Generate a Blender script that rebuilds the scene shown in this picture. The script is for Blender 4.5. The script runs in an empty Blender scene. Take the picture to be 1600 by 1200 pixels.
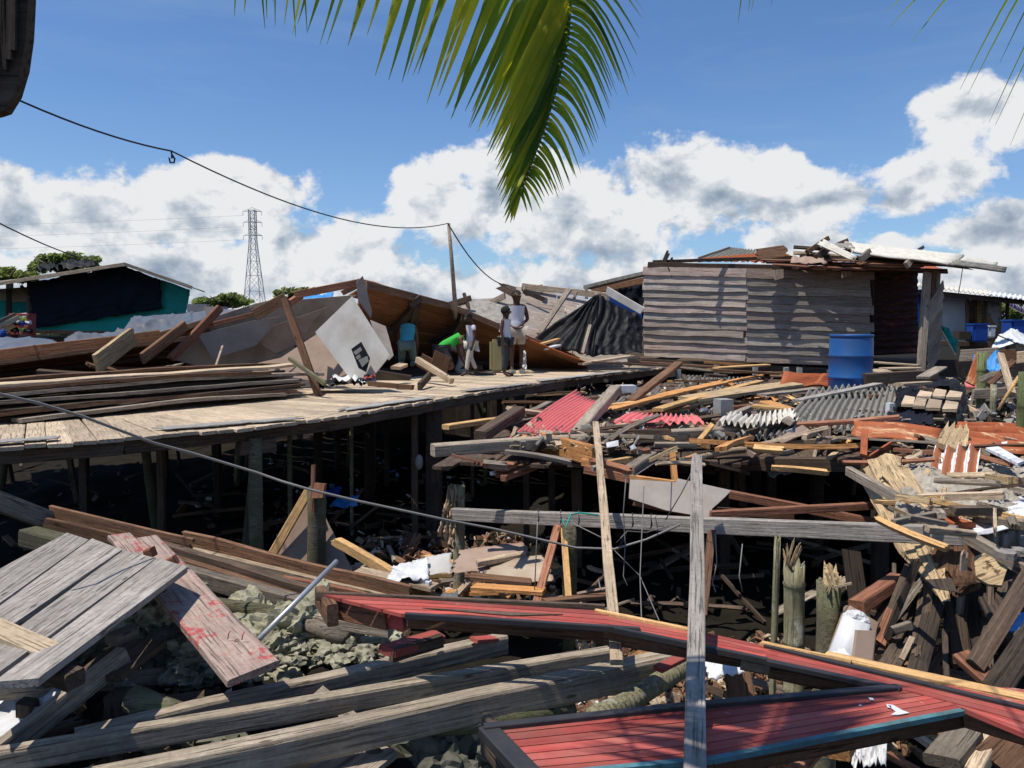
import bpy, bmesh, math, random
from mathutils import Vector, Matrix, noise as mnoise
random.seed(7)
V = Vector
SC = bpy.context.scene
COL = SC.collection
# ---------------------------------------------------------------- camera
EYE = 3.0                      # eye height over the mud datum
FPX = 1202.0                   # focal length in photograph pixels (1600 wide)
PITCH = math.atan(95.0 / FPX)
cam_d = bpy.data.cameras.new("camera"); cam = bpy.data.objects.new("camera", cam_d); COL.objects.link(cam)
cam_d.sensor_width = 36.0; cam_d.lens = 36.0 * FPX / 1600.0
cam_d.clip_start = 0.05; cam_d.clip_end = 6000
cam.location = (0, 0, EYE); cam.rotation_euler = (math.pi / 2 - PITCH, 0, 0)
SC.camera = cam
# ---------------------------------------------------------------- sun and sky
SUN_EL, SUN_AZ = 69.0, -113.0   # azimuth measured from +Y (view direction) towards +X
sd = V((math.sin(math.radians(SUN_AZ)) * math.cos(math.radians(SUN_EL)),
        math.cos(math.radians(SUN_AZ)) * math.cos(math.radians(SUN_EL)), math.sin(math.radians(SUN_EL))))
sl = bpy.data.lights.new("sun", 'SUN'); sl.energy = 5.0; sl.angle = math.radians(0.5); sl.color = (1.0, 0.94, 0.85)
so = bpy.data.objects.new("sun", sl); COL.objects.link(so)
so.rotation_euler = sd.to_track_quat('Z', 'Y').to_euler(); so.location = (-20, 0, 40)
SC.view_settings.view_transform = 'Standard'; SC.view_settings.look = 'None'
SC.view_settings.exposure = 0.0; SC.view_settings.gamma = 1.0; SC.view_settings.use_curve_mapping = False
SC.cycles.max_bounces = 6; SC.cycles.diffuse_bounces = 2; SC.cycles.transparent_max_bounces = 8

world = bpy.data.worlds.new("World"); SC.world = world; world.use_nodes = True
class NT:
    """tiny node-graph helper"""
    def __init__(s, nt): s.nt = nt; nt.nodes.clear()
    def n(s, t, **k):
        x = s.nt.nodes.new(t)
        for a, b in k.items(): setattr(x, a, b)
        return x
    def put(s, sock, v):
        if v is None: return
        if hasattr(v, 'is_output') or isinstance(v, bpy.types.NodeSocket): s.nt.links.new(v, sock)
        else:
            if hasattr(sock.default_value, '__len__') and not hasattr(v, '__len__'): v = [v] * len(sock.default_value)
            if hasattr(v, '__len__') and len(v) == 3 and len(sock.default_value) == 4: v = (*v, 1)
            sock.default_value = v
    def m(s, op, a, b=None, c=None, clamp=False):
        x = s.n('ShaderNodeMath', operation=op, use_clamp=clamp)
        s.put(x.inputs[0], a)
        if b is not None: s.put(x.inputs[1], b)
        if c is not None: s.put(x.inputs[2], c)
        return x.outputs[0]
    def vm(s, op, a, b=None):
        x = s.n('ShaderNodeVectorMath', operation=op); s.put(x.inputs[0], a)
        if b is not None: s.put(x.inputs[1], b)
        return x.outputs[0]
    def mix(s, f, a, b, mode='MIX'):
        x = s.n('ShaderNodeMix', data_type='RGBA', blend_type=mode)
        s.put(x.inputs[0], f); s.put(x.inputs[6], a); s.put(x.inputs[7], b); return x.outputs[2]
    def noise(s, vec, scale, detail=4, rough=.55, dist=0, out=0):
        x = s.n('ShaderNodeTexNoise'); s.put(x.inputs['Vector'], vec)
        x.inputs['Scale'].default_value = scale; x.inputs['Detail'].default_value = detail
        x.inputs['Roughness'].default_value = rough; x.inputs['Distortion'].default_value = dist
        return x.outputs[out]
    def ramp(s, f, stops):
        x = s.n('ShaderNodeValToRGB'); s.put(x.inputs[0], f); e = x.color_ramp.elements
        while len(e) < len(stops): e.new(.5)
        for q, (p, c) in zip(e, stops):
            q.position = p; q.color = (*c, 1) if hasattr(c, '__len__') else (c, c, c, 1)
        return x.outputs[0]
    def mr(s, v, a, b, c=0, d=1, smooth=False):
        x = s.n('ShaderNodeMapRange'); x.clamp = True
        if smooth: x.interpolation_type = 'SMOOTHSTEP'
        s.put(x.inputs[0], v); x.inputs[1].default_value = a; x.inputs[2].default_value = b
        x.inputs[3].default_value = c; x.inputs[4].default_value = d
        return x.outputs[0]

def azel(px, py):
    u = (px - 800) / FPX; v = (600 - py) / FPX
    d = V((u, math.cos(PITCH) + v * math.sin(PITCH), -math.sin(PITCH) + v * math.cos(PITCH))).normalized()
    return math.atan2(d.x, d.y), math.asin(d.z)

def build_world():
    g = NT(world.node_tree)
    out = g.n('ShaderNodeOutputWorld')
    sky = g.n('ShaderNodeTexSky', sky_type='NISHITA'); sky.sun_disc = False
    sky.sun_elevation = math.radians(SUN_EL); sky.sun_rotation = math.radians(SUN_AZ)
    sky.air_density = 1.0; sky.dust_density = 0.3; sky.ozone_density = 2.2
    tc = g.n('ShaderNodeTexCoord').outputs['Generated']
    d = g.vm('NORMALIZE', tc)
    sp = g.n('ShaderNodeSeparateXYZ'); g.put(sp.inputs[0], d); X, Y, Z = sp.outputs
    az = g.m('ARCTAN2', X, Y); el = g.m('ARCSINE', Z)
    # cumulus heaps: (pixel centre, half width, half height)
    blobs = [(40, 340, 140, 72), (150, 345, 120, 68), (300, 335, 140, 90), (420, 300, 100, 60), (480, 400, 180, 90), (700, 300, 100, 85), (780, 300, 120, 90),
             (900, 330, 200, 95), (1080, 300, 170, 95), (1190, 290, 90, 65), (1290, 310, 130, 60), (1450, 280, 110, 50), (1420, 300, 60, 60),
             (1525, 165, 95, 52), (1600, 190, 60, 50), (1590, 360, 150, 50), (1390, 385, 45, 26), (1250, 380, 120, 35), (80, 430, 130, 45), (280, 420, 260, 60)]
    rnd = random.Random(3)
    gen = []
    for k in range(0, 16, 2):     # the same kind of heaps all round the horizon outside the frame
        a = math.radians(48 + k * 17.2 + rnd.uniform(-5, 5)); gen.append((a if a < math.pi else a - 2 * math.pi, math.radians(rnd.uniform(6, 10)), math.radians(rnd.uniform(7, 12)), math.radians(rnd.uniform(3.5, 6))))
    items = []
    for (x, y, w, h) in blobs:
        a, e = azel(x, y); items.append((a, e, w / FPX, h / FPX))
    items += gen
    field = None
    for (a, e, ra, re) in items:
        dx = g.m('MULTIPLY', g.m('SUBTRACT', az, a), 1 / ra); dy = g.m('MULTIPLY', g.m('SUBTRACT', el, e), 1 / re)
        r2 = g.m('ADD', g.m('MULTIPLY', dx, dx), g.m('MULTIPLY', dy, dy))
        v = g.m('SUBTRACT', 1.0, g.m('SQRT', r2))
        field = v if field is None else g.m('SMOOTH_MAX', field, v, 0.25)
    band = g.mr(el, math.radians(3.0), math.radians(8.0), 0.75, -1.0)
    field = g.m('SMOOTH_MAX', field, band, 0.3)
    def dens(shift):
        p = g.vm('ADD', d, shift) if shift else d
        q = g.vm('MULTIPLY', p, (1, 1, 1.35))
        n1 = g.noise(q, 9.0, 12, .58, .2)
        n2 = g.noise(q, 30, 8, .62, 0)
        return g.m('ADD', g.m('MULTIPLY', g.m('SUBTRACT', n1, .5), 3.0), g.m('MULTIPLY', g.m('SUBTRACT', n2, .5), 1.1))
    f0 = dens(None); f1 = dens((-.022, 0, .035))
    tot = g.m('ADD', g.m('SUBTRACT', g.m('MULTIPLY', field, 1.35), .20), f0)
    mask = g.mr(tot, -0.04, 0.34, 0, 1, True)
    # lit side minus next sample towards the sun = billow relief
    rel = g.m('SUBTRACT', f0, f1)
    core = g.mr(tot, 0.35, 2.0, 0, 1)
    big = g.noise(g.vm('MULTIPLY', g.vm('ADD', d, (.03, 0, -.03)), (1, 1, 2.2)), 6.0, 4, .5)
    lit = g.m('ADD', g.m('MULTIPLY', rel, .62), g.m('SUBTRACT', 1.14, g.m('MULTIPLY', core, .74)))
    lit = g.m('ADD', lit, g.m('MULTIPLY', g.m('SUBTRACT', big, .54), 1.1))
    q3 = g.vm('MULTIPLY', d, (1, 1, 1.3)); r3 = g.m('SUBTRACT', g.noise(q3, 12, 8, .55, .3), g.noise(g.vm('ADD', q3, (-.014, 0, .022)), 12, 8, .55, .3))
    lit = g.m('ADD', lit, g.m('MULTIPLY', r3, 2.1))
    lit = g.m('SUBTRACT', lit, g.mr(el, math.radians(9), 0, 0, .22))
    ccol = g.ramp(lit, [(0.0, (.22, .29, .40)), (.35, (.36, .44, .55)), (.62, (.56, .63, .72)), (.95, (.95, .96, .98))])
    # thin high veil
    vq = g.vm('MULTIPLY', d, (1.2, 1.2, 7))
    veil = g.m('MULTIPLY', g.mr(g.noise(vq, 2.2, 6, .6, .4), .45, .78), 0.32)
    haze = g.mr(el, 0, math.radians(16), .30, 0)
    skycol = g.mix(1.0, sky.outputs[0], (0.72, 0.93, 1.18), 'MULTIPLY')
    b1 = g.n('ShaderNodeBackground'); g.put(b1.inputs[0], skycol); b1.inputs[1].default_value = 0.110
    white = g.n('ShaderNodeBackground'); g.put(white.inputs[0], (.50, .70, .98)); white.inputs[1].default_value = 0.72
    cl = g.n('ShaderNodeBackground'); g.put(cl.inputs[0], ccol); cl.inputs[1].default_value = 0.87
    m1 = g.n('ShaderNodeMixShader'); g.put(m1.inputs[0], g.m('MAXIMUM', veil, haze)); g.put(m1.inputs[1], b1.outputs[0]); g.put(m1.inputs[2], white.outputs[0])
    m2 = g.n('ShaderNodeMixShader'); g.put(m2.inputs[0], mask); g.put(m2.inputs[1], m1.outputs[0]); g.put(m2.inputs[2], cl.outputs[0])
    g.put(out.inputs[0], m2.outputs[0])
build_world()

# ---------------------------------------------------------------- places: photograph pixel + distance -> point in the place
def ray(px, py):
    u = (px - 800) / FPX; v = (600 - py) / FPX
    return V((u, math.cos(PITCH) + v * math.sin(PITCH), -math.sin(PITCH) + v * math.cos(PITCH)))
def P(px, py, d):
    r = ray(px, py); return V((0, 0, EYE)) + r * (d / r.y)
def PZ(px, py, z):
    r = ray(px, py); return V((0, 0, EYE)) + r * ((z - EYE) / r.z)
def to_px(p):
    q = V(p) - V((0, 0, EYE)); f = V((0, math.cos(PITCH), -math.sin(PITCH))); u = V((0, math.sin(PITCH), math.cos(PITCH)))
    z = max(q.dot(f), .01); return 800 + q.x / z * FPX, 600 - q.dot(u) / z * FPX

# ---------------------------------------------------------------- materials
MATS = {}
def mat(name, fn):
    if name in MATS: return MATS[name]
    m = bpy.data.materials.new(name); m.use_nodes = True; g = NT(m.node_tree)
    o = g.n('ShaderNodeOutputMaterial'); b = g.n('ShaderNodeBsdfPrincipled'); g.put(o.inputs[0], b.outputs[0])
    fn(g, b, o); MATS[name] = m; return m
def base(g, b, col, rough=.8, spec=.3, bump=None, bd=.02, bs=.6):
    g.put(b.inputs['Base Color'], col); g.put(b.inputs['Roughness'], rough); b.inputs['Specular IOR Level'].default_value = spec
    if bump is not None:
        x = g.n('ShaderNodeBump'); x.inputs['Strength'].default_value = bs; x.inputs['Distance'].default_value = bd
        g.put(x.inputs['Height'], bump); g.put(b.inputs['Normal'], x.outputs[0])
def objco(g, sc=(1, 1, 1), rnd=9.0):
    tc = g.n('ShaderNodeTexCoord').outputs['Object']
    oi = g.n('ShaderNodeObjectInfo').outputs['Random']
    v = g.vm('MULTIPLY', tc, sc)
    off = g.n('ShaderNodeCombineXYZ'); q = g.m('MULTIPLY', oi, rnd); g.put(off.inputs[0], q); g.put(off.inputs[1], g.m('MULTIPLY', q, 3.7)); g.put(off.inputs[2], q)
    return g.vm('ADD', v, off.outputs[0]), oi
def wood(name, light, dark, fleck=None, var=.35, rough=.85, moss=None, axis=0, fl=.62, gs=1.0):
    def fn(g, b, o):
        s = [48 * gs, 48 * gs, 48 * gs]; s[axis] = 1.8 * gs
        v, oi = objco(g, tuple(s)); v2, _ = objco(g, (1, 1, 1))
        n = g.noise(v, 1.0, 8, .72, .35); n2 = g.noise(v2, 3.2, 5, .6)
        c = g.mix(g.mr(n, .32, .68), dark, light)
        crack = g.mr(g.noise(v, 2.1, 4, .6, .3), .57, .64)
        grit = g.mr(g.noise(v2, 38, 5, .75), .3, .7, .84, 1.36)
        cc = g.n('ShaderNodeCombineXYZ')
        for q_ in range(3): g.put(cc.inputs[q_], grit)
        c = g.mix(1.0, c, cc.outputs[0], 'MULTIPLY')
        c = g.mix(g.mr(g.noise(v2, 1.3, 6, .65), .54, .72, 0, .35), c, tuple(x * .55 for x in dark))
        c = g.mix(g.m('MULTIPLY', crack, .72), c, tuple(x * .3 for x in dark))
        blot = g.mr(n2, .36, .62)
        c = g.mix(g.m('MULTIPLY', g.m('SUBTRACT', 1, blot), .5), c, tuple((x + y) * .32 for x, y in zip(dark, light)))
        if fleck: c = g.mix(g.mr(g.noise(v2, 11, 4, .7), fl, fl + .08), c, fleck)
        if moss: c = g.mix(g.mr(g.noise(v2, 5, 5, .7), .45, .62), c, moss)
        vor = g.n('ShaderNodeTexVoronoi'); g.put(vor.inputs['Vector'], g.vm('MULTIPLY', v2, (3, 9, 9))); vor.inputs['Scale'].default_value = 1.0
        c = g.mix(g.mr(vor.outputs['Distance'], .06, .10, .75, 0), c, tuple(x * .25 for x in dark))
        br = g.mr(oi, 0, 1, 1 - var, 1 + var); h = g.n('ShaderNodeHueSaturation'); g.put(h.inputs['Color'], c); g.put(h.inputs['Value'], br)
        h.inputs['Saturation'].default_value = 1.0
        base(g, b, h.outputs[0], rough, .2, g.m('SUBTRACT', g.m('ADD', n, g.m('MULTIPLY', n2, .4)), g.m('MULTIPLY', crack, .5)), .008, .9)
    return mat(name, fn)
M = {}
M['grey'] = wood('weathered_grey_wood', (.36, .30, .235), (.15, .12, .09))
M['beamw'] = wood('sun_bleached_beam_wood', (.46, .385, .29), (.20, .155, .11), var=.12)
M['grey2'] = wood('silver_grey_wood', (.41, .37, .33), (.20, .18, .155), var=.16)
M['deck'] = wood('deck_wood', (.60, .475, .335), (.40, .31, .215), var=.2)
M['brown'] = wood('brown_wood', (.24, .13, .075), (.11, .06, .035))
M['redbrown'] = wood('reddish_wood', (.37, .17, .10), (.20, .085, .05))
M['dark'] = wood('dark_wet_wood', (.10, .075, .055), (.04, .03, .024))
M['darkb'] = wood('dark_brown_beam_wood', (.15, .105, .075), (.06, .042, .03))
M['ceil'] = wood('brown_ceiling_wood', (.33, .15, .07), (.17, .07, .035), var=.2)
M['yellow'] = wood('fresh_yellow_wood', (.72, .46, .21), (.52, .29, .11), var=.15)
M['orange'] = wood('fresh_orange_wood', (.66, .34, .13), (.42, .18, .06), var=.15)
M['pale'] = wood('pale_plank_wood', (.60, .47, .33), (.38, .28, .18), var=.25)
M['rot'] = wood('splintered_rotten_wood', (.62, .47, .27), (.30, .20, .11), fleck=(.10, .06, .03), var=.1)
M['moss'] = wood('mossy_wood', (.20, .18, .12), (.08, .07, .045), moss=(.105, .11, .05))
M['bamboo'] = wood('old_bamboo', (.30, .27, .17), (.16, .15, .08), fleck=(.36, .35, .30), var=.2, axis=2, fl=.56)
M['greenbamboo'] = wood('green_bamboo', (.17, .20, .09), (.09, .11, .045), fleck=(.3, .3, .22), axis=2)
M['stain'] = wood('red_stained_wood', (.40, .31, .26), (.25, .17, .14), fleck=(.36, .075, .075), fl=.56)
M['shackw'] = wood('shack_board_wood', (.46, .385, .32), (.29, .235, .19), var=.24, gs=.55)
M['shackr'] = wood('reddish_shack_board_wood', (.42, .33, .28), (.26, .195, .16), var=.2, gs=.55)
M['shackg'] = wood('grey_shack_board_wood', (.40, .35, .30), (.23, .20, .17), var=.26, gs=.55)
def redpaint(g, b, o):
    v, oi = objco(g, (2, 22, 22)); v2, _ = objco(g)
    n = g.noise(v, 1, 5, .6); n2 = g.noise(v2, 4, 8, .7)
    c = g.mix(g.mr(n, .3, .7), (.29, .026, .018), (.50, .062, .042))
    c = g.mix(g.m('MULTIPLY', g.mr(g.noise(v2, 7, 8, .8), .48, .72), .6), c, (.17, .05, .045))
    c = g.mix(g.m('MULTIPLY', g.mr(g.noise(v2, 2.6, 7, .75), .42, .72), .6), c, (.36, .15, .11))
    c = g.mix(g.mr(n2, .64, .67), c, (.34, .25, .19))
    h = g.n('ShaderNodeHueSaturation'); g.put(h.inputs['Color'], c); g.put(h.inputs['Value'], g.mr(oi, 0, 1, .70, 1.15)); h.inputs['Saturation'].default_value = .93
    base(g, b, h.outputs[0], .8, .2, n, .003, .6)
M['red'] = mat('worn_red_paint', redpaint)
def plain(name, col, rough=.7, var=.12, nscale=4, dirt=(.1, .08, .06), da=.4, spec=.3, metal=0, bs=.4):
    def fn(g, b, o):
        v, oi = objco(g); n = g.noise(v, nscale, 7, .65)
        c = g.mix(g.m('MULTIPLY', g.mr(n, .42, .75), da), col, dirt)
        h = g.n('ShaderNodeHueSaturation'); g.put(h.inputs['Color'], c); g.put(h.inputs['Value'], g.mr(oi, 0, 1, 1 - var, 1 + var))
        base(g, b, h.outputs[0], rough, spec, n, .008, bs); b.inputs['Metallic'].default_value = metal
    return mat(name, fn)
M['black_trim'] = plain('black_painted_trim', (.028, .028, .032), .5, 0)
M['cyan_trim'] = plain('turquoise_paint', (.075, .21, .24), .7, 0, 14, (.07, .06, .05), .95)
M['felt'] = plain('grey_mineral_felt', (.33, .32, .30), .95, .15, 60, (.10, .10, .09), .8)
M['blacktarp'] = plain('black_plastic', (.007, .007, .008), .58, .1, 3, (.018, .018, .02), .4, .2)
M['blacknet'] = plain('black_shade_net', (.012, .014, .022), .9, 0, 2, (.02, .022, .03), .5, .1)
M['greennet'] = plain('green_shade_net', (.012, .27, .22), .8, .1, 3, (.02, .18, .15), .4)
M['silver'] = plain('silver_plastic', (.13, .135, .14), .36, .08, 3, (.07, .07, .075), .7, .5)
M['whiteboard'] = plain('grimy_white_panel', (.50, .49, .46), .85, .06, 2.5, (.30, .26, .21), .75)
M['cream'] = plain('cream_ceiling_panel', (.44, .36, .27), .85, .1, 2.5, (.22, .15, .10), .8)
M['plyg'] = plain('grey_plywood', (.34, .30, .265), .85, .1, 5, (.20, .16, .13), .6)
M['plyb'] = plain('brown_plywood', (.36, .26, .20), .85, .1, 5, (.2, .13, .09), .6)
M['fibre'] = plain('fibre_cement', (.28, .26, .23), .9, .15, 9, (.10, .10, .085), .9)
M['fibre_l'] = plain('pale_fibre_cement', (.62, .59, .52), .85, .08, 8, (.30, .27, .22), .6)
M['pink'] = plain('faded_pink_red_sheet', (.68, .17, .17), .75, .08, 6, (.50, .12, .12), .6)
M['white'] = plain('white_plastic', (.62, .63, .64), .5, .05, 5, (.4, .39, .37), .5)
M['mud'] = plain('wet_mud', (.020, .017, .013), .95, 0, 2.5, (.009, .008, .006), .8, .05)
M['rock'] = plain('lichen_concrete', (.37, .35, .25), .95, .15, 16, (.085, .085, .045), 1.0, .1, 0, 1.0)
M['rockd'] = plain('dark_rubble', (.13, .125, .10), .95, .3, 8, (.04, .045, .02), .9, .1)
M['blue'] = plain('blue_barrel_plastic', (.010, .085, .28), .42, 0, 3, (.055, .075, .11), .55, .45, 0, .15)
M['bluec'] = plain('blue_plastic', (.01, .06, .30), .5, .1, 5, (.02, .05, .2), .3)
M['bluetarp'] = plain('bright_blue_tarp', (.03, .22, .55), .4, .1, 5, (.3, .5, .7), .5)
M['wire'] = plain('black_cable', (.018, .018, .02), .6, 0)
M['wireg'] = plain('grey_cable', (.20, .19, .18), .5, .2)
M['steel'] = plain('galvanised_steel', (.45, .46, .47), .45, .1, 8, (.25, .2, .16), .5, .5, .6)
M['pylon'] = plain('dull_tower_steel', (.40, .42, .45), .7, 0)
M['cellblock'] = plain('grey_concrete_block', (.32, .32, .30), .95, .1, 10)
M['skin'] = plain('dark_brown_skin', (.075, .035, .022), .5, .1, 10, (.05, .025, .018), .3)
M['skin2'] = plain('brown_skin', (.16, .08, .05), .55, .1, 10, (.1, .05, .03), .3)
M['hair'] = plain('black_hair', (.01, .009, .008), .9, 0)
M['clw'] = plain('white_cotton', (.62, .63, .68), .9, .03, 6, (.45, .46, .5), .5, .1)
M['clt'] = plain('pale_grey_cotton', (.50, .48, .44), .9, .03, 6, (.36, .34, .3), .5, .1)
M['cls'] = plain('sand_cotton', (.42, .36, .29), .9, .03, 6, (.3, .25, .2), .5, .1)
M['cld'] = plain('charcoal_denim', (.045, .05, .055), .9, .03, 12, (.09, .09, .1), .5, .1)
M['clc'] = plain('cyan_cotton', (.09, .42, .52), .9, .03, 6, (.06, .3, .4), .5, .1)
M['clg'] = plain('bright_green_cotton', (.05, .36, .06), .9, .03, 6, (.04, .4, .05), .5, .1)
M['clb'] = plain('faded_green_cotton', (.16, .22, .19), .9, .03, 6, (.1, .14, .12), .5, .1)
M['jug'] = plain('cloudy_yellow_plastic', (.34, .30, .15), .5, .03, 6, (.3, .25, .12), .5, .4)
def rustm(name, pale, amt):
    def fn(g, b, o):
        v, oi = objco(g, (1.2, 5, 5)); n = g.noise(v, 1.3, 9, .7, .3)
        c = g.mix(g.mr(n, amt, amt + .10), pale, (.36, .10, .035))
        c = g.mix(g.mr(g.noise(v, 4, 5, .7), .5, .75), c, (.16, .045, .025))
        base(g, b, c, .7, .3, n, .006, .5)
    return mat(name, fn)
M['rust'] = rustm('rusty_sheet', (.70, .50, .28), .36)
M['rustw'] = rustm('rusty_white_sheet', (.80, .80, .78), .50)
M['rustk'] = rustm('shaded_rust_sheet', (.030, .010, .008), .62)  # interior shade of the shack is put into this near-black colour
M['rustd'] = rustm('dark_rust_sheet', (.22, .07, .045), .30)
def stripm(g, b, o):
    tc = g.n('ShaderNodeTexCoord').outputs['Object']; v, oi = objco(g); sp = g.n('ShaderNodeSeparateXYZ'); g.put(sp.inputs[0], tc)
    w = g.m('SINE', g.m('MULTIPLY', sp.outputs[0], 2 * math.pi * 4 / .34)); n = g.noise(v, 9, 6, .7)
    f = g.mr(g.m('ADD', w, g.m('MULTIPLY', g.m('SUBTRACT', n, .5), 3.0)), -.1, .1); base(g, b, g.mix(f, (.70, .71, .72), (.30, .10, .045)), .7, .3, n, .004)
M['stripr'] = mat('striped_rust_sheet', stripm)
M['zinc'] = rustm('bright_zinc_sheet', (.66, .70, .74), .74)
def leafm(name, c1, c2, trans):
    def fn(g, b, o):
        v, oi = objco(g); n = g.noise(v, 5, 4, .6); n3 = g.noise(v, .9, 2, .5)
        c = g.mix(g.mr(n, .35, .65), c1, c2)
        base(g, b, c, .5, .35)
        t = g.n('ShaderNodeBsdfTranslucent'); g.put(t.inputs[0], g.mix(.5, c, trans)); mx = g.n('ShaderNodeMixShader'); mx.inputs[0].default_value = .68
        g.put(mx.inputs[1], b.outputs[0]); g.put(mx.inputs[2], t.outputs[0]); g.put(o.inputs[0], mx.outputs[0])
    return mat(name, fn)
M['leaf'] = leafm('tree_leaf', (.10, .14, .045), (.24, .28, .10), (.34, .42, .10))
M['frond'] = leafm('palm_leaflet', (.16, .28, .025), (.62, .55, .04), (.95, .92, .04))
M['frondg'] = leafm('green_palm_leaflet', (.06, .15, .02), (.18, .27, .03), (.45, .62, .03))
M['trunk'] = wood('tree_bark', (.20, .16, .12), (.10, .08, .06), axis=2)

# ---------------------------------------------------------------- naming
LAND = []   # landmarks used to word where a loose piece lies
USED = {}
def thing(o, label, cat, group=None):
    o['label'] = label; o['category'] = cat
    if group: o['group'] = group
    return o
def struct(o): o['kind'] = 'structure'; return o
def stuff(o, label=None, cat=None):
    o['kind'] = 'stuff'
    if label: o['label'] = label
    if cat: o['category'] = cat
    return o
def empty(name, loc=(0, 0, 0)):
    o = bpy.data.objects.new(name, None); o.location = loc; o.empty_display_size = .1; COL.objects.link(o); return o
def setp(c, p):
    """parent keeping the world place"""
    if p is not None:
        mw = c.matrix_basis.copy(); c.parent = p; c.matrix_basis = world_of(p).inverted() @ mw
def world_of(o):
    m = o.matrix_basis.copy(); q = o.parent
    while q: m = q.matrix_basis @ m; q = q.parent
    return m
def link(name, verts, faces, m, mtx=None, parent=None, smooth=False):
    me = bpy.data.meshes.new(name); me.from_pydata([tuple(v) for v in verts], [], faces); me.materials.append(m)
    if smooth: me.polygons.foreach_set('use_smooth', [True] * len(me.polygons))
    me.update(); o = bpy.data.objects.new(name, me); COL.objects.link(o)
    if mtx is not None: o.matrix_basis = mtx
    setp(o, parent); return o
def frame(a, b, wdir=None, roll=0):
    """local X along a->b, Y = width direction, Z = thickness"""
    a, b = V(a), V(b); x = (b - a).normalized()
    if wdir is None:
        wdir = V((0, 0, 1)).cross(x)
        if wdir.length < .1: wdir = V((1, 0, 0))
    y = V(wdir) - x * V(wdir).dot(x); y.normalize(); z = x.cross(y)
    m = Matrix((x, y, z)).transposed().to_4x4()
    if roll: m = m @ Matrix.Rotation(roll, 4, 'X')
    m.translation = a; return m
def plank(name, a, b, w, t, m, wdir=None, roll=0, bend=0, twist=0, jag=(0, 0), parent=None, taper=1.0, wob=.007, rnd=None, cham=.12):
    """sawn piece between two points: chamfered section, slight wobble, ends cut askew or splintered"""
    R = rnd or random; a, b = V(a), V(b); L = (b - a).length; mt = frame(a, b, wdir, roll)
    jagged = jag[0] > 0 or jag[1] > 0
    ny = 7 if jagged else 1
    nx = max(1, min(10, int(L / .45) + (1 if bend or twist else 0) + (2 if jagged else 0)))
    ring = []   # section outline (y,z) in unit half sizes
    c = cham
    if ny == 1: ring = [(-1 + c, -1), (1 - c, -1), (1, -1 + 2 * c), (1, 1 - 2 * c), (1 - c, 1), (-1 + c, 1), (-1, 1 - 2 * c), (-1, -1 + 2 * c)]
    else:
        ring = [(-1 + 2 * i / ny, -1) for i in range(ny + 1)] + [(1 - 2 * i / ny, 1) for i in range(ny + 1)]
    k = len(ring); vs = []; seed = R.random() * 50
    s0, s1 = R.uniform(-.25, .25) * w, R.uniform(-.25, .25) * w
    jr = {}
    for e in (0, 1):
        for i in range(ny + 1): jr[(e, i)] = R.random() * jag[e]
    for i in range(nx + 1):
        f = i / nx; wy = w * .5 * (1 + (taper - 1) * f); tz = t * .5
        oy = mnoise.noise(V((f * L * 1.6, seed, 0))) * wob * 1.4; oz = mnoise.noise(V((f * L * 1.3, seed, 9))) * wob + bend * (1 - (2 * f - 1) ** 2)
        ww = 1 + mnoise.noise(V((f * L * 3, seed, 4))) * .08
        tw = twist * f; ct, st = math.cos(tw), math.sin(tw)
        for j, (y, z) in enumerate(ring):
            x = f * L
            if i == 0: x += s0 * y * .5 + (jr[(0, j if j <= ny else 2 * ny + 1 - j)] if jagged and jag[0] else 0)
            if i == nx: x += s1 * y * .5 - (jr[(1, j if j <= ny else 2 * ny + 1 - j)] if jagged and jag[1] else 0)
            yy, zz = y * wy * ww, z * tz
            vs.append((x, yy * ct - zz * st + oy, yy * st + zz * ct + oz))
    fs = []
    for i in range(nx):
        for j in range(k): fs.append((i * k + j, i * k + (j + 1) % k, (i + 1) * k + (j + 1) % k, (i + 1) * k + j))
    if ny == 1: fs += [tuple(range(k))[::-1], tuple(range(nx * k, nx * k + k))]
    else:
        for e, o0 in ((0, 0), (1, nx * k)):
            for i in range(ny):
                q = (o0 + i, o0 + i + 1, o0 + 2 * ny - i, o0 + 2 * ny + 1 - i); fs.append(q[::-1] if e == 0 else q)
    return link(name, vs, fs, m, mt, parent)
def tube(name, pts, r, m, parent=None, seg=6, radii=None, smooth=True, caps=True, local=True):
    pts = [V(p) for p in pts]; vs = []; fs = []; n = len(pts); prev = None; o0 = pts[0].copy() if local else V((0, 0, 0))
    for i, p in enumerate(pts):
        t = (pts[min(i + 1, n - 1)] - pts[max(i - 1, 0)]).normalized()
        ref = prev if prev is not None else (V((0, 0, 1)) if abs(t.z) < .9 else V((1, 0, 0)))
        x = (ref - t * ref.dot(t)).normalized(); y = t.cross(x); prev = x
        rr = radii[i] if radii else r
        for k in range(seg):
            a = 2 * math.pi * k / seg; vs.append(p - o0 + x * math.cos(a) * rr + y * math.sin(a) * rr)
    for i in range(n - 1):
        for k in range(seg): fs.append((i * seg + k, i * seg + (k + 1) % seg, (i + 1) * seg + (k + 1) % seg, (i + 1) * seg + k))
    if caps: fs += [tuple(range(seg))[::-1], tuple(range((n - 1) * seg, n * seg))]
    return link(name, vs, fs, m, Matrix.Translation(o0), parent, smooth)
def sag(a, b, s, n=16):
    a, b = V(a), V(b); return [a.lerp(b, i / n) - V((0, 0, s * 4 * (i / n) * (1 - i / n))) for i in range(n + 1)]
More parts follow.
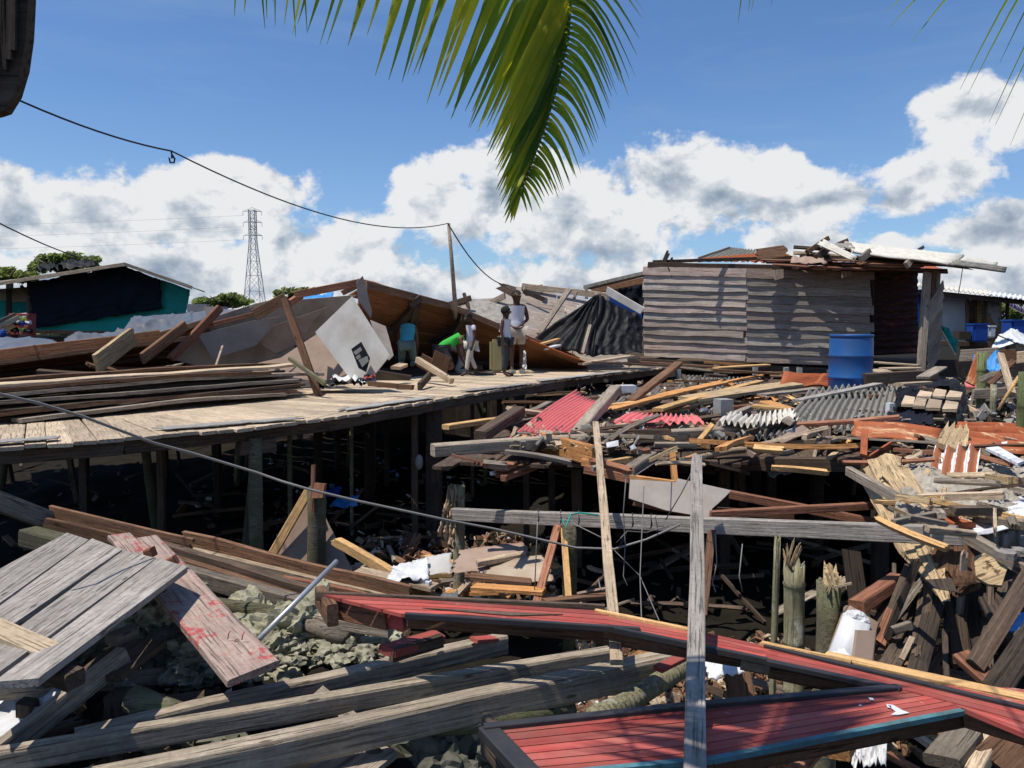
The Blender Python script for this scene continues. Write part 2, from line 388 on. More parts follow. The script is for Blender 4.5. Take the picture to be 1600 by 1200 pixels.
def post(name, base_p, top_p, r, m, bamboo=False, seg=12, jag=0, parent=None, taper=1.0):
    a, b = V(base_p), V(top_p); L = (b - a).length; z = (b - a).normalized(); x = V((1, 0, 0)) - z * z.x; x.normalize(); y = z.cross(x)
    mt = Matrix((x, y, z)).transposed().to_4x4(); mt.translation = a
    prof = []
    node = .24 + random.random() * .08; h = 0; k = 0
    if bamboo:
        while h < L - .02:
            prof += [(h, 1.0), (h + .012, 1.09), (h + .03, .97)]; h += node * random.uniform(.85, 1.15)
            if h < L - .05: prof.append((h - .03, .97))
        prof.append((L, 1.0))
    else:
        n = max(2, int(L / .2)); prof = [(L * i / n, 1 + mnoise.noise(V((i * .7, a.x * 9, a.y))) * .08) for i in range(n + 1)]
    prof.sort()
    vs = []; fs = []; n = len(prof); jr = [random.random() * jag for _ in range(seg)]
    sq = random.random() * 10
    for i, (h, s) in enumerate(prof):
        rr = r * s * (1 + (taper - 1) * h / L)
        ox = mnoise.noise(V((h * .8, sq, 0))) * r * .3
        for q in range(seg):
            an = 2 * math.pi * q / seg; bump = 1 + (0 if bamboo else mnoise.noise(V((math.cos(an) * 1.5, math.sin(an) * 1.5, h * 1.5 + sq))) * .12)
            vs.append((math.cos(an) * rr * bump + ox, math.sin(an) * rr * bump, h - (jr[q] if i == n - 1 else 0)))
    for i in range(n - 1):
        for q in range(seg): fs.append((i * seg + q, i * seg + (q + 1) % seg, (i + 1) * seg + (q + 1) % seg, (i + 1) * seg + q))
    if jag:
        vs.append((0, 0, L - jag * .8)); c = len(vs) - 1
        for q in range(seg): fs.append(((n - 1) * seg + q, (n - 1) * seg + (q + 1) % seg, c))
    else: fs.append(tuple(range((n - 1) * seg, n * seg)))
    o = link(name, vs, fs, m, mt, parent, True)
    return o
def patch(name, c, nu, nv, m, thick=.006, disp=None, edge=0, parent=None, smooth=True, hole=None, sub=None):
    """sheet over four corners (c[0]-c[1] one edge, c[3]-c[2] the opposite), displaced along its normal, real thickness"""
    c = [V(q) for q in c]; n = (c[1] - c[0]).cross(c[3] - c[0]).normalized(); o0 = c[0].copy()
    ax = (c[1] - c[0]).normalized(); ay = n.cross(ax); mt = Matrix((ax, ay, n)).transposed().to_4x4(); mt.translation = o0; inv = mt.inverted()
    vs = []; sd0 = random.random() * 30
    for s in (1, -1):
        for j in range(nv + 1):
            for i in range(nu + 1):
                u, v = i / nu, j / nv
                if edge:
                    eu = mnoise.noise(V((v * 7, sd0, 1))) * edge + mnoise.noise(V((v * 23, sd0, 1))) * edge * .5
                    ev = mnoise.noise(V((u * 7, sd0, 5))) * edge + mnoise.noise(V((u * 23, sd0, 5))) * edge * .5
                    if i in (0, nu): u += eu
                    if j in (0, nv): v += ev
                p = c[0].lerp(c[1], u).lerp(c[3].lerp(c[2], u), v)
                dd = disp(u, v) if disp else 0
                vs.append(inv @ (p + n * (dd + s * thick / 2)))
    W = nu + 1; N = W * (nv + 1); fs = []; keep = set()
    for j in range(nv):
        for i in range(nu):
            if hole and hole((i + .5) / nu, (j + .5) / nv): continue
            keep.add((i, j)); a = j * W + i; fs.append((a, a + 1, a + W + 1, a + W)); fs.append((N + a, N + a + W, N + a + W + 1, N + a + 1))
    for (i, j) in keep:
        a = j * W + i
        if (i, j - 1) not in keep: fs.append((a, N + a, N + a + 1, a + 1))
        if (i, j + 1) not in keep: fs.append((a + W, a + W + 1, N + a + W + 1, N + a + W))
        if (i - 1, j) not in keep: fs.append((a, a + W, N + a + W, N + a))
        if (i + 1, j) not in keep: fs.append((a + 1, N + a + 1, N + a + W + 1, a + W + 1))
    return link(name, vs, fs, m, mt, parent, smooth)
def corrug(name, c, waves, m, amp=.025, across='u', thick=.006, parent=None, edge=.01, n2=8, warp=.02, hole=None):
    k = waves * 6; s = random.random() * 20
    f = lambda u, v: amp * math.sin((u if across == 'u' else v) * waves * 2 * math.pi) + mnoise.noise(V((u * 2, v * 2, s))) * warp
    return patch(name, c, k if across == 'u' else n2, n2 if across == 'u' else k, m, thick, f, edge, parent, hole=hole)
def cloth(name, c, nu, nv, m, amp=.06, freq=4, seed=0, fold=None, edge=.03, parent=None, thick=.004, hole=None):
    def f(u, v):
        q = V((u * freq, v * freq, seed)); r = mnoise.noise(q) * amp * .8 + max(0, 1 - abs(mnoise.noise(q * 1.4 + V((3, 1, 0))) * 4)) ** 2 * amp * .5 + max(0, 1 - abs(mnoise.noise(q * 3.1 + V((7, 2, 0))) * 4)) ** 2 * amp * .22 + mnoise.noise(q * 6) * amp * .06
        return r + (fold(u, v) if fold else 0)
    return patch(name, c, nu, nv, m, thick, f, edge, parent, hole=hole)
def poly(name, pts, thick, m, parent=None, back=None):
    """flat board of any outline given by its corner points in space"""
    pts = [V(p) for p in pts]; c = sum(pts, V()) / len(pts); n = V()
    for i in range(len(pts)): n += (pts[i] - c).cross(pts[(i + 1) % len(pts)] - c)
    n.normalize(); ax = (pts[1] - pts[0]).normalized(); ay = n.cross(ax).normalized(); mt = Matrix((ax, ay, n)).transposed().to_4x4(); mt.translation = c; inv = mt.inverted()
    fl = [inv @ p for p in pts]; k = len(pts)
    vs = [(p.x, p.y, thick / 2) for p in fl] + [(p.x, p.y, -thick / 2) for p in fl]
    fs = [tuple(range(k)), tuple(range(k, 2 * k))[::-1]] + [(i, k + i, k + (i + 1) % k, (i + 1) % k) for i in range(k)]
    return link(name, vs, fs, m, mt, parent)
def box(name, c, s, m, rz=0, parent=None, rx=0, bev=.0):
    bm = bmesh.new(); bmesh.ops.create_cube(bm, size=1); bmesh.ops.scale(bm, vec=s, verts=bm.verts)
    if bev: bmesh.ops.bevel(bm, geom=bm.edges[:], offset=bev, segments=2, affect='EDGES')
    me = bpy.data.meshes.new(name); bm.to_mesh(me); bm.free(); me.materials.append(m); o = bpy.data.objects.new(name, me); COL.objects.link(o)
    o.matrix_basis = Matrix.Translation(V(c)) @ Matrix.Rotation(rz, 4, 'Z') @ Matrix.Rotation(rx, 4, 'X'); setp(o, parent); return o
def rockmesh(name, c, r, m, seed=0, parent=None, sub=3, squash=.7, rough=.35):
    bm = bmesh.new(); bmesh.ops.create_icosphere(bm, subdivisions=sub, radius=1)
    for v in bm.verts:
        n = v.co.normalized(); k = 1 + mnoise.noise(n * 1.6 + V((seed, 0, 0))) * rough * 1.3 + mnoise.noise(n * 5 + V((seed, 3, 0))) * rough * .5 - (max(0, 1 - abs(mnoise.noise(n * 6 + V((seed, 7, 0))) * 5)) * .22 + abs(mnoise.noise(n * 15 + V((seed, 3, 0)))) * .45 + mnoise.noise(n * 30 + V((seed, 3, 0))) * .16) * rough
        v.co = V((n.x * k * r[0], n.y * k * r[1], n.z * k * r[2] * squash))
    me = bpy.data.meshes.new(name); bm.to_mesh(me); bm.free(); me.materials.append(m); o = bpy.data.objects.new(name, me); COL.objects.link(o)
    o.location = c; o.rotation_euler.z = seed * 2.1; setp(o, parent); return o

def rough_log(name, a, b, r0, r1, m, flat=.6, jag=.3, seed=0, parent=None, seg=20, rings=26, tip=.25):
    a, b = V(a), V(b); L = (b - a).length; mt = frame(a, b, V((.8, .2, .4))); vs = []; fs = []
    R = random.Random(seed); ja = [R.random() ** 1.5 * jag for _ in range(seg)]; jb = [R.random() ** 1.5 * jag * .5 for _ in range(seg)]
    for i in range(rings + 1):
        f = i / rings; r = (r0 + (r1 - r0) * f)
        for k in range(seg):
            an = 2 * math.pi * k / seg; c, s_ = math.cos(an), math.sin(an)
            q = V((c * 2.2, s_ * 2.2, f * L * 1.1 + seed)); rr = r * (1 + mnoise.noise(q) * .45 + mnoise.noise(V((c * 6, s_ * 6, f * L * 2.5 + seed))) * .28 - abs(mnoise.noise(V((c * 12, s_ * 12, f * L * 4 + seed)))) * .25)
            e = max(0, (f - (1 - tip)) / tip); rr *= (1 - e * .75)
            x = f * L; x = min(x, L - ja[k]); x = max(x, jb[k])
            vs.append((x + R.uniform(-.004, .004), c * rr, s_ * rr * flat))
    for i in range(rings):
        for k in range(seg): fs.append((i * seg + k, i * seg + (k + 1) % seg, (i + 1) * seg + (k + 1) % seg, (i + 1) * seg + k))
    fs += [tuple(range(seg))[::-1], tuple(range(rings * seg, rings * seg + seg))]
    return link(name, vs, fs, m, mt, parent)
# ================================================================ GROUND
def ground_z(x, y):
    z = .45 + .12 * mnoise.noise(V((x * .5, y * .5, 0))) + .07 * mnoise.noise(V((x * 2.2, y * 2.2, 3)))
    # rubble bank rising under the near left side
    k = max(0, min(1, (5.6 - y) / 1.6)) * max(0, min(1, (.9 - x) / 1.4)); k = k * k * (3 - 2 * k)
    z += k * .75
    return z
def build_ground():
    xs = []; x = -9.0
    while x <= 12: xs.append(x); x += .12
    ys = []; y = .6
    while y < 26: ys.append(y); y += .12 if y < 12 else .35
    vs = [(a, b, ground_z(a, b) + .03 * mnoise.noise(V((a * 7, b * 7, 1)))) for b in ys for a in xs]; W = len(xs)
    fs = [(j * W + i, j * W + i + 1, (j + 1) * W + i + 1, (j + 1) * W + i) for j in range(len(ys) - 1) for i in range(W - 1)]
    struct(link('mud_ground', vs, fs, M['mud'], None, None, True))
    vs = []; fs = []
    # plain to the horizon around the detailed part
    rs = [(-4000, -9), (12, 4000)]
    def quad(x0, x1, y0, y1, z=.38):
        k = len(vs); vs.extend([(x0, y0, z), (x1, y0, z), (x1, y1, z), (x0, y1, z)]); fs.append((k, k + 1, k + 2, k + 3))
    quad(-4000, 4000, 25.6, 5000); quad(-4000, -8.8, -3000, 25.6); quad(11.8, 4000, -3000, 25.6); quad(-8.8, 11.8, -3000, .8)
    struct(link('ground_plain', vs, fs, M['mud']))
build_ground()

# ================================================================ BOARDWALK
DZ = 2.1
near_px = [(-300, 716), (0, 697), (120, 690), (250, 679), (400, 667), (490, 655), (560, 645), (680, 624), (800, 605), (870, 594), (960, 583), (1040, 574), (1080, 568)]
NE = [PZ(x, y, DZ) for x, y in near_px]
bw = struct(empty('boardwalk', (0, 9, DZ)))
def polyat(pts, s):
    for i in range(len(pts) - 1):
        L = (pts[i + 1] - pts[i]).length
        if s <= L or i == len(pts) - 2: return pts[i].lerp(pts[i + 1], s / L), (pts[i + 1] - pts[i]).normalized()
        s -= L
tot = sum((NE[i + 1] - NE[i]).length for i in range(len(NE) - 1))
def smooth_dir(s):
    d = V((0, 0, 0))
    for k in (-.9, -.45, 0, .45, .9): d += polyat(NE, min(max(s + k, 0), tot))[1]
    return d.normalized()
s = 0; rr = random.Random(5)
while s < tot - .1:
    w = rr.uniform(.13, .19); p, t = polyat(NE, s + w / 2); t = smooth_dir(s + w / 2)
    n = V((-t.y, t.x, 0)); over = rr.uniform(-.02, .05)
    a = p - n * over + V((0, 0, -.015 + rr.uniform(-.004, .006))); b = p + n * 2.45 + V((0, 0, -.015))
    plank('plank', a, b, w * .965, .03, M['deck'], wdir=t, parent=bw, rnd=rr, wob=.002)
    s += w
for off, zz in ((.05, -.09), (1.25, -.09), (2.3, -.09)):
    s = 0
    while s < tot:
        e = min(s + 1.9, tot); p, t = polyat(NE, s); q, t2 = polyat(NE, e); n = V((-t.y, t.x, 0)); n2 = V((-t2.y, t2.x, 0))
        plank('bearer', p + n * off + V((0, 0, zz)), q + n2 * off + V((0, 0, zz)), .11, .05, M['darkb'], wdir=V((0, 0, 1)), parent=bw, rnd=rr); s = e
# roofing felt strips laid over the near edge
for k, (x0, y0, x1, y1) in enumerate([(-40, 697, 92, 687), (252, 673, 470, 656), (545, 642, 680, 622), (735, 612, 835, 600), (850, 596, 985, 580)]):
    a = PZ(x0, y0, DZ + .012); b = PZ(x1, y1, DZ + .012); t = (b - a).normalized(); n = V((-t.y, t.x, 0))
    w = .16
    c = [a - n * .02, b - n * .02, b + n * w * .8, a + n * w]
    o = patch('roofing_felt', c, 24, 5, M['felt'], .008, lambda u, v: .010 * mnoise.noise(V((u * 9, v * 3, k))) + .012, .06)
    thing(o, ['rough grey felt strip on the boardwalk edge at the far left', 'long grey felt strip on the edge of the boardwalk below the plank stack', 'grey felt strip on the boardwalk edge below the leaning post',
              'grey felt strip on the boardwalk edge in front of the standing boys', 'narrow felt strip on the far boardwalk edge beside the debris'][k], 'felt strip', 'felt strips along the boardwalk edge')
# ---- posts under the boardwalk and the house floors
def under(px, top, bot, wpx, d, m, label, name='post', bamboo=False, cat='post', sq=False):
    a = P(px, bot, d); b = P(px, top, d); r = wpx / FPX * d / 2
    a.z = min(a.z, ground_z(a.x, a.y)) - .2
    if sq: o = plank(name, a, b, r * 2, r * 1.8, m, wdir=V((1, 0, 0)))
    else: o = post(name, a, b, r, m, bamboo)
    return thing(o, label, cat)
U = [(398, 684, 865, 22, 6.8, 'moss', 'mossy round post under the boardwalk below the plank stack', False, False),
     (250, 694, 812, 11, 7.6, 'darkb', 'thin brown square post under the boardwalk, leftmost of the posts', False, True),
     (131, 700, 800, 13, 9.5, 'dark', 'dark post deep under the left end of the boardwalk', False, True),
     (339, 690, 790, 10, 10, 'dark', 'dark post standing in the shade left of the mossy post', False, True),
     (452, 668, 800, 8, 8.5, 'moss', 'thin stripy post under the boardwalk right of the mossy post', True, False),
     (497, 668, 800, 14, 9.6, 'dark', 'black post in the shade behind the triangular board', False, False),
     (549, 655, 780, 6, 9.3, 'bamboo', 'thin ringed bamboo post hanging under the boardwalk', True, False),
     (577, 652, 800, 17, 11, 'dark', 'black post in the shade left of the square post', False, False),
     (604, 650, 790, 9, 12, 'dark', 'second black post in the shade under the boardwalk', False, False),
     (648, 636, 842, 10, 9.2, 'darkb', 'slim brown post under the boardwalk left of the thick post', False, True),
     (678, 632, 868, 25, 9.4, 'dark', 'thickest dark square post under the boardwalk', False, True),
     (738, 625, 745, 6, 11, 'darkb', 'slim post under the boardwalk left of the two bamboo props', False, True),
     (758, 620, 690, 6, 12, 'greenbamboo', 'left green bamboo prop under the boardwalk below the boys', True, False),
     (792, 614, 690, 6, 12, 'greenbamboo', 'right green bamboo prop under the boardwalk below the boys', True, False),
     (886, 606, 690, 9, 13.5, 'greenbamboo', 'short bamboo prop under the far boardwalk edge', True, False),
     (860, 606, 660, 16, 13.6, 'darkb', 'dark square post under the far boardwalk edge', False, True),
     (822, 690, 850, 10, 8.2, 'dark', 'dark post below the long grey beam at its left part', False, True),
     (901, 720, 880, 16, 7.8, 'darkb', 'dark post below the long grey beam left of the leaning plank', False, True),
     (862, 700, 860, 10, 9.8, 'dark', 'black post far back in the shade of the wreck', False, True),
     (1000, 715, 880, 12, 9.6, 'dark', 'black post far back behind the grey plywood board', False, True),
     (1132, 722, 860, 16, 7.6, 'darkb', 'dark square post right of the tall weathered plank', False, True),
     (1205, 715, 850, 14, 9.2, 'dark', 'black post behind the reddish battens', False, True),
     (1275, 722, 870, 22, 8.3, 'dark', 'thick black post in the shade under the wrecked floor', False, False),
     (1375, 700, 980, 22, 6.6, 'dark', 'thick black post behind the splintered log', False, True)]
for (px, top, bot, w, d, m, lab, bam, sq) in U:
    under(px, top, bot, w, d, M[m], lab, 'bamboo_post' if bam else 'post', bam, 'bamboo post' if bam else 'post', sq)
# beam end under the deck
thing(plank('cross_beam', P(372, 700, 6.75), P(428, 694, 6.95), .13, .13, M['darkb'], wdir=V((0, 0, 1))), 'short square beam end on top of the mossy round post', 'beam')
# floors of the houses beyond the walk (all stand on posts)
e = struct(empty('collapsed_house_floor', (-3, 9, 2.0)))
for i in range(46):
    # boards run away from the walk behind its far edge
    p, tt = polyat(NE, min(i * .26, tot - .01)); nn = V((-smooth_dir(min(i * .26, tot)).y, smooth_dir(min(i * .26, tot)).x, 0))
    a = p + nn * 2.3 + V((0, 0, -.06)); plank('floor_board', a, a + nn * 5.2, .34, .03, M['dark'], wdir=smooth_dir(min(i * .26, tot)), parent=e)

# added dark board screens blocking light that leaks in behind the floors
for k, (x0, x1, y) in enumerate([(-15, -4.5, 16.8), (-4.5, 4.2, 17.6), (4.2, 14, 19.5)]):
    wb = struct(empty('added_rear_screen', (x0, y, .3)))
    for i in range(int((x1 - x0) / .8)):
        plank('screen_board', V((x0 + i * .8 + .4, y, .2)), V((x0 + i * .8 + .4, y, 2.08)), .79, .03, M['dark'], wdir=V((1, 0, 0)), parent=wb)

EXTRA = []
R = random.Random(808)
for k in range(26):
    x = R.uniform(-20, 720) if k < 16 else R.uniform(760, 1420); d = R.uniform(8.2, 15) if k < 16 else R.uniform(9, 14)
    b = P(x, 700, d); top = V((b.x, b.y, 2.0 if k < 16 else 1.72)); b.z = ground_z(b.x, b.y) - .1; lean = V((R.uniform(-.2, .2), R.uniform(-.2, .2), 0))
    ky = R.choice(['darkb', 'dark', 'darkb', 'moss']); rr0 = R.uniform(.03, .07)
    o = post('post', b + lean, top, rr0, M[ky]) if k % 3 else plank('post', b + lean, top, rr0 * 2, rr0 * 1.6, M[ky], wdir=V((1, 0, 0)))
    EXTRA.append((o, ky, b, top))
# ================================================================ TREES, PYLON, FAR THINGS
def crown(name, c, r, nleaf, size, m, parent, seed, lumps=9):
    R = random.Random(seed); vs = []; fs = []; cl = []
    for k in range(lumps * 2):
        a = R.uniform(0, 6.28); q = R.uniform(.1, .95)
        cl.append((V((math.cos(a) * q * r[0], math.sin(a) * q * r[1], R.uniform(-.55, .6) * r[2] * (1 - .5 * q))), R.uniform(.14, .34)))
    for i in range(nleaf):
        ctr, s = R.choice(cl); d = V((R.gauss(0, 1), R.gauss(0, 1), R.gauss(0, 1))).normalized() * (R.random() ** .45)
        p = V(c) + ctr + V((d.x * s * r[0], d.y * s * r[1], d.z * s * r[2] * 1.1))
        n = V((R.gauss(0, 1), R.gauss(0, 1), R.gauss(0, 1))).normalized(); t = n.orthogonal().normalized(); b = n.cross(t); z = size * R.uniform(.5, 1.3)
        k = len(vs); vs += [p - t * z, p - b * z * .45, p + t * z, p + b * z * .45]; fs.append((k, k + 1, k + 2, k + 3))
    return link(name, vs, fs, m, None, parent)
def tree(px, top, base, halfw, d, label, seed, n=3500, size=.22, cat='tree', zb=.4):
    c = P(px, (top + base) / 2, d); rw = halfw / FPX * d; rh = (base - top) / 2 / FPX * d
    e = thing(empty('tree', (c.x, c.y, zb)), label, cat)
    crown('crown', c, (rw, rw * .8, rh), n, size, M['leaf'], e, seed, 12)
    R = random.Random(seed)
    tk = tube('trunk', [V((c.x, c.y, zb)), V((c.x + .1, c.y, c.z - rh * .6)), V((c.x, c.y, c.z))], .2, M['trunk'], e, 8, [.3, .22, .1])
    for k in range(6):
        a = k * 1.05 + R.random(); tube('limb', [V((c.x, c.y, c.z - rh * .6)), V((c.x + math.cos(a) * rw * .4, c.y + math.sin(a) * rw * .4, c.z)), V((c.x + math.cos(a) * rw * .7, c.y + math.sin(a) * rw * .6, c.z + rh * .4))], .07, M['trunk'], tk, 5, [.11, .07, .03])
    return e
tree(95, 386, 440, 52, 55, 'tallest rounded green tree rising behind the house wrapped in black netting', 11, 3600, .20)
tree(12, 408, 450, 42, 52, 'lower green tree at the left edge of the picture behind the netted house', 12, 3400, .19)
tree(350, 453, 486, 50, 80, 'broad low tree left of the foot of the pylon behind the silver plastic', 13, 3200, .26)
tree(462, 445, 472, 38, 85, 'sparse tree between the pylon and the tilted brown beam', 14, 1300, .28)
tree(1583, 466, 505, 34, 60, 'green bushy tree at the right edge behind the purple flags', 15, 3400, .22)
tree(1640, 470, 506, 40, 62, 'green tree cut by the right edge of the picture', 16, 2000, .22)
def belt():
    R = random.Random(4); vs = []; fs = []
    for i in range(15000):
        x = R.uniform(-190, 210); y = 165 + R.uniform(0, 25) + abs(x) * .1; h = 4.2 + 2.2 * mnoise.noise(V((x * .05, 0, 0))) + 1.2 * mnoise.noise(V((x * .3, 0, 7)))
        p = V((x, y, R.random() ** .6 * max(h, 2) * 1.05)); n = V((R.gauss(0, 1), R.gauss(0, 1), R.gauss(0, 1))).normalized(); t = n.orthogonal().normalized(); b = n.cross(t); z = R.uniform(.4, 1.1)
        k = len(vs); vs += [p - t * z, p - b * z * .6, p + t * z, p + b * z * .6]; fs.append((k, k + 1, k + 2, k + 3))
    stuff(link('mangrove_belt', vs, fs, M['leaf']), 'low far belt of mangrove along the horizon', 'mangrove')
belt()
def pylon():
    d = 300; c = P(398, 478, d); H = P(393, 330, d).z; w0 = 4.1; w1 = 1.15; e = thing(empty('transmission_tower', (c.x, c.y, .4)), 'tall steel lattice transmission tower on the horizon left of centre', 'pylon')
    lv = [0, 8, 15, 21, 26.5, 31, 35, 38.5, H - 6, H - 3, H]
    def hw(z): return w0 + (w1 - w0) * min(1, z / (H - 12))
    def cor(z): h = hw(z); return [V((c.x + a * h, c.y + b * h, .4 + z)) for a, b in ((-1, -1), (1, -1), (1, 1), (-1, 1))]
    bm_v = []; bm_f = []
    def bar(a, b, r=.13):
        t = (b - a).normalized(); x = t.orthogonal().normalized(); y = t.cross(x); k = len(bm_v)
        for q in (a, b):
            for s in range(3): an = s * 2.094; bm_v.append(q + x * math.cos(an) * r + y * math.sin(an) * r)
        for s in range(3): bm_f.append((k + s, k + (s + 1) % 3, k + 3 + (s + 1) % 3, k + 3 + s))
    for i in range(len(lv) - 1):
        A, B = cor(lv[i]), cor(lv[i + 1])
        for q in range(4):
            bar(A[q], B[q], .17); bar(A[q], B[(q + 1) % 4], .08); bar(A[(q + 1) % 4], B[q], .08); bar(B[q], B[(q + 1) % 4], .08)
    link('lattice_mast', bm_v, bm_f, M['pylon'], None, e)
    for z in (H - 9.5, H - 4.5, H - .3):
        bm_v.clear(); bm_f.clear(); v0 = V((c.x, c.y, .4 + z))
        for s in (-1, 1):
            tip = v0 + V((s * 3.6, 0, -.2)); bar(v0 + V((0, -1, 0)), tip, .1); bar(v0 + V((0, 1, 0)), tip, .1); bar(v0 + V((0, 0, 1.3)), tip, .1); bar(tip, tip - V((0, 0, 1.6)), .09)
        link('cross_arm', bm_v, bm_f, M['pylon'], None, e)
    for k, (z, s) in enumerate([(H - 9.5, -1), (H - 4.5, -1), (H - .3, -1)]):
        a = V((c.x + s * 3.6, c.y, z - 1.3)); b = P(-900, [385, 368, 349][k % 3] + (3 if s > 0 else 0), 330) if s < 0 else P(1500, [395, 382, 368][k % 3] + 60, 520)
        thing(tube('power_line', sag(a, b, 3.5, 20), .03, M['wireg']), ['lowest', 'middle', 'top'][k % 3] + ' overhead power line running ' + ('left' if s < 0 else 'right') + ' from the lattice tower', 'power line')
pylon()

# ---------------------------------------------------------------- pole and overhead cables
thing(tube('pole', [PZ(712, 560, 2.1) * 1, P(711, 474, 13.0), P(706, 410, 13.0), P(701, 349, 13.0)], .04, M['grey'], None, 8, [.042, .038, .034, .028]), 'thin crooked wooden pole carrying the cable behind the collapsed brown roof', 'pole')
c0, c1, c2, c3 = P(-80, 104, 4.5), P(268, 236, 6.4), P(700, 349, 12.95), P(792, 446, 16)
thing(tube('overhead_cable', sag(c0, c1, .06, 12)[:-1] + sag(c1, c2, .28, 26), .007, M['wire']), 'black overhead cable sagging across the sky to the thin pole', 'cable')
thing(tube('cable_loop', [c1, c1 - V((0, 0, .06)), P(264, 246, 6.4), P(266, 254, 6.4), P(272, 254, 6.4), P(273, 248, 6.4), P(269, 242, 6.4)], .008, M['wire']), 'small black cable loop hanging from the overhead cable', 'cable')
thing(tube('overhead_cable', sag(c2, c3, .22, 16), .011, M['wire']), 'short cable dropping right from the pole top to the wreckage', 'cable')
thing(tube('overhead_cable', sag(P(-60, 318, 9), P(150, 408, 21), .1, 16), .012, M['wire']), 'cable coming in from the left to the roof of the netted house', 'cable')
low = [(-60, 590, 3.2), (0, 616, 3.3), (60, 630, 3.5), (130, 651, 3.7), (200, 677, 3.9), (240, 692, 4.0), (300, 708, 4.2), (400, 738, 4.4), (440, 752, 4.4), (484, 765, 4.4), (560, 783, 4.5), (640, 800, 4.6), (700, 813, 4.7), (770, 826, 4.8), (840, 842, 4.85), (900, 856, 4.9), (960, 858, 4.9), (1010, 843, 4.9), (1062, 820, 4.9)]
thing(tube('sagging_cable', [P(*q) for q in low], .0075, M['wireg']), 'grey cable sagging low across the wreckage from the left edge', 'cable')
for k, pts in enumerate([[(978, 748, 4.9), (974, 800, 4.9), (977, 850, 4.9), (974, 900, 4.85), (980, 915, 4.8)], [(840, 815, 5), (838, 860, 5), (835, 930, 5)], [(1005, 1040, 3.4), (1000, 900, 4.2), (1006, 760, 4.9)],
                         [(1118, 835, 4.4), (1120, 880, 4.3), (1113, 910, 4.3), (1118, 925, 4.2)], [(880, 810, 5.2), (940, 840, 5), (1000, 900, 5), (1030, 970, 4.5)], [(990, 745, 4.9), (1020, 725, 5.2), (1055, 714, 5.6)], [(1080, 740, 4.4), (1065, 770, 4.5), (1040, 812, 4.6)], [(963, 848, 4.6), (980, 830, 4.7), (1010, 832, 4.8), (1045, 822, 4.8)], [(1160, 850, 4.5), (1155, 900, 4.4), (1160, 925, 4.4)], [(935, 905, 4.4), (938, 920, 4.3), (945, 925, 4.3)]]):
    thing(tube('wire', [P(*q) for q in pts], .0035, M['wireg']), ['pale wire dangling below the grey plywood board', 'thin wire hanging left of the yellow batten under the grey rail', 'long thin wire hanging straight right of the leaning plank', 'looped wire hanging right of the tall weathered plank', 'thin wire crossing down right behind the grey rail',
              'tangled wire above the grey plywood board', 'thin string crossing the grey plywood board', 'pale wire knotted under the grey rail', 'thin wire far right under the grey rail', 'hooked wire end beside the leaning plank'][k], 'wire')

# ================================================================ HOUSE WRAPPED IN NETTING (far left)
hd = 22
h = thing(empty('house', P(170, 520, hd)), 'low house wrapped in black and green shade netting behind silver plastic', 'house')
patch('roof_sheet', [P(195, 411, hd - .8), P(-70, 452, hd - .8), P(-60, 446, hd + 5), P(205, 416, hd + 5)], 10, 6, M['fibre'], .03, lambda u, v: .02 * mnoise.noise(V((u * 6, v * 3, 0))), .01, h)
patch('roof_sheet', [P(193, 411, hd - .8), P(320, 456, hd - .8), P(316, 455, hd + 5), P(205, 415, hd + 5)], 10, 6, M['fibre'], .03, None, .01, h)
plank('barge_board', P(195, 413, hd - .85), P(-60, 452, hd - .85), .10, .03, M['pale'], wdir=V((0, 0, 1)), parent=h)
plank('barge_board', P(193, 412, hd - .85), P(300, 449, hd - .85), .09, .03, M['grey'], wdir=V((0, 0, 1)), parent=h)
cloth('green_net', [P(52, 519, hd), P(252, 519, hd), P(252, 470, hd), P(48, 478, hd)], 30, 12, M['greennet'], .05, 5, 1, parent=h)
cloth('green_net', [P(248, 492, hd - .05), P(291, 492, hd - .05), P(297, 453, hd - .05), P(249, 436, hd - .05)], 16, 14, M['greennet'], .07, 4, 2, parent=h)
cloth('black_net', [P(54, 513, hd - .12), P(197, 491, hd - .12), P(197, 415, hd - .12), P(45, 441, hd - .12)], 40, 30, M['blacknet'], .14, 3, 3, edge=.05, parent=h, thick=.02)
cloth('black_net', [P(190, 492, hd - .16), P(252, 482, hd - .16), P(251, 437, hd - .16), P(190, 414, hd - .16)], 20, 24, M['blacknet'], .14, 3, 4, edge=.03, parent=h, thick=.02)
poly('porch_wall', [P(-60, 456, hd + 2.5), P(46, 448, hd + 2.5), P(46, 475, hd + 2.5), P(-60, 475, hd + 2.5)], .04, M['cream'], h)
cloth('porch_curtain', [P(-60, 520, hd + 2.2), P(12, 520, hd + 2.2), P(14, 470, hd + 2.2), P(-60, 470, hd + 2.2)], 10, 8, M['greennet'], .08, 4, 9, parent=h)
cloth('porch_curtain', [P(15, 491, hd + .4), P(48, 488, hd + .4), P(48, 470, hd + .4), P(15, 474, hd + .4)], 10, 8, M['greennet'], .1, 5, 19, parent=h)
post('porch_post', P(14, 530, hd), P(14, 452, hd), .07, M['dark'], parent=h)
post('porch_post', P(46, 530, hd), P(46, 440, hd), .07, M['darkb'], parent=h)
plank('brace', P(33, 446, hd - .1), P(44, 462, hd - .1), .08, .05, M['darkb'], wdir=V((0, 0, 1)), parent=h)
plank('sill_beam', P(50, 518, hd - .2), P(165, 520, hd - .2), .10, .08, M['brown'], wdir=V((0, 0, 1)), parent=h)
box('foundation', P(150, 548, hd + 2), (9, 3.2, .9), M['dark'], parent=h)
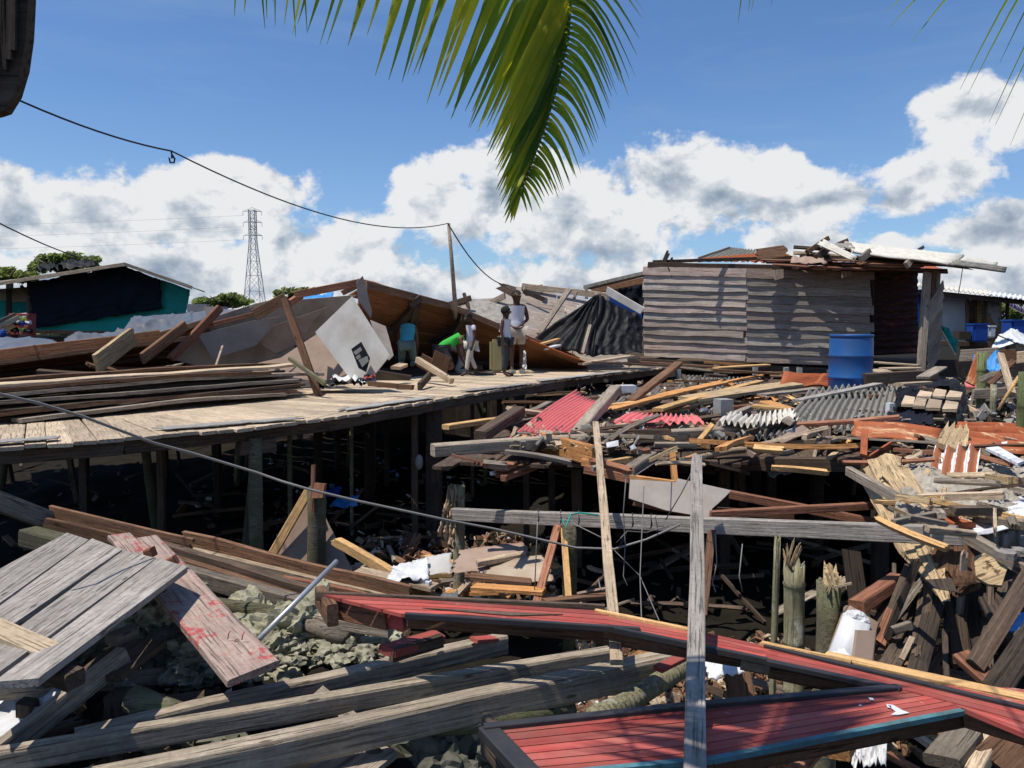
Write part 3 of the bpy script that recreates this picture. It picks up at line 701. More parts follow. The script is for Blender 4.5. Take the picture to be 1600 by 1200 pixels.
for k, (x0, x1, yb, yt) in enumerate([(55, 100, 428, 418), (85, 150, 424, 410)]):
    thing(cloth('plastic_heap', [P(x0, yb, hd - .2), P(x1, yb - 8, hd - .2), P(x1 - 6, yt - 1, hd + 1), P(x0 + 14, yt - 1, hd + 1)], 14, 8, M['blacktarp'], .22, 5, 30 + k), ['grey black plastic lying low on the left slope of the netted house', 'crumpled black plastic near the ridge of the netted house'][k], 'plastic sheet')
# red shelf
rs = thing(empty('shelf', P(34, 527, 19)), 'red wooden shelf frame full of household things beside the netted house', 'shelf')
for a, b in (((21, 491), (21, 527)), ((49, 491), (49, 527))): plank('upright', P(*a, 19), P(*b, 19), .06, .3, M['redpl'] if 'redpl' in M else M['red'], wdir=V((1, 0, 0)), parent=rs)
for y in (492, 510, 521): plank('shelf_board', P(20, y, 19), P(50, y, 19), .06, .32, M['red'], wdir=V((0, 0, 1)), parent=rs)
R = random.Random(2)
for k in range(9):
    o = rockmesh('bundle', P(R.uniform(24, 46), R.choice((504, 506, 517)), 18.9), (.08, .08, .09), R.choice([M['white'], M['blacktarp'], M['cld'], M['blacktarp'], M['bluec']]), k, sub=2)
    thing(o, 'small ' + ['white', 'pale', 'black', 'dark', 'round', 'lumpy', 'creased', 'tiny', 'rolled'][k] + ' bundle stowed in the red shelf', 'bundle', 'bundles in the red shelf')
for k, (a, b, m) in enumerate([((-5, 512), (30, 496), 'pale'), ((-5, 520), (22, 508), 'yellow'), ((-5, 505), (25, 492), 'grey'), ((-5, 528), (16, 522), 'grey')]):
    thing(plank('plank', P(*a, 18.5), P(*b, 18.8), .12, .04, M[m], wdir=V((0, 0, 1))), ['pale plank leaning towards the red shelf', 'yellow plank lying left of the red shelf', 'grey topmost plank left of the red shelf', 'grey lowest plank left of the red shelf'][k], 'plank')
thing(rockmesh('bottle', P(5, 521, 18.3), (.07, .07, .16), M['bluec'], 3, sub=2, rough=.05), 'small blue bottle at the left edge below the netted house', 'bottle')

# ================================================================ COLLAPSED HOUSE, left and middle
ch = thing(empty('collapsed_house', P(480, 590, 11.5)), 'collapsed wooden house with fallen brown roof and tilted white inner walls', 'collapsed house')
def strips(name, T0, T1, B0, B1, n, m, parent, th=.025, gap=.93, rnd=None, jit=.02):
    R = rnd or random.Random(8)
    for i in range(n):
        f = (i + .5) / n; a = T0.lerp(B0, f); b = T1.lerp(B1, f); wd = (B0 - T0).normalized(); w = (B0 - T0).length / n
        w2 = (B1 - T1).length / n
        plank(name, a + (a - b).normalized() * R.uniform(-jit, jit), b + (b - a).normalized() * R.uniform(-jit, jit), w * gap, th, m, wdir=wd, parent=parent, taper=w2 / w, rnd=R, roll=R.uniform(-.03, .03))
# right roof slope seen from below
T0, T1, B0, B1 = P(560, 440, 12.0), P(918, 566, 15.8), P(560, 590, 15.2), P(930, 578, 16.8)
Tm = P(700, 480, 14.0)
strips('ceiling_board', T0, Tm, B0, P(700, 590, 16.0), 8, M['ceil'], ch)
strips('ceiling_board', Tm, T1, P(700, 590, 16.0), B1, 8, M['ceil'], ch, rnd=random.Random(81))
def cover(name, T0, T1, B0, B1, m, parent, dz=.05):
    patch(name, [T0 + V((0, 0, dz)), T1 + V((0, 0, dz)), B1 + V((0, .1, dz)), B0 + V((0, .1, dz))], 12, 8, m, .02, lambda u, v: .01 * math.sin(u * 90), .01, parent)
cover('roof_sheet', T0, Tm, B0, P(700, 590, 16.0), M['rustd'], ch); cover('roof_sheet', Tm, T1, P(700, 590, 16.0), B1, M['rustd'], ch)
plank('ridge_board', P(572, 445, 12.0), P(700, 478, 13.9), .13, .04, M['brown'], wdir=V((0, .3, 1)), parent=ch)
plank('ridge_board', P(698, 477, 13.9), P(905, 563, 15.6), .12, .04, M['brown'], wdir=V((0, .3, 1)), parent=ch)
for a, b, w in (((654, 474, 13.2), (596, 538, 13.8), .12), ((652, 478, 13.2), (628, 560, 14.2), .11), ((726, 496, 14.1), (684, 560, 14.8), .10), ((735, 500, 14.2), (660, 540, 14.8), .1), ((600, 560, 14.0), (900, 578, 15.9), .12)):
    plank('rafter', P(*a), P(*b), w, .09, M['dark'], wdir=V((1, 0, .3)), parent=ch)
plank('rafter_end', P(640, 478, 13.0), P(657, 466, 13.1), .12, .09, M['darkb'], wdir=V((0, 0, 1)), parent=ch)
# left roof slope
L0, L1, LB0, LB1 = P(-120, 572, 8.9), P(330, 514, 10.6), P(-120, 640, 11.5), P(330, 596, 13.2)
strips('ceiling_board', L0, L1, LB0, LB1, 8, M['ceil'], ch, rnd=random.Random(82))
cover('roof_sheet', L0, L1, LB0, LB1, M['rustd'], ch)
plank('eave_board', P(-100, 567, 8.8), P(250, 524, 10.2), .13, .04, M['ceil'], wdir=V((0, .2, 1)), parent=ch)
plank('eave_board', P(-100, 580, 8.75), P(300, 528, 10.3), .06, .04, M['brown'], wdir=V((0, .2, 1)), parent=ch)
plank('eave_board', P(232, 530, 10.2), P(330, 500, 10.5), .08, .04, M['brown'], wdir=V((0, .2, 1)), parent=ch)
poly('ceiling_panel', [P(262, 562, 10.6), P(312, 503, 10.7), P(400, 474, 10.9), P(556, 458, 11.4), P(502, 517, 11.3), P(420, 560, 11.2), P(352, 582, 11.0)], .012, M['cream'], ch)
poly('ceiling_panel', [P(404, 516, 10.86), P(512, 481, 11.05), P(492, 498, 11.1), P(470, 536, 11.0), P(430, 552, 10.95), P(410, 540, 10.9)], .008, M['plyb'], ch)
poly('ceiling_panel', [P(310, 520, 10.5), P(395, 502, 10.6), P(440, 497, 10.7), P(400, 540, 10.7), P(330, 560, 10.5)], .008, M['plyg'], ch)
poly('wall_panel', [P(440, 560, 10.9), P(502, 517, 10.9), P(543, 584, 10.6), P(520, 594, 10.6), P(360, 596, 10.9), P(352, 578, 10.95)], .012, M['plyb'], ch)
plank('ridge_beam', P(398, 492, 10.2), P(447, 465, 10.3), .14, .09, M['brown'], wdir=V((0, 0, 1)), parent=ch)
plank('ridge_beam', P(392, 480, 10.6), P(446, 466, 10.4), .05, .05, M['grey'], wdir=V((0, 0, 1)), parent=ch)
plank('ridge_beam', P(460, 461, 10.4), P(563, 441, 10.7), .10, .08, M['redbrown'], wdir=V((0, 0, 1)), parent=ch)
plank('ridge_beam', P(452, 474, 10.3), P(470, 462, 10.5), .09, .07, M['redbrown'], wdir=V((0, 0, 1)), parent=ch)
plank('ridge_beam', P(535, 458, 10.6), P(560, 446, 10.7), .07, .05, M['redbrown'], wdir=V((0, 0, 1)), parent=ch)
plank('ridge_beam', P(315, 512, 10.5), P(400, 490, 10.7), .07, .06, M['redbrown'], wdir=V((0, 0, 1)), parent=ch)
wp = poly('wall_panel', [P(552, 462, 10.2), P(610, 560, 9.9), P(573, 592, 9.9), P(542, 588, 10.1), P(502, 516, 10.5)], .015, M['whiteboard'], ch)
poly('picture', [P(549, 545, 9.93), P(565, 534, 9.93), P(578, 560, 9.87), P(572, 582, 9.86), P(560, 575, 9.88)], .004, M['blacknet'], wp)
for pts in ([(552, 550), (563, 542), (566, 547), (556, 555)], [(560, 562), (574, 556), (576, 564), (566, 574)], [(556, 557), (562, 553), (564, 558), (558, 562)]):
    poly('picture_print', [P(x, y, 9.855) for x, y in pts], .002, M['cellblock'], wp)
poly('wall_panel', [P(558, 440, 10.5), P(569, 431, 10.5), P(574, 445, 10.5), P(575, 470, 10.6), P(579, 485, 10.6), P(577, 498, 10.6), P(560, 468, 10.5)], .02, M['plyg'], ch)
poly('wall_panel', [P(577, 501, 10.5), P(602, 508, 10.5), P(606, 528, 10.5), P(615, 556, 10.4), P(610, 562, 10.3), P(590, 535, 10.4)], .02, M['plyg'], ch)
for k, (a, b, w, m, lab) in enumerate([((444, 466, 9.7), (498, 619, 9.45), .085, 'brown', 'brown square post leaning on the tilted white wall with its foot on the boardwalk'),
        ((150, 569, 8.9), (213, 521, 9.6), .22, 'rot', 'broad rotten board sticking up from the fallen roof over the silver plastic'),
        ((222, 560, 9.2), (290, 508, 9.9), .13, 'brown', 'dark plank jutting up between two other boards of the fallen roof'),
        ((268, 560, 9.6), (344, 481, 10.4), .11, 'redbrown', 'long reddish plank sticking highest out of the fallen left roof'),
        ((332, 588, 9.2), (348, 541, 9.6), .03, 'pale', 'thin pale stick leaning in front of the dark opening of the house'),
        ((452, 560, 9.6), (508, 600, 9.2), .05, 'moss', 'yellow green bamboo stick lying under the leaning post'),
        ((576, 599, 9.6), (645, 605, 9.2), .06, 'brown', 'short brown batten lying on the boardwalk below the white wall'),
        ((655, 604, 10.3), (671, 587, 10.9), .11, 'darkb', 'short dark block lying on the boardwalk left of the pale batten'),
        ((652, 562, 11.6), (706, 596, 10.9), .09, 'pale', 'pale brown batten sloping onto the boardwalk beside the boys'),
        ((618, 575, 11.4), (630, 570, 11.6), .16, 'pale', 'small pale board under the knees of the child in cyan'),
        ((684, 583, 11.7), (692, 553, 11.7), .28, 'brown', 'upright round topped plank in front of the child in green'),
        ((655, 562, 11.9), (684, 578, 11.9), .22, 'brown', 'brown board lying between the two kneeling children'),
        ((570, 585, 12.1), (640, 596, 12.1), .2, 'dark', 'dark board on the floor behind the kneeling child in cyan'),
        ((700, 574, 14.3), (755, 577, 14.3), .14, 'darkb', 'dark board on the floor behind the boy in the pale shirt')]):
    wd = V((0, 0, 1)) if k not in (0, 9, 10) else V((1, 0, 0)); th = .05 if w > .1 else w * .8
    thing(plank('post' if k == 0 else 'plank', P(*a), P(*b), w, .08 if k == 0 else th, M[m], wdir=wd, jag=(0, .12 if k == 1 else 0)), lab, 'post' if k == 0 else 'plank')
thing(cloth('plastic_sheet', [P(170, 549, 10.7), P(332, 522, 11.2), P(322, 490, 12.8), P(210, 495, 12.6)], 60, 34, M['silver'], .10, 2.0, 2.5, edge=.015), 'big silver grey plastic sheet peaked over the fallen roof', 'plastic sheet')
thing(cloth('plastic_sheet', [P(84, 562, 10.5), P(230, 541, 10.9), P(222, 514, 12.4), P(112, 521, 12.2)], 50, 30, M['silver'], .10, 2.0, 5.5, edge=.015), 'lower silver grey plastic sheet with a bright crease, left of the peaked one', 'plastic sheet')
thing(cloth('plastic_sheet', [P(-60, 582, 9.8), P(96, 562, 10.6), P(84, 528, 13), P(-60, 534, 12.6)], 34, 20, M['silver'], .12, 1.8, 6.5, edge=.02), 'shiny grey plastic sheet over the roof at the left edge', 'plastic sheet')
thing(cloth('plastic_sheet', [P(452, 478, 11.2), P(520, 468, 11.4), P(522, 460, 12), P(462, 468, 12)], 14, 8, M['bluetarp'], .1, 5, 16.5), 'small blue plastic bundle on the ceiling beams behind the ridge', 'plastic sheet')
thing(box('styrofoam_box', P(310, 486, 16), (.38, .3, .28), M['cellblock'], .2), 'grey box standing behind the silver plastic, left one of two', 'box')
thing(box('styrofoam_box', P(338, 487, 15.5), (.34, .3, .20), M['plyg'], -.1), 'darker grey box behind the silver plastic next to the pale box', 'box')
thing(box('styrofoam_box', P(355, 490, 15), (.34, .3, .16), M['white'], .1), 'flat white box behind the long reddish plank', 'box')
thing(poly('board', [P(255, 587, 8.8), P(278, 581, 9), P(283, 587, 8.8), P(258, 592, 8.6)], .01, M['white']), 'small bluish white board lying on the plank stack', 'board')
for k, (x, y, w, m) in enumerate([(540, 593, .5, 'white'), (560, 598, .3, 'blacktarp'), (520, 600, .6, 'blacktarp'), (575, 597, .35, 'white'), (578, 588, .25, 'red'), (505, 604, .5, 'whiteboard')]):
    thing(cloth('rag', [P(x - w * 40, y + 4, 9.8), P(x + w * 40, y + 2, 9.8), P(x + w * 35, y - 4, 10.3), P(x - w * 35, y - 4, 10.3)], 8, 6, M[m], .08, 5, k * 3), ['white rag below the white wall corner', 'black rag right of the white rag', 'black cloth heap left of the white rag', 'white scrap at the lower tip of the white wall', 'small red cloth by the picture on the white wall', 'pale flat scrap right of the leaning post foot'][k], 'rag')

# ---------------------------------------------------------------- stack of planks on the boardwalk
R = random.Random(21)
pa, pb = PZ(-40, 668, DZ), PZ(452, 622, DZ); ax = (pb - pa).normalized(); nn = V((-ax.y, ax.x, 0))
lab_n = 0
lvl_names = ['bottom layer', 'second layer', 'third layer', 'fourth layer', 'fifth layer', 'sixth layer', 'top layer']
spot_names = ['front edge', 'second row', 'middle', 'fourth row', 'back']
Lall = (pb - pa).length
for lv in range(7):
    for r_ in range(5 - lv // 3):
        ln = R.uniform(2.6, 4.2); s0 = R.uniform(-.3, max(.1, Lall - ln - .05)) if lv else R.uniform(-.2, Lall - ln)
        if r_ == 0: s0 = R.uniform(max(0, Lall - ln - .5), Lall - ln + .1)
        off = r_ * .27 + lv * .04 + R.uniform(-.08, .07); z = DZ + .03 + lv * .052
        a = pa + ax * s0 + nn * off + V((0, 0, z - pa.z)); b = a + ax * ln + nn * R.uniform(-.12, .16) + V((0, 0, R.uniform(-.01, .03)))
        mm = R.choice(['dark', 'darkb', 'darkb', 'brown', 'grey', 'darkb'])
        if lv == 6 and r_ == 0: mm = 'pale'
        o = plank('plank', a, b, R.uniform(.15, .24), .035, M[mm], rnd=R, roll=R.uniform(-.12, .12), jag=(.04 if R.random() < .4 else 0, .08 if R.random() < .5 else 0), bend=R.uniform(-.02, .05), wob=.02)
        thing(o, {'dark': 'blackish', 'darkb': 'dark brown', 'brown': 'brown', 'grey': 'greyish', 'pale': 'pale sunlit'}[mm] + ' plank in the ' + lvl_names[lv] + ' of the stack, ' + spot_names[r_], 'plank', 'planks stacked on the boardwalk')
for k, (a, b, w, m) in enumerate([((0, 603, 8.6), (165, 588, 8.9), .16, 'dark'), ((15, 598, 8.9), (262, 578, 9.3), .14, 'darkb'), ((60, 592, 9.3), (282, 573, 9.8), .12, 'dark'), ((-30, 612, 8.0), (155, 592, 8.6), .12, 'brown'),
        ((28, 601, 8.4), (165, 590, 8.8), .15, 'rot'), ((-30, 622, 7.6), (30, 596, 8.4), .12, 'darkb'), ((-30, 590, 9.8), (260, 556, 10.6), .1, 'dark'), ((100, 610, 8.3), (320, 588, 9.0), .12, 'yellow')]):
    thing(plank('plank', P(*a), P(*b), w, .04, M[m], rnd=R, jag=(.06, .04)), ['dark plank across the back of the stack at the left', 'long dark plank resting behind the stack', 'dark plank deep under the fallen roof', 'brown plank on the left end of the stack', 'rotten plank with ragged ends on the stack', 'short dark plank tilted at the left end of the stack', 'black plank just below the fallen eave', 'thin yellowish plank lying along the top of the stack'][k], 'plank')
# ================================================================ WRECKAGE BEHIND THE BOYS
lw = thing(empty('fallen_wall', P(880, 560, 16)), 'fallen grey plank wall leaning back behind the tallest boy', 'wall')
A0, A1, C0, C1 = P(806, 447, 16.8), P(962, 478, 16.8), P(812, 560, 15.2), P(985, 590, 15.6)
R = random.Random(31)
for i in range(12):
    f = (i + .5) / 12; a = A0.lerp(C0, f); b = A1.lerp(C1, f); w = (C0 - A0).length / 12
    mid = a.lerp(b, R.uniform(.4, .6))
    for (p, q) in ((a, mid), (mid + (b - a) * .01, b)):
        plank('board', p + V((0, -.01 * (i % 2), 0)), q, w * .93, .025, M['shackw'] if i % 3 else M['plyg'], wdir=(C0 - A0), roll=.1, parent=lw, rnd=R, wob=.02)
for k, (a, b, w) in enumerate([((890, 452, 16.1), (842, 522, 15.4), .11), ((845, 446, 16.6), (846, 458, 16.5), .08), ((916, 450, 16.6), (916, 466, 16.5), .07), ((818, 444, 16.7), (820, 454, 16.6), .06), ((900, 456, 16.5), (897, 466, 16.4), .06)]):
    plank('stud', P(*a), P(*b), w, .06, M['grey'], wdir=V((1, 0, .2)), parent=lw)
plank('top_plate', P(815, 447, 16.7), P(948, 462, 16.7), .13, .05, M['pale'], wdir=V((0, 0, 1)), parent=lw)
plank('gap_cover', P(818, 455, 16.4), P(850, 468, 16.3), .10, .02, M['dark'], wdir=V((0, 0, 1)), parent=lw)
def fold(u, v): return .035 * math.sin(u * 30 + 1 * math.sin(v * 5 + u * 6)) * (1 - v * .3)
thing(cloth('tarpaulin', [P(828, 534, 15.3), P(925, 556, 14.6), P(936, 462, 15.4), P(932, 461, 15.5)], 56, 22, M['blacktarp'], .07, 2, 1, fold, .01), 'left half of the black plastic tent, spreading down left from its peak', 'tarpaulin')
thing(cloth('tarpaulin', [P(915, 556, 14.6), P(1003, 552, 14.8), P(1004, 498, 15.6), P(935, 461, 15.4)], 60, 30, M['blacktarp'], .08, 2, 7, lambda u, v: (.02) * math.sin(v * 26 + u * 9 + 2 * math.sin(u * 7)) * u + .03 * math.sin(u * 33 + 2 * math.sin(v * 6)) * (1 - u), .01), 'right half of the black plastic tent, draped up to the shack wall', 'tarpaulin')
thing(post('stake', P(932, 470, 15.5), P(934, 455, 15.5), .07, M['grey'], jag=.06), 'grey stake end poking out of the peak of the black plastic tent', 'stake')
thing(plank('plank', P(910, 552, 14.3), P(922, 508, 14.7), .06, .04, M['grey'], wdir=V((1, 0, 0))), 'grey stick propped against the black plastic tent', 'plank')
bh = thing(empty('house', P(960, 500, 21)), 'dark open house with a low sloping roof behind the black plastic tent', 'house')
plank('roof_edge', P(918, 449, 19.5), P(1012, 427, 18), .09, .3, M['fibre'], wdir=V((0, 0, 1)), parent=bh)
plank('wall_beam', P(925, 455, 20), P(1012, 437, 18.5), .16, .05, M['brown'], wdir=V((0, 0, 1)), parent=bh)
poly('wall', [P(925, 560, 21), P(1030, 560, 21), P(1030, 436, 21), P(925, 452, 21)], .05, M['cream'], bh)
cloth('dark_interior', [P(960, 520, 20.4), P(1025, 520, 20.4), P(1025, 442, 20.4), P(966, 450, 20.4)], 16, 14, M['blacknet'], .1, 4, 3, parent=bh)  # black cloth standing in for the shade inside the open house
plank('post', P(964, 520, 20), P(964, 446, 20), .09, .09, M['darkb'], wdir=V((1, 0, 0)), parent=bh)
thing(plank('board', P(948, 454, 15.9), P(1004, 486, 15.5), .16, .05, M['whiteboard'], wdir=V((0, 0, 1))), 'pale grimy board sloping down to the shack wall', 'board')
thing(poly('board', [P(950, 458, 16), P(1003, 488, 15.7), P(1003, 506, 15.7), P(955, 478, 16)], .02, M['bluec']), 'dark bluish sheet under the pale sloping board', 'board')
# roofs and sticks left of the tall boy
for k, (pts, m, lab) in enumerate([([(716, 486), (728, 468), (790, 466), (815, 505), (740, 505)], 'fibre', 'large grey metal sheet lying behind the collapsed roof'),
        ([(735, 478), (792, 459), (806, 463), (806, 500), (770, 505)], 'plyg', 'pale grey sheet standing behind the boys'),
        ([(757, 494), (776, 488), (780, 497), (760, 500)], 'orange', 'small orange board between the grey sheets behind the boys')]):
    thing(poly('metal_sheet' if k < 2 else 'board', [P(x, y, 17 + k - (y - 460) * .02) for x, y in pts], .02, M[m]), lab, 'metal sheet' if k < 2 else 'board')
for k, (a, b, w, m, lab) in enumerate([((690, 480), (736, 466), .12, 'darkb', 'dark plank end left behind the pole'), ((694, 478), (727, 472), .10, 'dark', 'blackish plank under the plank end behind the pole'),
        ((725, 458), (735, 490), .07, 'dark', 'dark stick tilted right of the pole'), ((718, 474), (727, 492), .07, 'grey', 'grey stick standing behind the pole'), ((765, 474), (789, 462), .12, 'grey', 'grey plank tilted up right behind the boys'),
        ((766, 474), (774, 494), .06, 'grey', 'thin grey stick under the tilted plank'), ((772, 470), (776, 490), .05, 'grey', 'second thin grey stick under the tilted plank'), ((777, 446), (812, 464), .14, 'darkb', 'dark thick broken plank at the end of the cable'),
        ((782, 445), (816, 454), .08, 'grey', 'grey plank jutting left above the tallest boy'), ((740, 494), (800, 488), .12, 'brown', 'brown plank across the gap between the small boys'), ((700, 486), (728, 480), .08, 'pale', 'pale plank at the end of the brown ridge')]):
    thing(plank('plank', P(*a, 16.6 + k * .05), P(*b, 16.4 + k * .05), w, .05, M[m], wdir=V((0, 0, 1)), jag=(.1, 0) if k in (7, 8) else (0, 0)), lab, 'plank')
# small brown lean-to right of the tallest boy
lt = thing(empty('fallen_roof', P(870, 575, 14.6)), 'low brown fallen roof piece right of the tallest boy', 'roof')
strips('ceiling_board', P(818, 528, 14.2), P(912, 567, 14.3), P(818, 575, 15.6), P(915, 573, 15.3), 5, M['ceil'], lt)
patch('roof_sheet', [P(816, 526, 14.1), P(914, 565, 14.2), P(918, 568, 15.6), P(816, 560, 15.9)], 10, 4, M['rustd'], .02, None, .01, lt)
for k, (a, b, w, m, lab) in enumerate([((905, 569, 14.2), (990, 556, 14.6), .22, 'pale', 'pale board lying below the black plastic tent'), ((955, 568, 14.8), (1005, 566, 15), .14, 'redbrown', 'reddish batten at the far end of the boardwalk'),
        ((845, 538, 14.4), (872, 530, 14.6), .12, 'yellow', 'yellow board scrap left of the tent foot'), ((850, 545, 14.3), (872, 540, 14.4), .2, 'white', 'white board scrap behind the brown fallen roof piece'), ((925, 566, 14.0), (1050, 572, 14.2), .10, 'darkb', 'dark board along the far boardwalk end'),
        ((1000, 566, 14.6), (1130, 574, 14.6), .14, 'brown', 'brown board in front of the shack wall foot'), ((1100, 566, 14.2), (1190, 572, 14.4), .16, 'orange', 'orange board in front of the shack wall')]):
    thing(plank('plank', P(*a), P(*b), w, .04, M[m], jag=(.1, .1) if k in (0, 6) else (0, 0)), lab, 'plank')

# ================================================================ THE PLANK SHACK
sh = thing(empty('shack', P(1230, 580, 16.5)), 'grey plank shack with a torn roof behind the blue barrel', 'shack')
Lx, Mx, Rx = 17.0, 16.5, 16.45
R = random.Random(12)
def shackwall(x0, x1, d0, d1, yt0, yb0, yt1, yb1, n, m, seed, skew=0):
    R = random.Random(seed)
    for i in range(n):
        f0, f1 = i / n, (i + 1) / n
        a = P(x0 + R.uniform(-2, 1), yt0 + (yb0 - yt0) * (f0 + f1) / 2, d0); b = P(x1 + R.uniform(-3, 5), yt1 + (yb1 - yt1) * (f0 + f1) / 2, d1)
        w = (yb0 - yt0) / n / FPX * d0
        nx = 22; vs = []; mt = frame(a, b, V((0, 0, -1))); L = (b - a).length; s = R.random() * 40
        for q in range(nx + 1):
            x = L * q / nx; wv = mnoise.noise(V((x * 1.3, s, 0))) * .022 + mnoise.noise(V((x * 4, s, 3))) * .010
            ht = w * .5 + wv
            top = -w * .62
            # wedge lap: top edge tucked in, bottom edge standing proud of the next board
            # local Z = x cross y
            sgn = -1 if mt.to_3x3() @ V((0, 0, 1)) @ V((0, -1, 0)) > 0 else 1
            pr = -.042 * sgn * (1 + .3 * mnoise.noise(V((x * 2, s, 8)))); tk = .012 * sgn
            vs += [(x, top, .004 * -sgn), (x, ht, pr), (x, ht, pr + tk * 1.6), (x, top, tk)]
        fs = []
        for q in range(nx):
            for j in range(4): fs.append((q * 4 + j, q * 4 + (j + 1) % 4, q * 4 + 4 + (j + 1) % 4, q * 4 + 4 + j))
        fs += [(3, 2, 1, 0), tuple(nx * 4 + j for j in range(4))]
        link('wall_board', vs, fs, (M['shackr'] if (i * 7 + seed) % 5 == 3 else (M['shackg'] if (i * 3 + seed) % 4 == 1 else m)), mt, sh)
shackwall(1006, 1164, Lx, Mx, 418, 556, 421, 564, 12, M['shackw'], 3)
shackwall(1167, 1361, Mx, Rx, 421, 565, 424, 574, 11, M['shackg'], 8)
for x, y0, y1 in ((1217, 421, 436), (1322, 420, 432)): plank('patch_board', P(x, y0, 16.25), P(x + 1, y1, 16.25), .2, .02, M['shackw'], wdir=V((1, 0, 0)), parent=sh)
plank('sill', P(1002, 566, 16.9), P(1365, 584, 16.4), .16, .1, M['dark'], wdir=V((0, 0, 1)), parent=sh)
corrug('inner_sheet', [P(1355, 556, 18.2), P(1434, 552, 18.2), P(1434, 420, 18.2), P(1355, 420, 18.2)], 12, M['rustk'], .02, 'v', parent=sh, edge=0)
for i in range(7):
    a = P(1000, 566, 17.2 + i * .45); b = P(1445, 582, 16.6 + i * .45); a.z = b.z = 2.12; plank('floor_board', a, b, .44, .03, M['darkb'], parent=sh)
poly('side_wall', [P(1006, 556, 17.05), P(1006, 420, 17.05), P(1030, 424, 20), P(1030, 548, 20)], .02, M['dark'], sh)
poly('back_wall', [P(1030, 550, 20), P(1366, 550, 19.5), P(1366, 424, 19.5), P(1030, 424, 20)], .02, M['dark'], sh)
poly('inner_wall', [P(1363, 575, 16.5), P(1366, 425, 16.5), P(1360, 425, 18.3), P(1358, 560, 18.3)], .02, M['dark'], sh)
plank('corner_post', P(1438, 590, 15.2), P(1449, 426, 15.4), .14, .10, M['grey'], wdir=V((1, 0, 0)), parent=sh)
plank('corner_post', P(1456, 470, 15.6), P(1459, 422, 15.7), .07, .07, M['brown'], wdir=V((1, 0, 0)), parent=sh)
plank('corner_post', P(1464, 455, 15.7), P(1466, 424, 15.8), .08, .07, M['grey'], wdir=V((1, 0, 0)), parent=sh)
for i in range(8):
    # diagonal boards of the leaning side wall
    f = i / 8; y0 = 478 + f * 108; y1 = 458 + f * 108
    a = P(1450 - f * 2, y0 + 6, 15.3); b = P(1474 - f * 6, y1 - 3 - (10 if i < 6 else 0), 15.9); plank('side_board', a, b, .19, .02, M['grey'], wdir=V((0, 0, 1)), parent=sh)
rf = empty('roof', P(1240, 410, 16.5)); setp(rf, sh)
def rp(name, *a, **k): return plank(name, *a, parent=rf, **k)
rp('eave_beam', P(1012, 413, 17.0), P(1480, 424, 15.9), .10, .08, M['darkb'], wdir=V((0, 0, 1)))
rp('eave_beam', P(1020, 409, 17.1), P(1240, 402, 16.9), .07, .06, M['dark'], wdir=V((0, 0, 1)))
rp('rafter', P(1037, 411, 17.0), P(1046, 390, 17.0), .09, .07, M['dark'], wdir=V((1, 0, 0)), jag=(0, .1))
rp('rafter', P(1047, 411, 17.0), P(1052, 402, 17.0), .07, .06, M['dark'], wdir=V((1, 0, 0)), jag=(0, .05))
rp('rafter', P(1044, 418, 16.85), P(1053, 440, 16.85), .025, .02, M['dark'], wdir=V((1, 0, 0)))
corrug('roof_sheet', [P(1085, 407, 17.6), P(1205, 407, 17.6), P(1200, 392, 19.4), P(1138, 387, 19.4)], 14, M['fibre'], .03, 'u', parent=rf)
corrug('roof_sheet', [P(1055, 408, 17.2), P(1250, 408, 17.0), P(1222, 392, 18), P(1160, 400, 18)], 14, M['rustd'], .02, 'u', parent=rf)
rp('roof_board', P(1180, 399, 16.2), P(1232, 391, 16.4), .25, .04, M['brown'], wdir=V((0, .4, 1)), jag=(.1, .2))
rp('roof_board', P(1092, 403, 16.4), P(1140, 387, 16.6), .05, .06, M['grey'], wdir=V((0, 0, 1)))
R = random.Random(77)
for k in range(26):
    x0 = 1190 + R.uniform(0, 190); ln = R.uniform(40, 130); y = 404 + R.uniform(0, 14) + (x0 - 1190) * .02; d = 15.4 + R.uniform(0, .8)
    rp('roof_board', P(x0, y, d), P(min(x0 + ln, 1476), y + R.uniform(0, 4), d - .1), R.uniform(.10, .2), .025, M[R.choice(['redbrown', 'brown', 'redbrown', 'pale', 'brown', 'darkb'])], wdir=V((0, 1, .25)), jag=(0, .06), rnd=R)
for k, (a, b, w, m) in enumerate([((1261, 394, 15.9), (1294, 372, 16.3), .10, 'brown'), ((1275, 403, 15.7), (1292, 390, 16), .13, 'darkb'), ((1345, 406, 15.3), (1359, 393, 15.6), .13, 'grey'), ((1416, 415, 15.1), (1424, 405, 15.2), .13, 'grey'),
        ((1240, 386, 16.3), (1330, 393, 16), .06, 'dark'), ((1240, 395, 16.1), (1400, 407, 15.9), .07, 'pale'), ((1310, 381, 16.6), (1324, 376, 16.7), .08, 'darkb'), ((1436, 390, 16.3), (1443, 386, 16.3), .06, 'dark'), ((1250, 400, 16), (1420, 410, 15.8), .09, 'dark')]):
    rp('rafter', P(*a), P(*b), w, .07, M[m], wdir=V((0, .3, 1)))
corrug('roof_sheet', [P(1333, 394, 15.7), P(1489, 415, 14.7), P(1507, 399, 15.7), P(1318, 379, 16.7)], 7, M['fibre_l'], .035, 'v', thick=.02, parent=rf, edge=.01)
corrug('roof_sheet', [P(1340, 393, 16.0), P(1500, 413, 15.0), P(1522, 422, 14.9), P(1370, 404, 15.8)], 2, M['dark'], .02, 'v', parent=rf)
corrug('roof_sheet', [P(1276, 381, 15.8), P(1288, 376, 15.9), P(1340, 403, 15.2), P(1330, 406, 15.1)], 2, M['fibre_l'], .03, 'u', thick=.015, parent=rf, edge=.0)
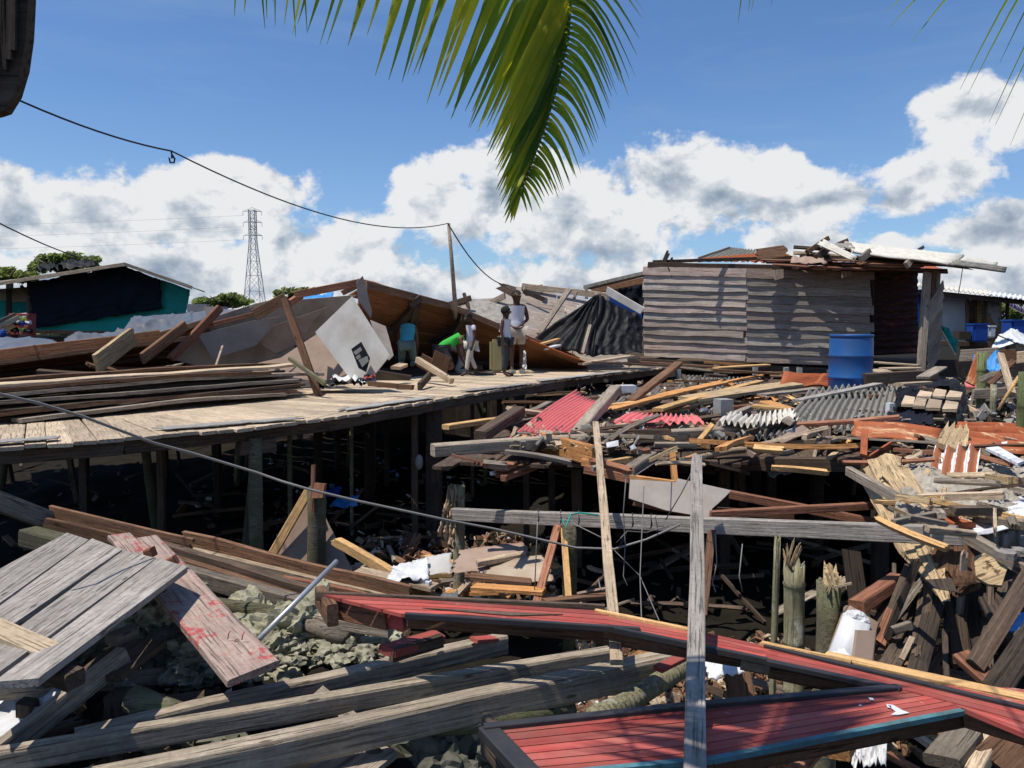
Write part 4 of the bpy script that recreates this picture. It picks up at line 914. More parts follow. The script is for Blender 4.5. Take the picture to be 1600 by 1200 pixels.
corrug('roof_sheet', [P(1482, 413, 14.6), P(1571, 425, 14.3), P(1573, 418, 14.4), P(1496, 406, 14.8)], 3, M['fibre'], .03, 'v', thick=.015, parent=rf)
corrug('roof_sheet', [P(1500, 408, 15.0), P(1557, 416, 14.8), P(1559, 411, 15), P(1508, 401, 15.2)], 2, M['fibre_l'], .03, 'v', thick=.015, parent=rf)
cloth('torn_felt', [P(1305, 388, 16.0), P(1336, 390, 15.9), P(1330, 381, 16.4), P(1305, 382, 16.4)], 10, 6, M['fibre'], .08, 6, 3, parent=rf)
cloth('torn_felt', [P(1235, 412, 15.6), P(1292, 412, 15.4), P(1286, 402, 15.8), P(1238, 401, 15.8)], 12, 6, M['plyb'], .06, 6, 5, parent=rf)
corrug('roof_sheet', [P(1170, 409, 16.8), P(1480, 423, 15.6), P(1450, 413, 20.5), P(1180, 405, 20.5)], 22, M['rustd'], .02, 'u', parent=rf)
tube('hanging_wire', [P(1504, 420, 14.6), P(1501, 440, 14.6), P(1497, 462, 14.6)], .008, M['wire'], rf)
for k, (x, y0, y1) in enumerate([(1228, 574, 592), (1249, 574, 592), (1297, 578, 596), (1180, 572, 586), (1120, 570, 582), (1060, 566, 578)]):
    thing(plank('post', P(x, y1 + 30, 16.2), P(x, y0, 16.2), .10, .10, M['cellblock'], wdir=V((1, 0, 0))), 'pale stub ' + ['left of the blue barrel by two gaps', 'next left of the blue barrel', 'hidden mostly by the blue barrel', 'under the middle of the shack wall', 'under the left half of the shack wall', 'near the left corner of the shack'][k] + ', carrying the shack', 'post', 'posts under the shack')

# ================================================================ HOUSE ON POSTS AT THE RIGHT
rh = thing(empty('house', P(1520, 540, 24)), 'lean-to house on posts with a white wall and a hanging grey sheet at the right', 'house')
corrug('roof_sheet', [P(1428, 446, 21.5), P(1549, 461, 21), P(1545, 454, 23), P(1428, 441, 24)], 16, M['fibre_l'], .03, 'u', parent=rh, thick=.02)
corrug('roof_sheet', [P(1547, 461, 21), P(1640, 472, 20.5), P(1640, 466, 23), P(1545, 456, 23)], 12, M['zinc'], .03, 'u', parent=rh, thick=.02)
plank('roof_beam', P(1435, 456, 21.6), P(1640, 476, 21), .14, .06, M['darkb'], wdir=V((0, 0, 1)), parent=rh)
poly('white_wall', [P(1472, 458, 22.2), P(1516, 462, 22.1), P(1516, 472, 22.1), P(1508, 472, 22.1), P(1508, 541, 22.1), P(1472, 541, 22.2)], .03, M['white'], rh)
poly('back_wall', [P(1428, 452, 22.6), P(1474, 456, 22.6), P(1474, 520, 22.6), P(1428, 520, 22.6)], .03, M['bluec'], rh)
for i in range(7): plank('wall_board', P(1508, 474 + i * 9.5, 22.3), P(1536, 474 + i * 9.5, 22.3), .165, .02, M['darkb'] if i % 2 else M['brown'], wdir=V((0, 0, 1)), parent=rh)
for i in range(8): plank('wall_board', P(1524, 466 + i * 5.2, 22.15), P(1534, 466 + i * 5.2, 22.15), .085, .02, M['yellow'], wdir=V((0, 0, 1)), parent=rh)
poly('inner_dark', [P(1500, 460, 23.5), P(1565, 464, 23.5), P(1565, 545, 23.5), P(1500, 545, 23.5)], .03, M['dark'], rh)
cloth('grey_sheet', [P(1556, 510, 21.8), P(1562, 502, 21.8), P(1561, 465, 21.9), P(1527, 463, 21.9)], 14, 20, M['cellblock'], .12, 3, 5, parent=rh)
for x in (1511, 1524, 1540, 1574): plank('post', P(x, 575, 21.8), P(x, 464, 21.8), .07, .07, M['darkb'], wdir=V((1, 0, 0)), parent=rh)
plank('brace', P(1557, 506, 21.9), P(1575, 488, 21.7), .05, .05, M['dark'], wdir=V((1, 0, 0)), parent=rh)
plank('floor_beam', P(1466, 536, 21.5), P(1545, 538, 21.3), .14, .3, M['darkb'], wdir=V((0, 0, 1)), parent=rh)
for k, (x0, x1, y0, y1, d, lab) in enumerate([(1514, 1539, 507, 534, 21, 'dark blue plastic tub under the hanging grey sheet'), (1571, 1603, 501, 526, 19, 'large blue plastic water tank at the right edge'), (1542, 1554, 510, 528, 21.2, 'pale bin standing right of the dark blue tub')]):
    c = P((x0 + x1) / 2, (y0 + y1) / 2, d); w = (x1 - x0) / FPX * d; hh = (y1 - y0) / FPX * d
    e = thing(empty('tub', c - V((0, 0, hh / 2))), lab, 'tub')
    box('body', c, (w, w * .8, hh), M['bluec'] if k < 2 else M['white'], .1, e, bev=.04); box('rim', c + V((0, 0, hh / 2)), (w * 1.06, w * .86, .05), M['bluec'] if k < 2 else M['white'], .1, e, bev=.01)
thing(box('crate', P(1503, 524, 21), (.32, .3, .22), M['dark']), 'small black crate left of the dark blue tub', 'crate')
thing(cloth('tarpaulin', [P(1549, 545, 15), P(1615, 545, 14.8), P(1598, 521, 16), P(1561, 522, 16)], 22, 16, M['white'], .06, 2, 4, lambda u, v: .1 * math.sin(u * 3.1) ** 2), 'white plastic sheet stretched like a low tent at the right edge', 'tarpaulin')
thing(tube('rope', [P(1560, 524, 14.9), P(1600, 542, 14.4)], .012, M['wire']), 'black rope crossing the white plastic tent', 'rope')
g = thing(cloth('green_cloth', [P(1468, 507, 17.2), P(1491, 553, 16.8), P(1496, 535, 17), P(1480, 516, 17.2)], 20, 18, M['greennet'], .08, 3, 6), 'bright green cloth billowing from a thin pole right of the shack', 'cloth')
thing(plank('stick', P(1467, 510, 16.9), P(1493, 556, 16.6), .035, .03, M['pale'], wdir=V((1, 0, 0))), 'thin pale pole holding the green cloth', 'stick')
thing(cloth('green_cloth', [P(1430, 536, 18.5), P(1440, 536, 18.5), P(1439, 504, 18.5), P(1429, 505, 18.5)], 6, 12, M['greennet'], .1, 4, 2), 'dull green cloth hanging in the gap beside the shack post', 'cloth')
fs_ = thing(empty('bunting', P(1574, 477, 30)), 'string of lilac flags before the trees at the right edge', 'bunting')
for k in range(14):
    p = P(1575 + k * 2.2, 479 + k * 1.1 + R.uniform(-1, 1), 30)
    patch('flag', [p, p + V((.09, 0, .02)), p + V((.10, 0, .2)), p + V((.0, 0, .2))], 1, 1, MATS.get('lilac') or plain('lilac', (.45, .38, .60)), parent=fs_)
tube('string', sag(P(1574, 477, 30), P(1640, 500, 28), .1), .01, M['wireg'], fs_)

# ================================================================ BLUE BARREL
def barrel():
    c = P(1330.5, 523, 10.7); r = .285; H = .88; zb = c.z - H
    e = thing(empty('barrel', (c.x, c.y, zb)), 'blue plastic barrel standing in the debris before the shack', 'barrel')
    prof = [(0, .93), (.02, .97), (.10, 1.0), (.27, 1.0), (.285, 1.035), (.30, 1.035), (.315, 1.0), (.57, 1.0), (.585, 1.035), (.60, 1.035), (.615, 1.0), (.80, 1.0), (.835, .97), (.85, .955)]
    seg = 40; vs = []; fs = []
    for h, s in prof:
        for k in range(seg): a = 2 * math.pi * k / seg; vs.append((math.cos(a) * r * s, math.sin(a) * r * s, h))
    for i in range(len(prof) - 1):
        for k in range(seg): fs.append((i * seg + k, i * seg + (k + 1) % seg, (i + 1) * seg + (k + 1) % seg, (i + 1) * seg + k))
    fs.append(tuple(range(seg))[::-1]); b = link('body', vs, fs, M['blue'], Matrix.Translation((c.x, c.y, zb)), e, True)
    vs = []; fs = []
    pr = [(.845, .95), (.845, 1.0), (.88, 1.01), (.885, .99), (.885, .94), (.86, .92), (.86, .0001)]
    for h, s in pr:
        for k in range(seg): a = 2 * math.pi * k / seg; vs.append((math.cos(a) * r * s, math.sin(a) * r * s, h))
    for i in range(len(pr) - 1):
        for k in range(seg): fs.append((i * seg + k, i * seg + (k + 1) % seg, (i + 1) * seg + (k + 1) % seg, (i + 1) * seg + k))
    link('lid', vs, fs, M['blue'], Matrix.Translation((c.x, c.y, zb)), e, True)
barrel()
c = P(776, 585, 14.0); jr = thing(empty('jerrycan', (c.x, c.y, 2.1)), 'tall cloudy yellow container standing between the boy in pale clothes and the small boy', 'container')
box('body', (c.x, c.y, 2.1 + .31), (.24, .22, .60), M['jug'], .2, jr, bev=.05); box('cap', (c.x + .05, c.y, 2.1 + .645), (.07, .07, .05), M['jug'], .2, jr, bev=.01)
# ================================================================ PEOPLE
def skinmesh(name, J, E, rad, m, mtx, parent, root, sub=2):
    ids = {k: i for i, k in enumerate(J)}
    me = bpy.data.meshes.new(name); me.from_pydata([J[k] for k in J], [(ids[a], ids[b]) for a, b in E], []); me.materials.append(m)
    o = bpy.data.objects.new(name, me); COL.objects.link(o); o.matrix_basis = mtx
    md = o.modifiers.new('skin', 'SKIN'); md.use_smooth_shade = True; md.branch_smoothing = .6
    sv = me.skin_vertices[0].data
    for k, i in ids.items():
        r = rad[k]; sv[i].radius = r if isinstance(r, tuple) else (r, r); sv[i].use_root = (k == root)
    s = o.modifiers.new('sub', 'SUBSURF'); s.levels = sub; s.render_levels = sub
    setp(o, parent); return o
def person(loc, H, yaw, label, pose=None, cloth_=None, skin='skin', legs_bent=None, tilt=None, hairm='hair', hairs=1.0):
    """standing figure facing local -Y; pose overrides joints (unit = standing height)"""
    J = dict(pelvis=(0, 0, .52), waist=(0, 0, .60), chest=(0, -.005, .70), upper=(0, 0, .785), neck=(0, .0, .826), skull0=(0, -.008, .870), head=(0, -.012, .918), crown=(0, .002, .955),
             hl=(.05, 0, .50), kl=(.055, -.01, .285), al=(.055, .012, .06), fl=(.06, -.05, .022), tl=(.065, -.10, .015),
             hr=(-.05, 0, .50), kr=(-.055, -.01, .285), ar=(-.055, .012, .06), fr=(-.06, -.05, .022), tr=(-.065, -.10, .015),
             sl=(.095, .005, .795), el=(.125, .02, .63), wl=(.13, -.02, .485), pl=(.13, -.035, .45),
             sr=(-.095, .005, .795), er=(-.125, .02, .63), wr=(-.13, -.02, .485), pr=(-.13, -.035, .45))
    if pose: J.update(pose)
    for s in 'lr':   # five fingers from the palm
        p = V(J['p' + s]); w = V(J['w' + s]); d = (p - w).normalized(); side = V((0, 1, 0)) - d * d.y; side.normalize(); inn = d.cross(side)
        for k, (o_, l_) in enumerate([(-.016, .040), (-.006, .046), (.005, .044), (.015, .036)]):
            J['f%s%da' % (s, k)] = tuple(p + side * o_ + d * .016); J['f%s%db' % (s, k)] = tuple(p + side * o_ + d * (.016 + l_ * .9) + inn * .010)
        J['f%s4a' % s] = tuple(p - side * .024 + d * .004); J['f%s4b' % s] = tuple(p - side * .036 + d * .026)
    J = {k: tuple(V(v) * H) for k, v in J.items()}
    rad = dict(pelvis=(.084, .062), waist=(.076, .056), chest=(.090, .064), upper=(.072, .052), neck=.034, skull0=(.044, .048), head=(.068, .076), crown=(.050, .058), hl=.058, kl=.033, al=.021, fl=(.024, .016), tl=(.020, .010),
               sl=.030, el=.023, wl=.015, pl=(.020, .011))
    for k in ('h', 'k', 'a', 'f', 't', 's', 'e', 'w', 'p'): rad[k + 'r'] = rad[k + 'l']
    for s in 'lr':
        for k in range(5): rad['f%s%da' % (s, k)] = .0065; rad['f%s%db' % (s, k)] = .0045
    rad = {k: tuple(q * H for q in v) if isinstance(v, tuple) else v * H for k, v in rad.items()}
    E = [('pelvis', 'waist'), ('waist', 'chest'), ('chest', 'upper'), ('upper', 'neck'), ('neck', 'skull0'), ('skull0', 'head'), ('head', 'crown')]
    for s in 'lr':
        E += [('pelvis', 'h' + s), ('h' + s, 'k' + s), ('k' + s, 'a' + s), ('a' + s, 'f' + s), ('f' + s, 't' + s), ('upper', 's' + s), ('s' + s, 'e' + s), ('e' + s, 'w' + s), ('w' + s, 'p' + s)]
        for k in range(5): E += [('p' + s, 'f%s%da' % (s, k)), ('f%s%da' % (s, k), 'f%s%db' % (s, k))]
    e = thing(empty('person', loc), label, 'person'); mt = Matrix.Translation(loc) @ Matrix.Rotation(yaw, 4, 'Z')
    skinmesh('body', J, E, rad, M[skin], mt, e, 'pelvis')
    def part(name, keys, edges, scale, m, root, over=None, lerps=None):
        JJ = {k: J[k] for k in keys}; rr = {k: (tuple(q * scale for q in rad[k]) if isinstance(rad[k], tuple) else rad[k] * scale) for k in keys}
        for nk, (a, b, f, r) in (lerps or {}).items(): JJ[nk] = tuple(V(J[a]).lerp(V(J[b]), f)); rr[nk] = r * H
        if over:
            for k, v in over.items(): rr[k] = tuple(q * H for q in v) if isinstance(v, tuple) else v * H
        return skinmesh(name, JJ, edges, rr, M[m], mt, e, root)
    c = cloth_
    ov = c.get('loose', 1.0)
    tk = ['pelvis', 'waist', 'chest', 'upper', 'sl', 'sr']; te = [('pelvis', 'waist'), ('waist', 'chest'), ('chest', 'upper'), ('upper', 'sl'), ('upper', 'sr')]
    lr = {}
    if c.get('sleeve'):
        lr = {'ml': ('sl', 'el', c['sleeve'], .036), 'mr': ('sr', 'er', c['sleeve'], .036)}; te += [('sl', 'ml'), ('sr', 'mr')]
    lr['hem'] = ('pelvis', 'waist', c.get('hemf', -.35), .07)
    te.append(('hem', 'pelvis')); lr['collar'] = ('upper', 'neck', .5, .046); te.append(('upper', 'collar'))
    part('shirt', tk, te, 1.17 * ov, c['top'], 'chest', {'hem': (.086 * ov, .066 * ov), **({'sl': .026, 'sr': .026} if not c.get('sleeve') else {'sl': .040, 'sr': .040})}, lr)
    f = c.get('legs', 1.0)
    if f > .99: lk = ['pelvis', 'hl', 'hr', 'kl', 'kr']; lp = {'bl': ('kl', 'al', .86, .034), 'br': ('kr', 'ar', .86, .034)}; le = [('pelvis', 'hl'), ('pelvis', 'hr'), ('hl', 'kl'), ('hr', 'kr'), ('kl', 'bl'), ('kr', 'br')]
    else: lk = ['pelvis', 'hl', 'hr']; lp = {'bl': ('hl', 'kl', f, .052), 'br': ('hr', 'kr', f, .052)}; le = [('pelvis', 'hl'), ('pelvis', 'hr'), ('hl', 'bl'), ('hr', 'br')]
    part('trousers', lk, le, 1.14 * c.get('wide', 1.0), c['bot'], 'pelvis', None, lp)
    # head: hair cap, ears, nose, eyes, mouth
    hd = V(J['head']); up = (V(J['crown']) - V(J['neck'])).normalized()
    fw = V(c.get('face', (0, -1, 0))); fw = (fw - up * fw.dot(up)).normalized(); rt = fw.cross(up)
    Rm = Matrix((rt, -fw, up)).transposed().to_4x4(); Rm.translation = hd
    def blob(name, p, s, m):
        bm = bmesh.new(); bmesh.ops.create_icosphere(bm, subdivisions=3, radius=1)
        for v in bm.verts: v.co = V((v.co.x * s[0] * H + p[0] * H, v.co.y * s[1] * H + p[1] * H, v.co.z * s[2] * H + p[2] * H)) * 1.0
        if name == 'hair':
            for v in bm.verts:
                n = mnoise.noise(v.co * 60 / H) * .003 * H
                v.co *= 1 + n
        me = bpy.data.meshes.new(name); bm.to_mesh(me); bm.free(); me.materials.append(M[m]); me.polygons.foreach_set('use_smooth', [True] * len(me.polygons))
        o = bpy.data.objects.new(name, me); COL.objects.link(o); o.matrix_basis = mt @ Rm; setp(o, e)
    blob('hair', (0, .012, .010), (.060 * hairs, .064 * hairs, .060 * hairs), hairm)
    for s in (-1, 1):
        blob('ear', (s * .054, .006, -.004), (.007, .012, .019), skin); blob('eye', (s * .021, -.0555, .004), (.0075, .005, .005), 'white'); blob('pupil', (s * .021, -.0600, .004), (.0035, .002, .0035), 'hair')
    blob('nose', (0, -.062, -.012), (.010, .012, .013), skin); blob('mouth', (0, -.0560, -.031), (.017, .006, .006), 'skin2')
    if c.get('shoes'):
        for s in 'lr':
            a = V(J['a' + s]); t = V(J['t' + s]); q = (a + t) / 2; o = box('shoe', mt @ V((q.x, q.y, .02 * H)), (.062 * H, .17 * H, .045 * H), M[c['shoes']], yaw + math.atan2(-(t - a).x, -(t - a).y) * -1 * -1, e, bev=.012 * H)
    return e
# tallest boy, looking towards the camera, arms folded low
b1 = PZ(807, 583, 2.1)
person(b1, 1.52, .15, 'tallest boy in a white vest and sand shorts standing on the boardwalk looking towards us',
       dict(el=(.140, .03, .64), wl=(.05, -.085, .575), pl=(.01, -.10, .555), er=(-.140, .03, .64), wr=(-.07, -.08, .55), pr=(-.02, -.105, .54)),
       dict(top='clw', bot='cls', legs=.82, wide=1.22, loose=1.05, face=(.35, -1, 0), shoes='cellblock'))
b2 = PZ(790, 588, 2.1)
person(b2, 1.20, -1.9 + 3.14, 'small boy in a white vest and charcoal trousers standing with his back half turned',
       dict(al=(.055, .04, .06)), dict(top='clw', bot='cld', loose=1.12, face=(.2, -1, 0), hair=1), hairs=1.08)
b3 = PZ(736, 587, 2.1)
person(b3, 1.08, -1.15, 'boy in a pale short sleeved shirt and light trousers walking on the boardwalk',
       dict(kl=(.055, -.07, .29), al=(.055, -.10, .06), fl=(.06, -.16, .022), tl=(.06, -.20, .015), kr=(-.05, .02, .28), ar=(-.05, .12, .07), fr=(-.05, .07, .022), tr=(-.05, .02, .015), neck=(0, -.005, .845), skull0=(0, -.03, .88), head=(0, -.045, .92), crown=(0, -.04, .955)),
       dict(top='clw', bot='clt', sleeve=.5, loose=1.1, face=(0, -1, -.25)))
# kneeling child in cyan, seen from behind
kz = 2.28
def kneel(loc, H, yaw, lab, cl, up=0):
    D = dict(pelvis=(0, 0, .27), waist=(0, -.06, .33), chest=(0, -.15, .37), upper=(0, -.22, .40), neck=(0, -.27, .405), skull0=(0, -.30, .41), head=(0, -.34, .415), crown=(0, -.375, .415),
        hl=(.055, 0, .26), kl=(.075, -.13, .045), al=(.065, .09, .03), fl=(.065, .14, .03), tl=(.066, .16, .01), hr=(-.055, 0, .26), kr=(-.075, -.13, .045), ar=(-.065, .09, .03), fr=(-.065, .14, .03), tr=(-.066, .16, .01),
        sl=(.09, -.22, .40), el=(.11, -.24, .24), wl=(.09, -.30, .10), pl=(.085, -.33, .07), sr=(-.09, -.22, .40), er=(-.11, -.24, .24), wr=(-.09, -.30, .10), pr=(-.085, -.33, .07))
    if up:
        for k, dz in dict(waist=.03, chest=.08, upper=.13, neck=.17, skull0=.20, head=.235, crown=.26, sl=.13, sr=.13, el=.06, er=.06).items(): D[k] = (D[k][0], D[k][1] * .8, D[k][2] + dz * .55)
    person(loc, H, yaw, lab, D, cl, skin='skin2')
k1 = P(636, 573, 13.2)
kneel(k1, 1.42, math.pi + .05, 'kneeling child in a cyan top bending under the fallen roof with its back to us', dict(top='clc', bot='clb', legs=1.0, face=(0, -.6, -1), loose=1.0, hemf=-.2), up=1)
k2 = P(690, 580, 13.3)
kneel(k2, 1.42, math.pi - 1.25, 'crouching child in a bright green shirt reaching under the fallen roof', dict(top='clg', bot='cld', legs=.8, sleeve=.4, face=(0, -.3, -1), loose=1.0, hemf=-.1))
k3 = P(728, 584, 14.2)
kneel(k3, 1.3, math.pi + 1.5, 'child in pale trousers crouching in the shade behind the walking boy', dict(top='cls', bot='clt', legs=1.0, face=(0, -.3, -1), loose=1.1))
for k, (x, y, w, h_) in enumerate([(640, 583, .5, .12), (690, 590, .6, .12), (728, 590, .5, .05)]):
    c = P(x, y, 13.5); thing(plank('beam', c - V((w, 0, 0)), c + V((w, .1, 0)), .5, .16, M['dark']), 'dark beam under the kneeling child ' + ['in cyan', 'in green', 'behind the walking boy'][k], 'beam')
thing(cloth('plastic_bag', [P(812, 579, 14.3), P(823, 579, 14.3), P(822, 548, 14.4), P(813, 548, 14.4)], 8, 14, M['white'], .12, 4, 2), 'white plastic bag hanging behind the legs of the tallest boy', 'bag')
thing(cloth('shirt', [P(742, 548, 13.2), P(750, 550, 13.2), P(746, 532, 13.2), P(739, 531, 13.2)], 8, 8, M['clw'], .05, 5, 8), 'white cloth held behind the boy in pale clothes', 'cloth')
# ================================================================ LOOSE WRECKAGE: wording
LAND = [('the blue barrel', 1330, 560), ('the tall weathered plank', 1085, 760), ('the thin leaning plank', 945, 800), ('the left pink sheet', 870, 650), ('the right pink sheet', 1040, 655), ('the grey plywood board', 1060, 775),
        ('the splintered log', 1420, 820), ('the zinc sheet', 1570, 800), ('the white and rust sheet', 1490, 725), ('the bamboo stump', 1238, 930), ('the mossy broken stump', 1290, 960), ('the white wrapped post', 1335, 1000),
        ('the rag post', 718, 850), ('the triangular board', 480, 830), ('the grey plank platform', 130, 930), ('the red stained board', 330, 960), ('the metal pipe', 465, 940), ('the lower red panel', 1150, 1130), ('the left end of the red panel', 600, 950),
        ('the ringed log', 1000, 1080), ('the shack wall', 1150, 560), ('the tile covered board', 1450, 630), ('the bright rust sheet', 1550, 690), ('the long grey beam', 1000, 685), ('the big fibre cement sheet', 1320, 630), ('the shack post', 1440, 580), ('the boardwalk end', 1010, 580), ('the lichen rubble', 480, 1000)]
COLN = {'beamw': 'bleached', 'grey': 'grey', 'grey2': 'silver grey', 'brown': 'brown', 'redbrown': 'reddish', 'dark': 'blackish', 'darkb': 'dark brown', 'yellow': 'yellow', 'orange': 'orange', 'pale': 'pale', 'rot': 'splintered', 'moss': 'mossy', 'bamboo': 'ringed', 'greenbamboo': 'green', 'plyb': 'brown plywood', 'plyg': 'grey plywood',
        'whiteboard': 'dirty white', 'white': 'white', 'fibre': 'grey cement', 'fibre_l': 'pale cement', 'cream': 'cream', 'blacktarp': 'black plastic', 'blacknet': 'black', 'silver': 'silver', 'red': 'red', 'pink': 'pink', 'rust': 'rusty', 'rustd': 'dark rust', 'rustw': 'white rusty', 'bluec': 'blue', 'bluetarp': 'bright blue', 'rock': 'lichen grey', 'rockd': 'dark', 'cellblock': 'concrete grey', 'zinc': 'zinc', 'steel': 'steel', 'stain': 'red stained', 'shackw': 'grey', 'felt': 'felt', 'cld': 'charcoal'}
TAKEN = set()
def auto(o, key, kind, a, b, group=None):
    (x0, y0), (x1, y1) = to_px(a), to_px(b); mx, my = (x0 + x1) / 2, (y0 + y1) / 2
    if x0 > x1: x0, y0, x1, y1 = x1, y1, x0, y0
    L = math.hypot(x1 - x0, y1 - y0); ang = math.degrees(math.atan2(y0 - y1, max(x1 - x0, .01)))
    ori = 'lying level' if abs(ang) < 7 else ('standing upright' if abs(ang) > 68 else ('rising to the right' if ang > 0 else 'falling to the right'))
    size = 'long' if L > 170 else ('short' if L < 60 else '')
    ds = sorted(LAND, key=lambda q: abs(q[1] - mx) + abs(q[2] - my) * 1.5)
    cand = []
    for (n, lx, ly) in ds[:3]:
        dx, dy = mx - lx, my - ly
        rel = ('right of' if dx > 0 else 'left of') if abs(dx) > abs(dy) else ('below' if dy > 0 else 'above')
        near = 'just ' if math.hypot(dx, dy) < 45 else ''
        cand.append('%s %s %s %s, %s%s %s' % (size, COLN.get(key, key), kind, ori, near, rel, n))
    n0, n1 = ds[0][0], ds[1][0]
    cand += ['%s %s %s %s between %s and %s' % (size, COLN.get(key, key), kind, ori, n0, n1), '%s %s %s %s near both %s and %s' % (size, COLN.get(key, key), kind, ori, n1, ds[2][0])]
    for c in cand:
        c = ' '.join(c.split())
        if len(c.replace(',', '').split()) > 16: c = c.split(' ', 1)[1]
        if len(c.split()) > 16: c = ' '.join(c.replace('the ', '').split()[:16])
        if c not in TAKEN: break
    TAKEN.add(c); thing(o, c, kind, group or kind + 's among the wreckage'); return o
def lp(a, b, w, t, key, name='plank', label=None, wd='h', jag=(0, 0), bend=0, roll=0, group=None, rnd=None, taper=1, cham=.12, wob=.006):
    A = P(*a) if len(a) == 3 else a; B = P(*b) if len(b) == 3 else b
    wdir = {'h': None, 'v': V((0, 0, 1)), 'x': V((1, 0, 0))}.get(wd, wd) if not isinstance(wd, V) else wd
    o = plank(name, A, B, w, t, M[key], wdir=wdir, jag=jag, bend=bend, roll=roll, rnd=rnd, taper=taper, cham=cham, wob=wob)
    if label: thing(o, label, name.replace('_', ' '), group); TAKEN.add(label)
    else: auto(o, key, name.replace('_', ' '), A, B, group)
    return o

# ---------------------------------------------------------------- the collapsed floor right of the boardwalk
FZ = 1.9
ff = struct(empty('collapsed_floor', (3, 9, FZ)))
na, nb = PZ(700, 712, FZ - .12), PZ(1620, 700, FZ - .12)
R = random.Random(55)
fl = [PZ(x, y, FZ - .12) for x, y in ((690, 730), (1340, 722), (1960, 760))]; bl = [PZ(x, y, FZ - .12) for x, y in ((905, 604), (1160, 580), (1900, 600))]
for i in range(44):
    f = i / 44; q = f * 2; a = fl[0].lerp(fl[1], q) if q < 1 else fl[1].lerp(fl[2], q - 1); b = bl[0].lerp(bl[1], q) if q < 1 else bl[1].lerp(bl[2], q - 1)
    f2 = (i + 1) / 44 * 2; a2 = fl[0].lerp(fl[1], f2) if f2 < 1 else fl[1].lerp(fl[2], f2 - 1); b2 = bl[0].lerp(bl[1], f2) if f2 < 1 else bl[1].lerp(bl[2], f2 - 1)
    w0 = (a2 - a).length; w1 = (b2 - b).length
    plank('floor_board', a + V((0, R.uniform(-.1, .25), 0)), b, w0 * 1.02, .03, M['darkb'], wdir=(a2 - a), parent=ff, taper=w1 / w0, rnd=R)
def at(x, y, z=0): return PZ(x, y, FZ + z)
sheet_n = [0]
def sh_(c, z, waves, key, across, label, amp=.025, edge=.014, name='corrugated_sheet', thick=.008, n2=10, warp=.05, hole=None):
    pts = [at(x, y, z if not isinstance(z, (list, tuple)) else z[i]) for i, (x, y) in enumerate(c)]
    o = corrug(name, pts, waves, M[key], amp, across, thick, None, edge, n2, warp, hole); thing(o, label, 'metal sheet' if 'rust' in key or key in ('zinc', 'pink') else 'roof sheet', 'corrugated sheets in the debris'); return o
sh_([(776, 694), (868, 692), (950, 640), (900, 611)], (.05, .05, .16, .2), 12, 'pink', 'u', 'faded pink corrugated sheet sloping up towards the boardwalk edge', .016)
sh_([(935, 672), (1102, 664), (1086, 648), (990, 648)], (.05, .12, .2, .1), 13, 'pink', 'u', 'pink corrugated sheet with a scalloped front edge in the middle of the debris', .02)
sh_([(785, 697), (860, 699), (905, 676), (850, 672)], (0, 0, .02, .02), 12, 'rustd', 'u', 'dark red broken corrugated strip under the left pink sheet', .016)
sh_([(1225, 668), (1388, 676), (1404, 597), (1262, 611)], (.06, .06, .25, .25), 15, 'fibre', 'u', 'large grey fibre cement roof sheet below the blue barrel', .035, .02, n2=16)
sh_([(1105, 684), (1240, 680), (1262, 655), (1130, 652)], (.04, .04, .12, .12), 13, 'fibre', 'u', 'grey fibre cement sheet right of the pink scalloped sheet', .03)
sh_([(1122, 662), (1180, 664), (1190, 650), (1140, 648)], (.14, .14, .18, .18), 6, 'fibre_l', 'u', 'small pale fibre cement piece between the grey sheets', .03, .06)
sh_([(1182, 662), (1248, 654), (1236, 643), (1186, 648)], (.16, .16, .2, .2), 7, 'fibre_l', 'u', 'pale creased cement sheet piece left of the large grey sheet', .03, .06)
sh_([(1236, 682), (1340, 674), (1350, 655), (1240, 660)], (.03, .03, .1, .1), 10, 'fibre', 'u', 'scalloped cement sheet end just behind the long grey beam', .035)
sh_([(1218, 603), (1296, 606), (1342, 592), (1224, 580)], (.25, .2, .25, .4), 8, 'rustd', 'v', 'dark red rusty sheet left of the foot of the blue barrel', .02)
sh_([(1270, 600), (1352, 603), (1344, 587), (1288, 585)], (.26, .2, .3, .34), 8, 'rustd', 'v', 'second rusty red sheet lapped under the foot of the blue barrel', .02)
sh_([(945, 648), (1010, 640), (1050, 615), (985, 610)], (.02, .02, .05, .05), 12, 'fibre', 'u', 'broken grey roof sheet behind the left pink sheet', .03, .08)
sh_([(1050, 612), (1200, 612), (1190, 590), (1075, 588)], (.02, .02, .05, .05), 18, 'fibre', 'u', 'grey crumbled roof sheet in front of the shack wall', .03, .08)
sh_([(1030, 650), (1120, 645), (1140, 625), (1060, 628)], (.02, .02, .05, .05), 12, 'fibre', 'u', 'dull grey roof sheet piece behind the right pink sheet', .03, .08)
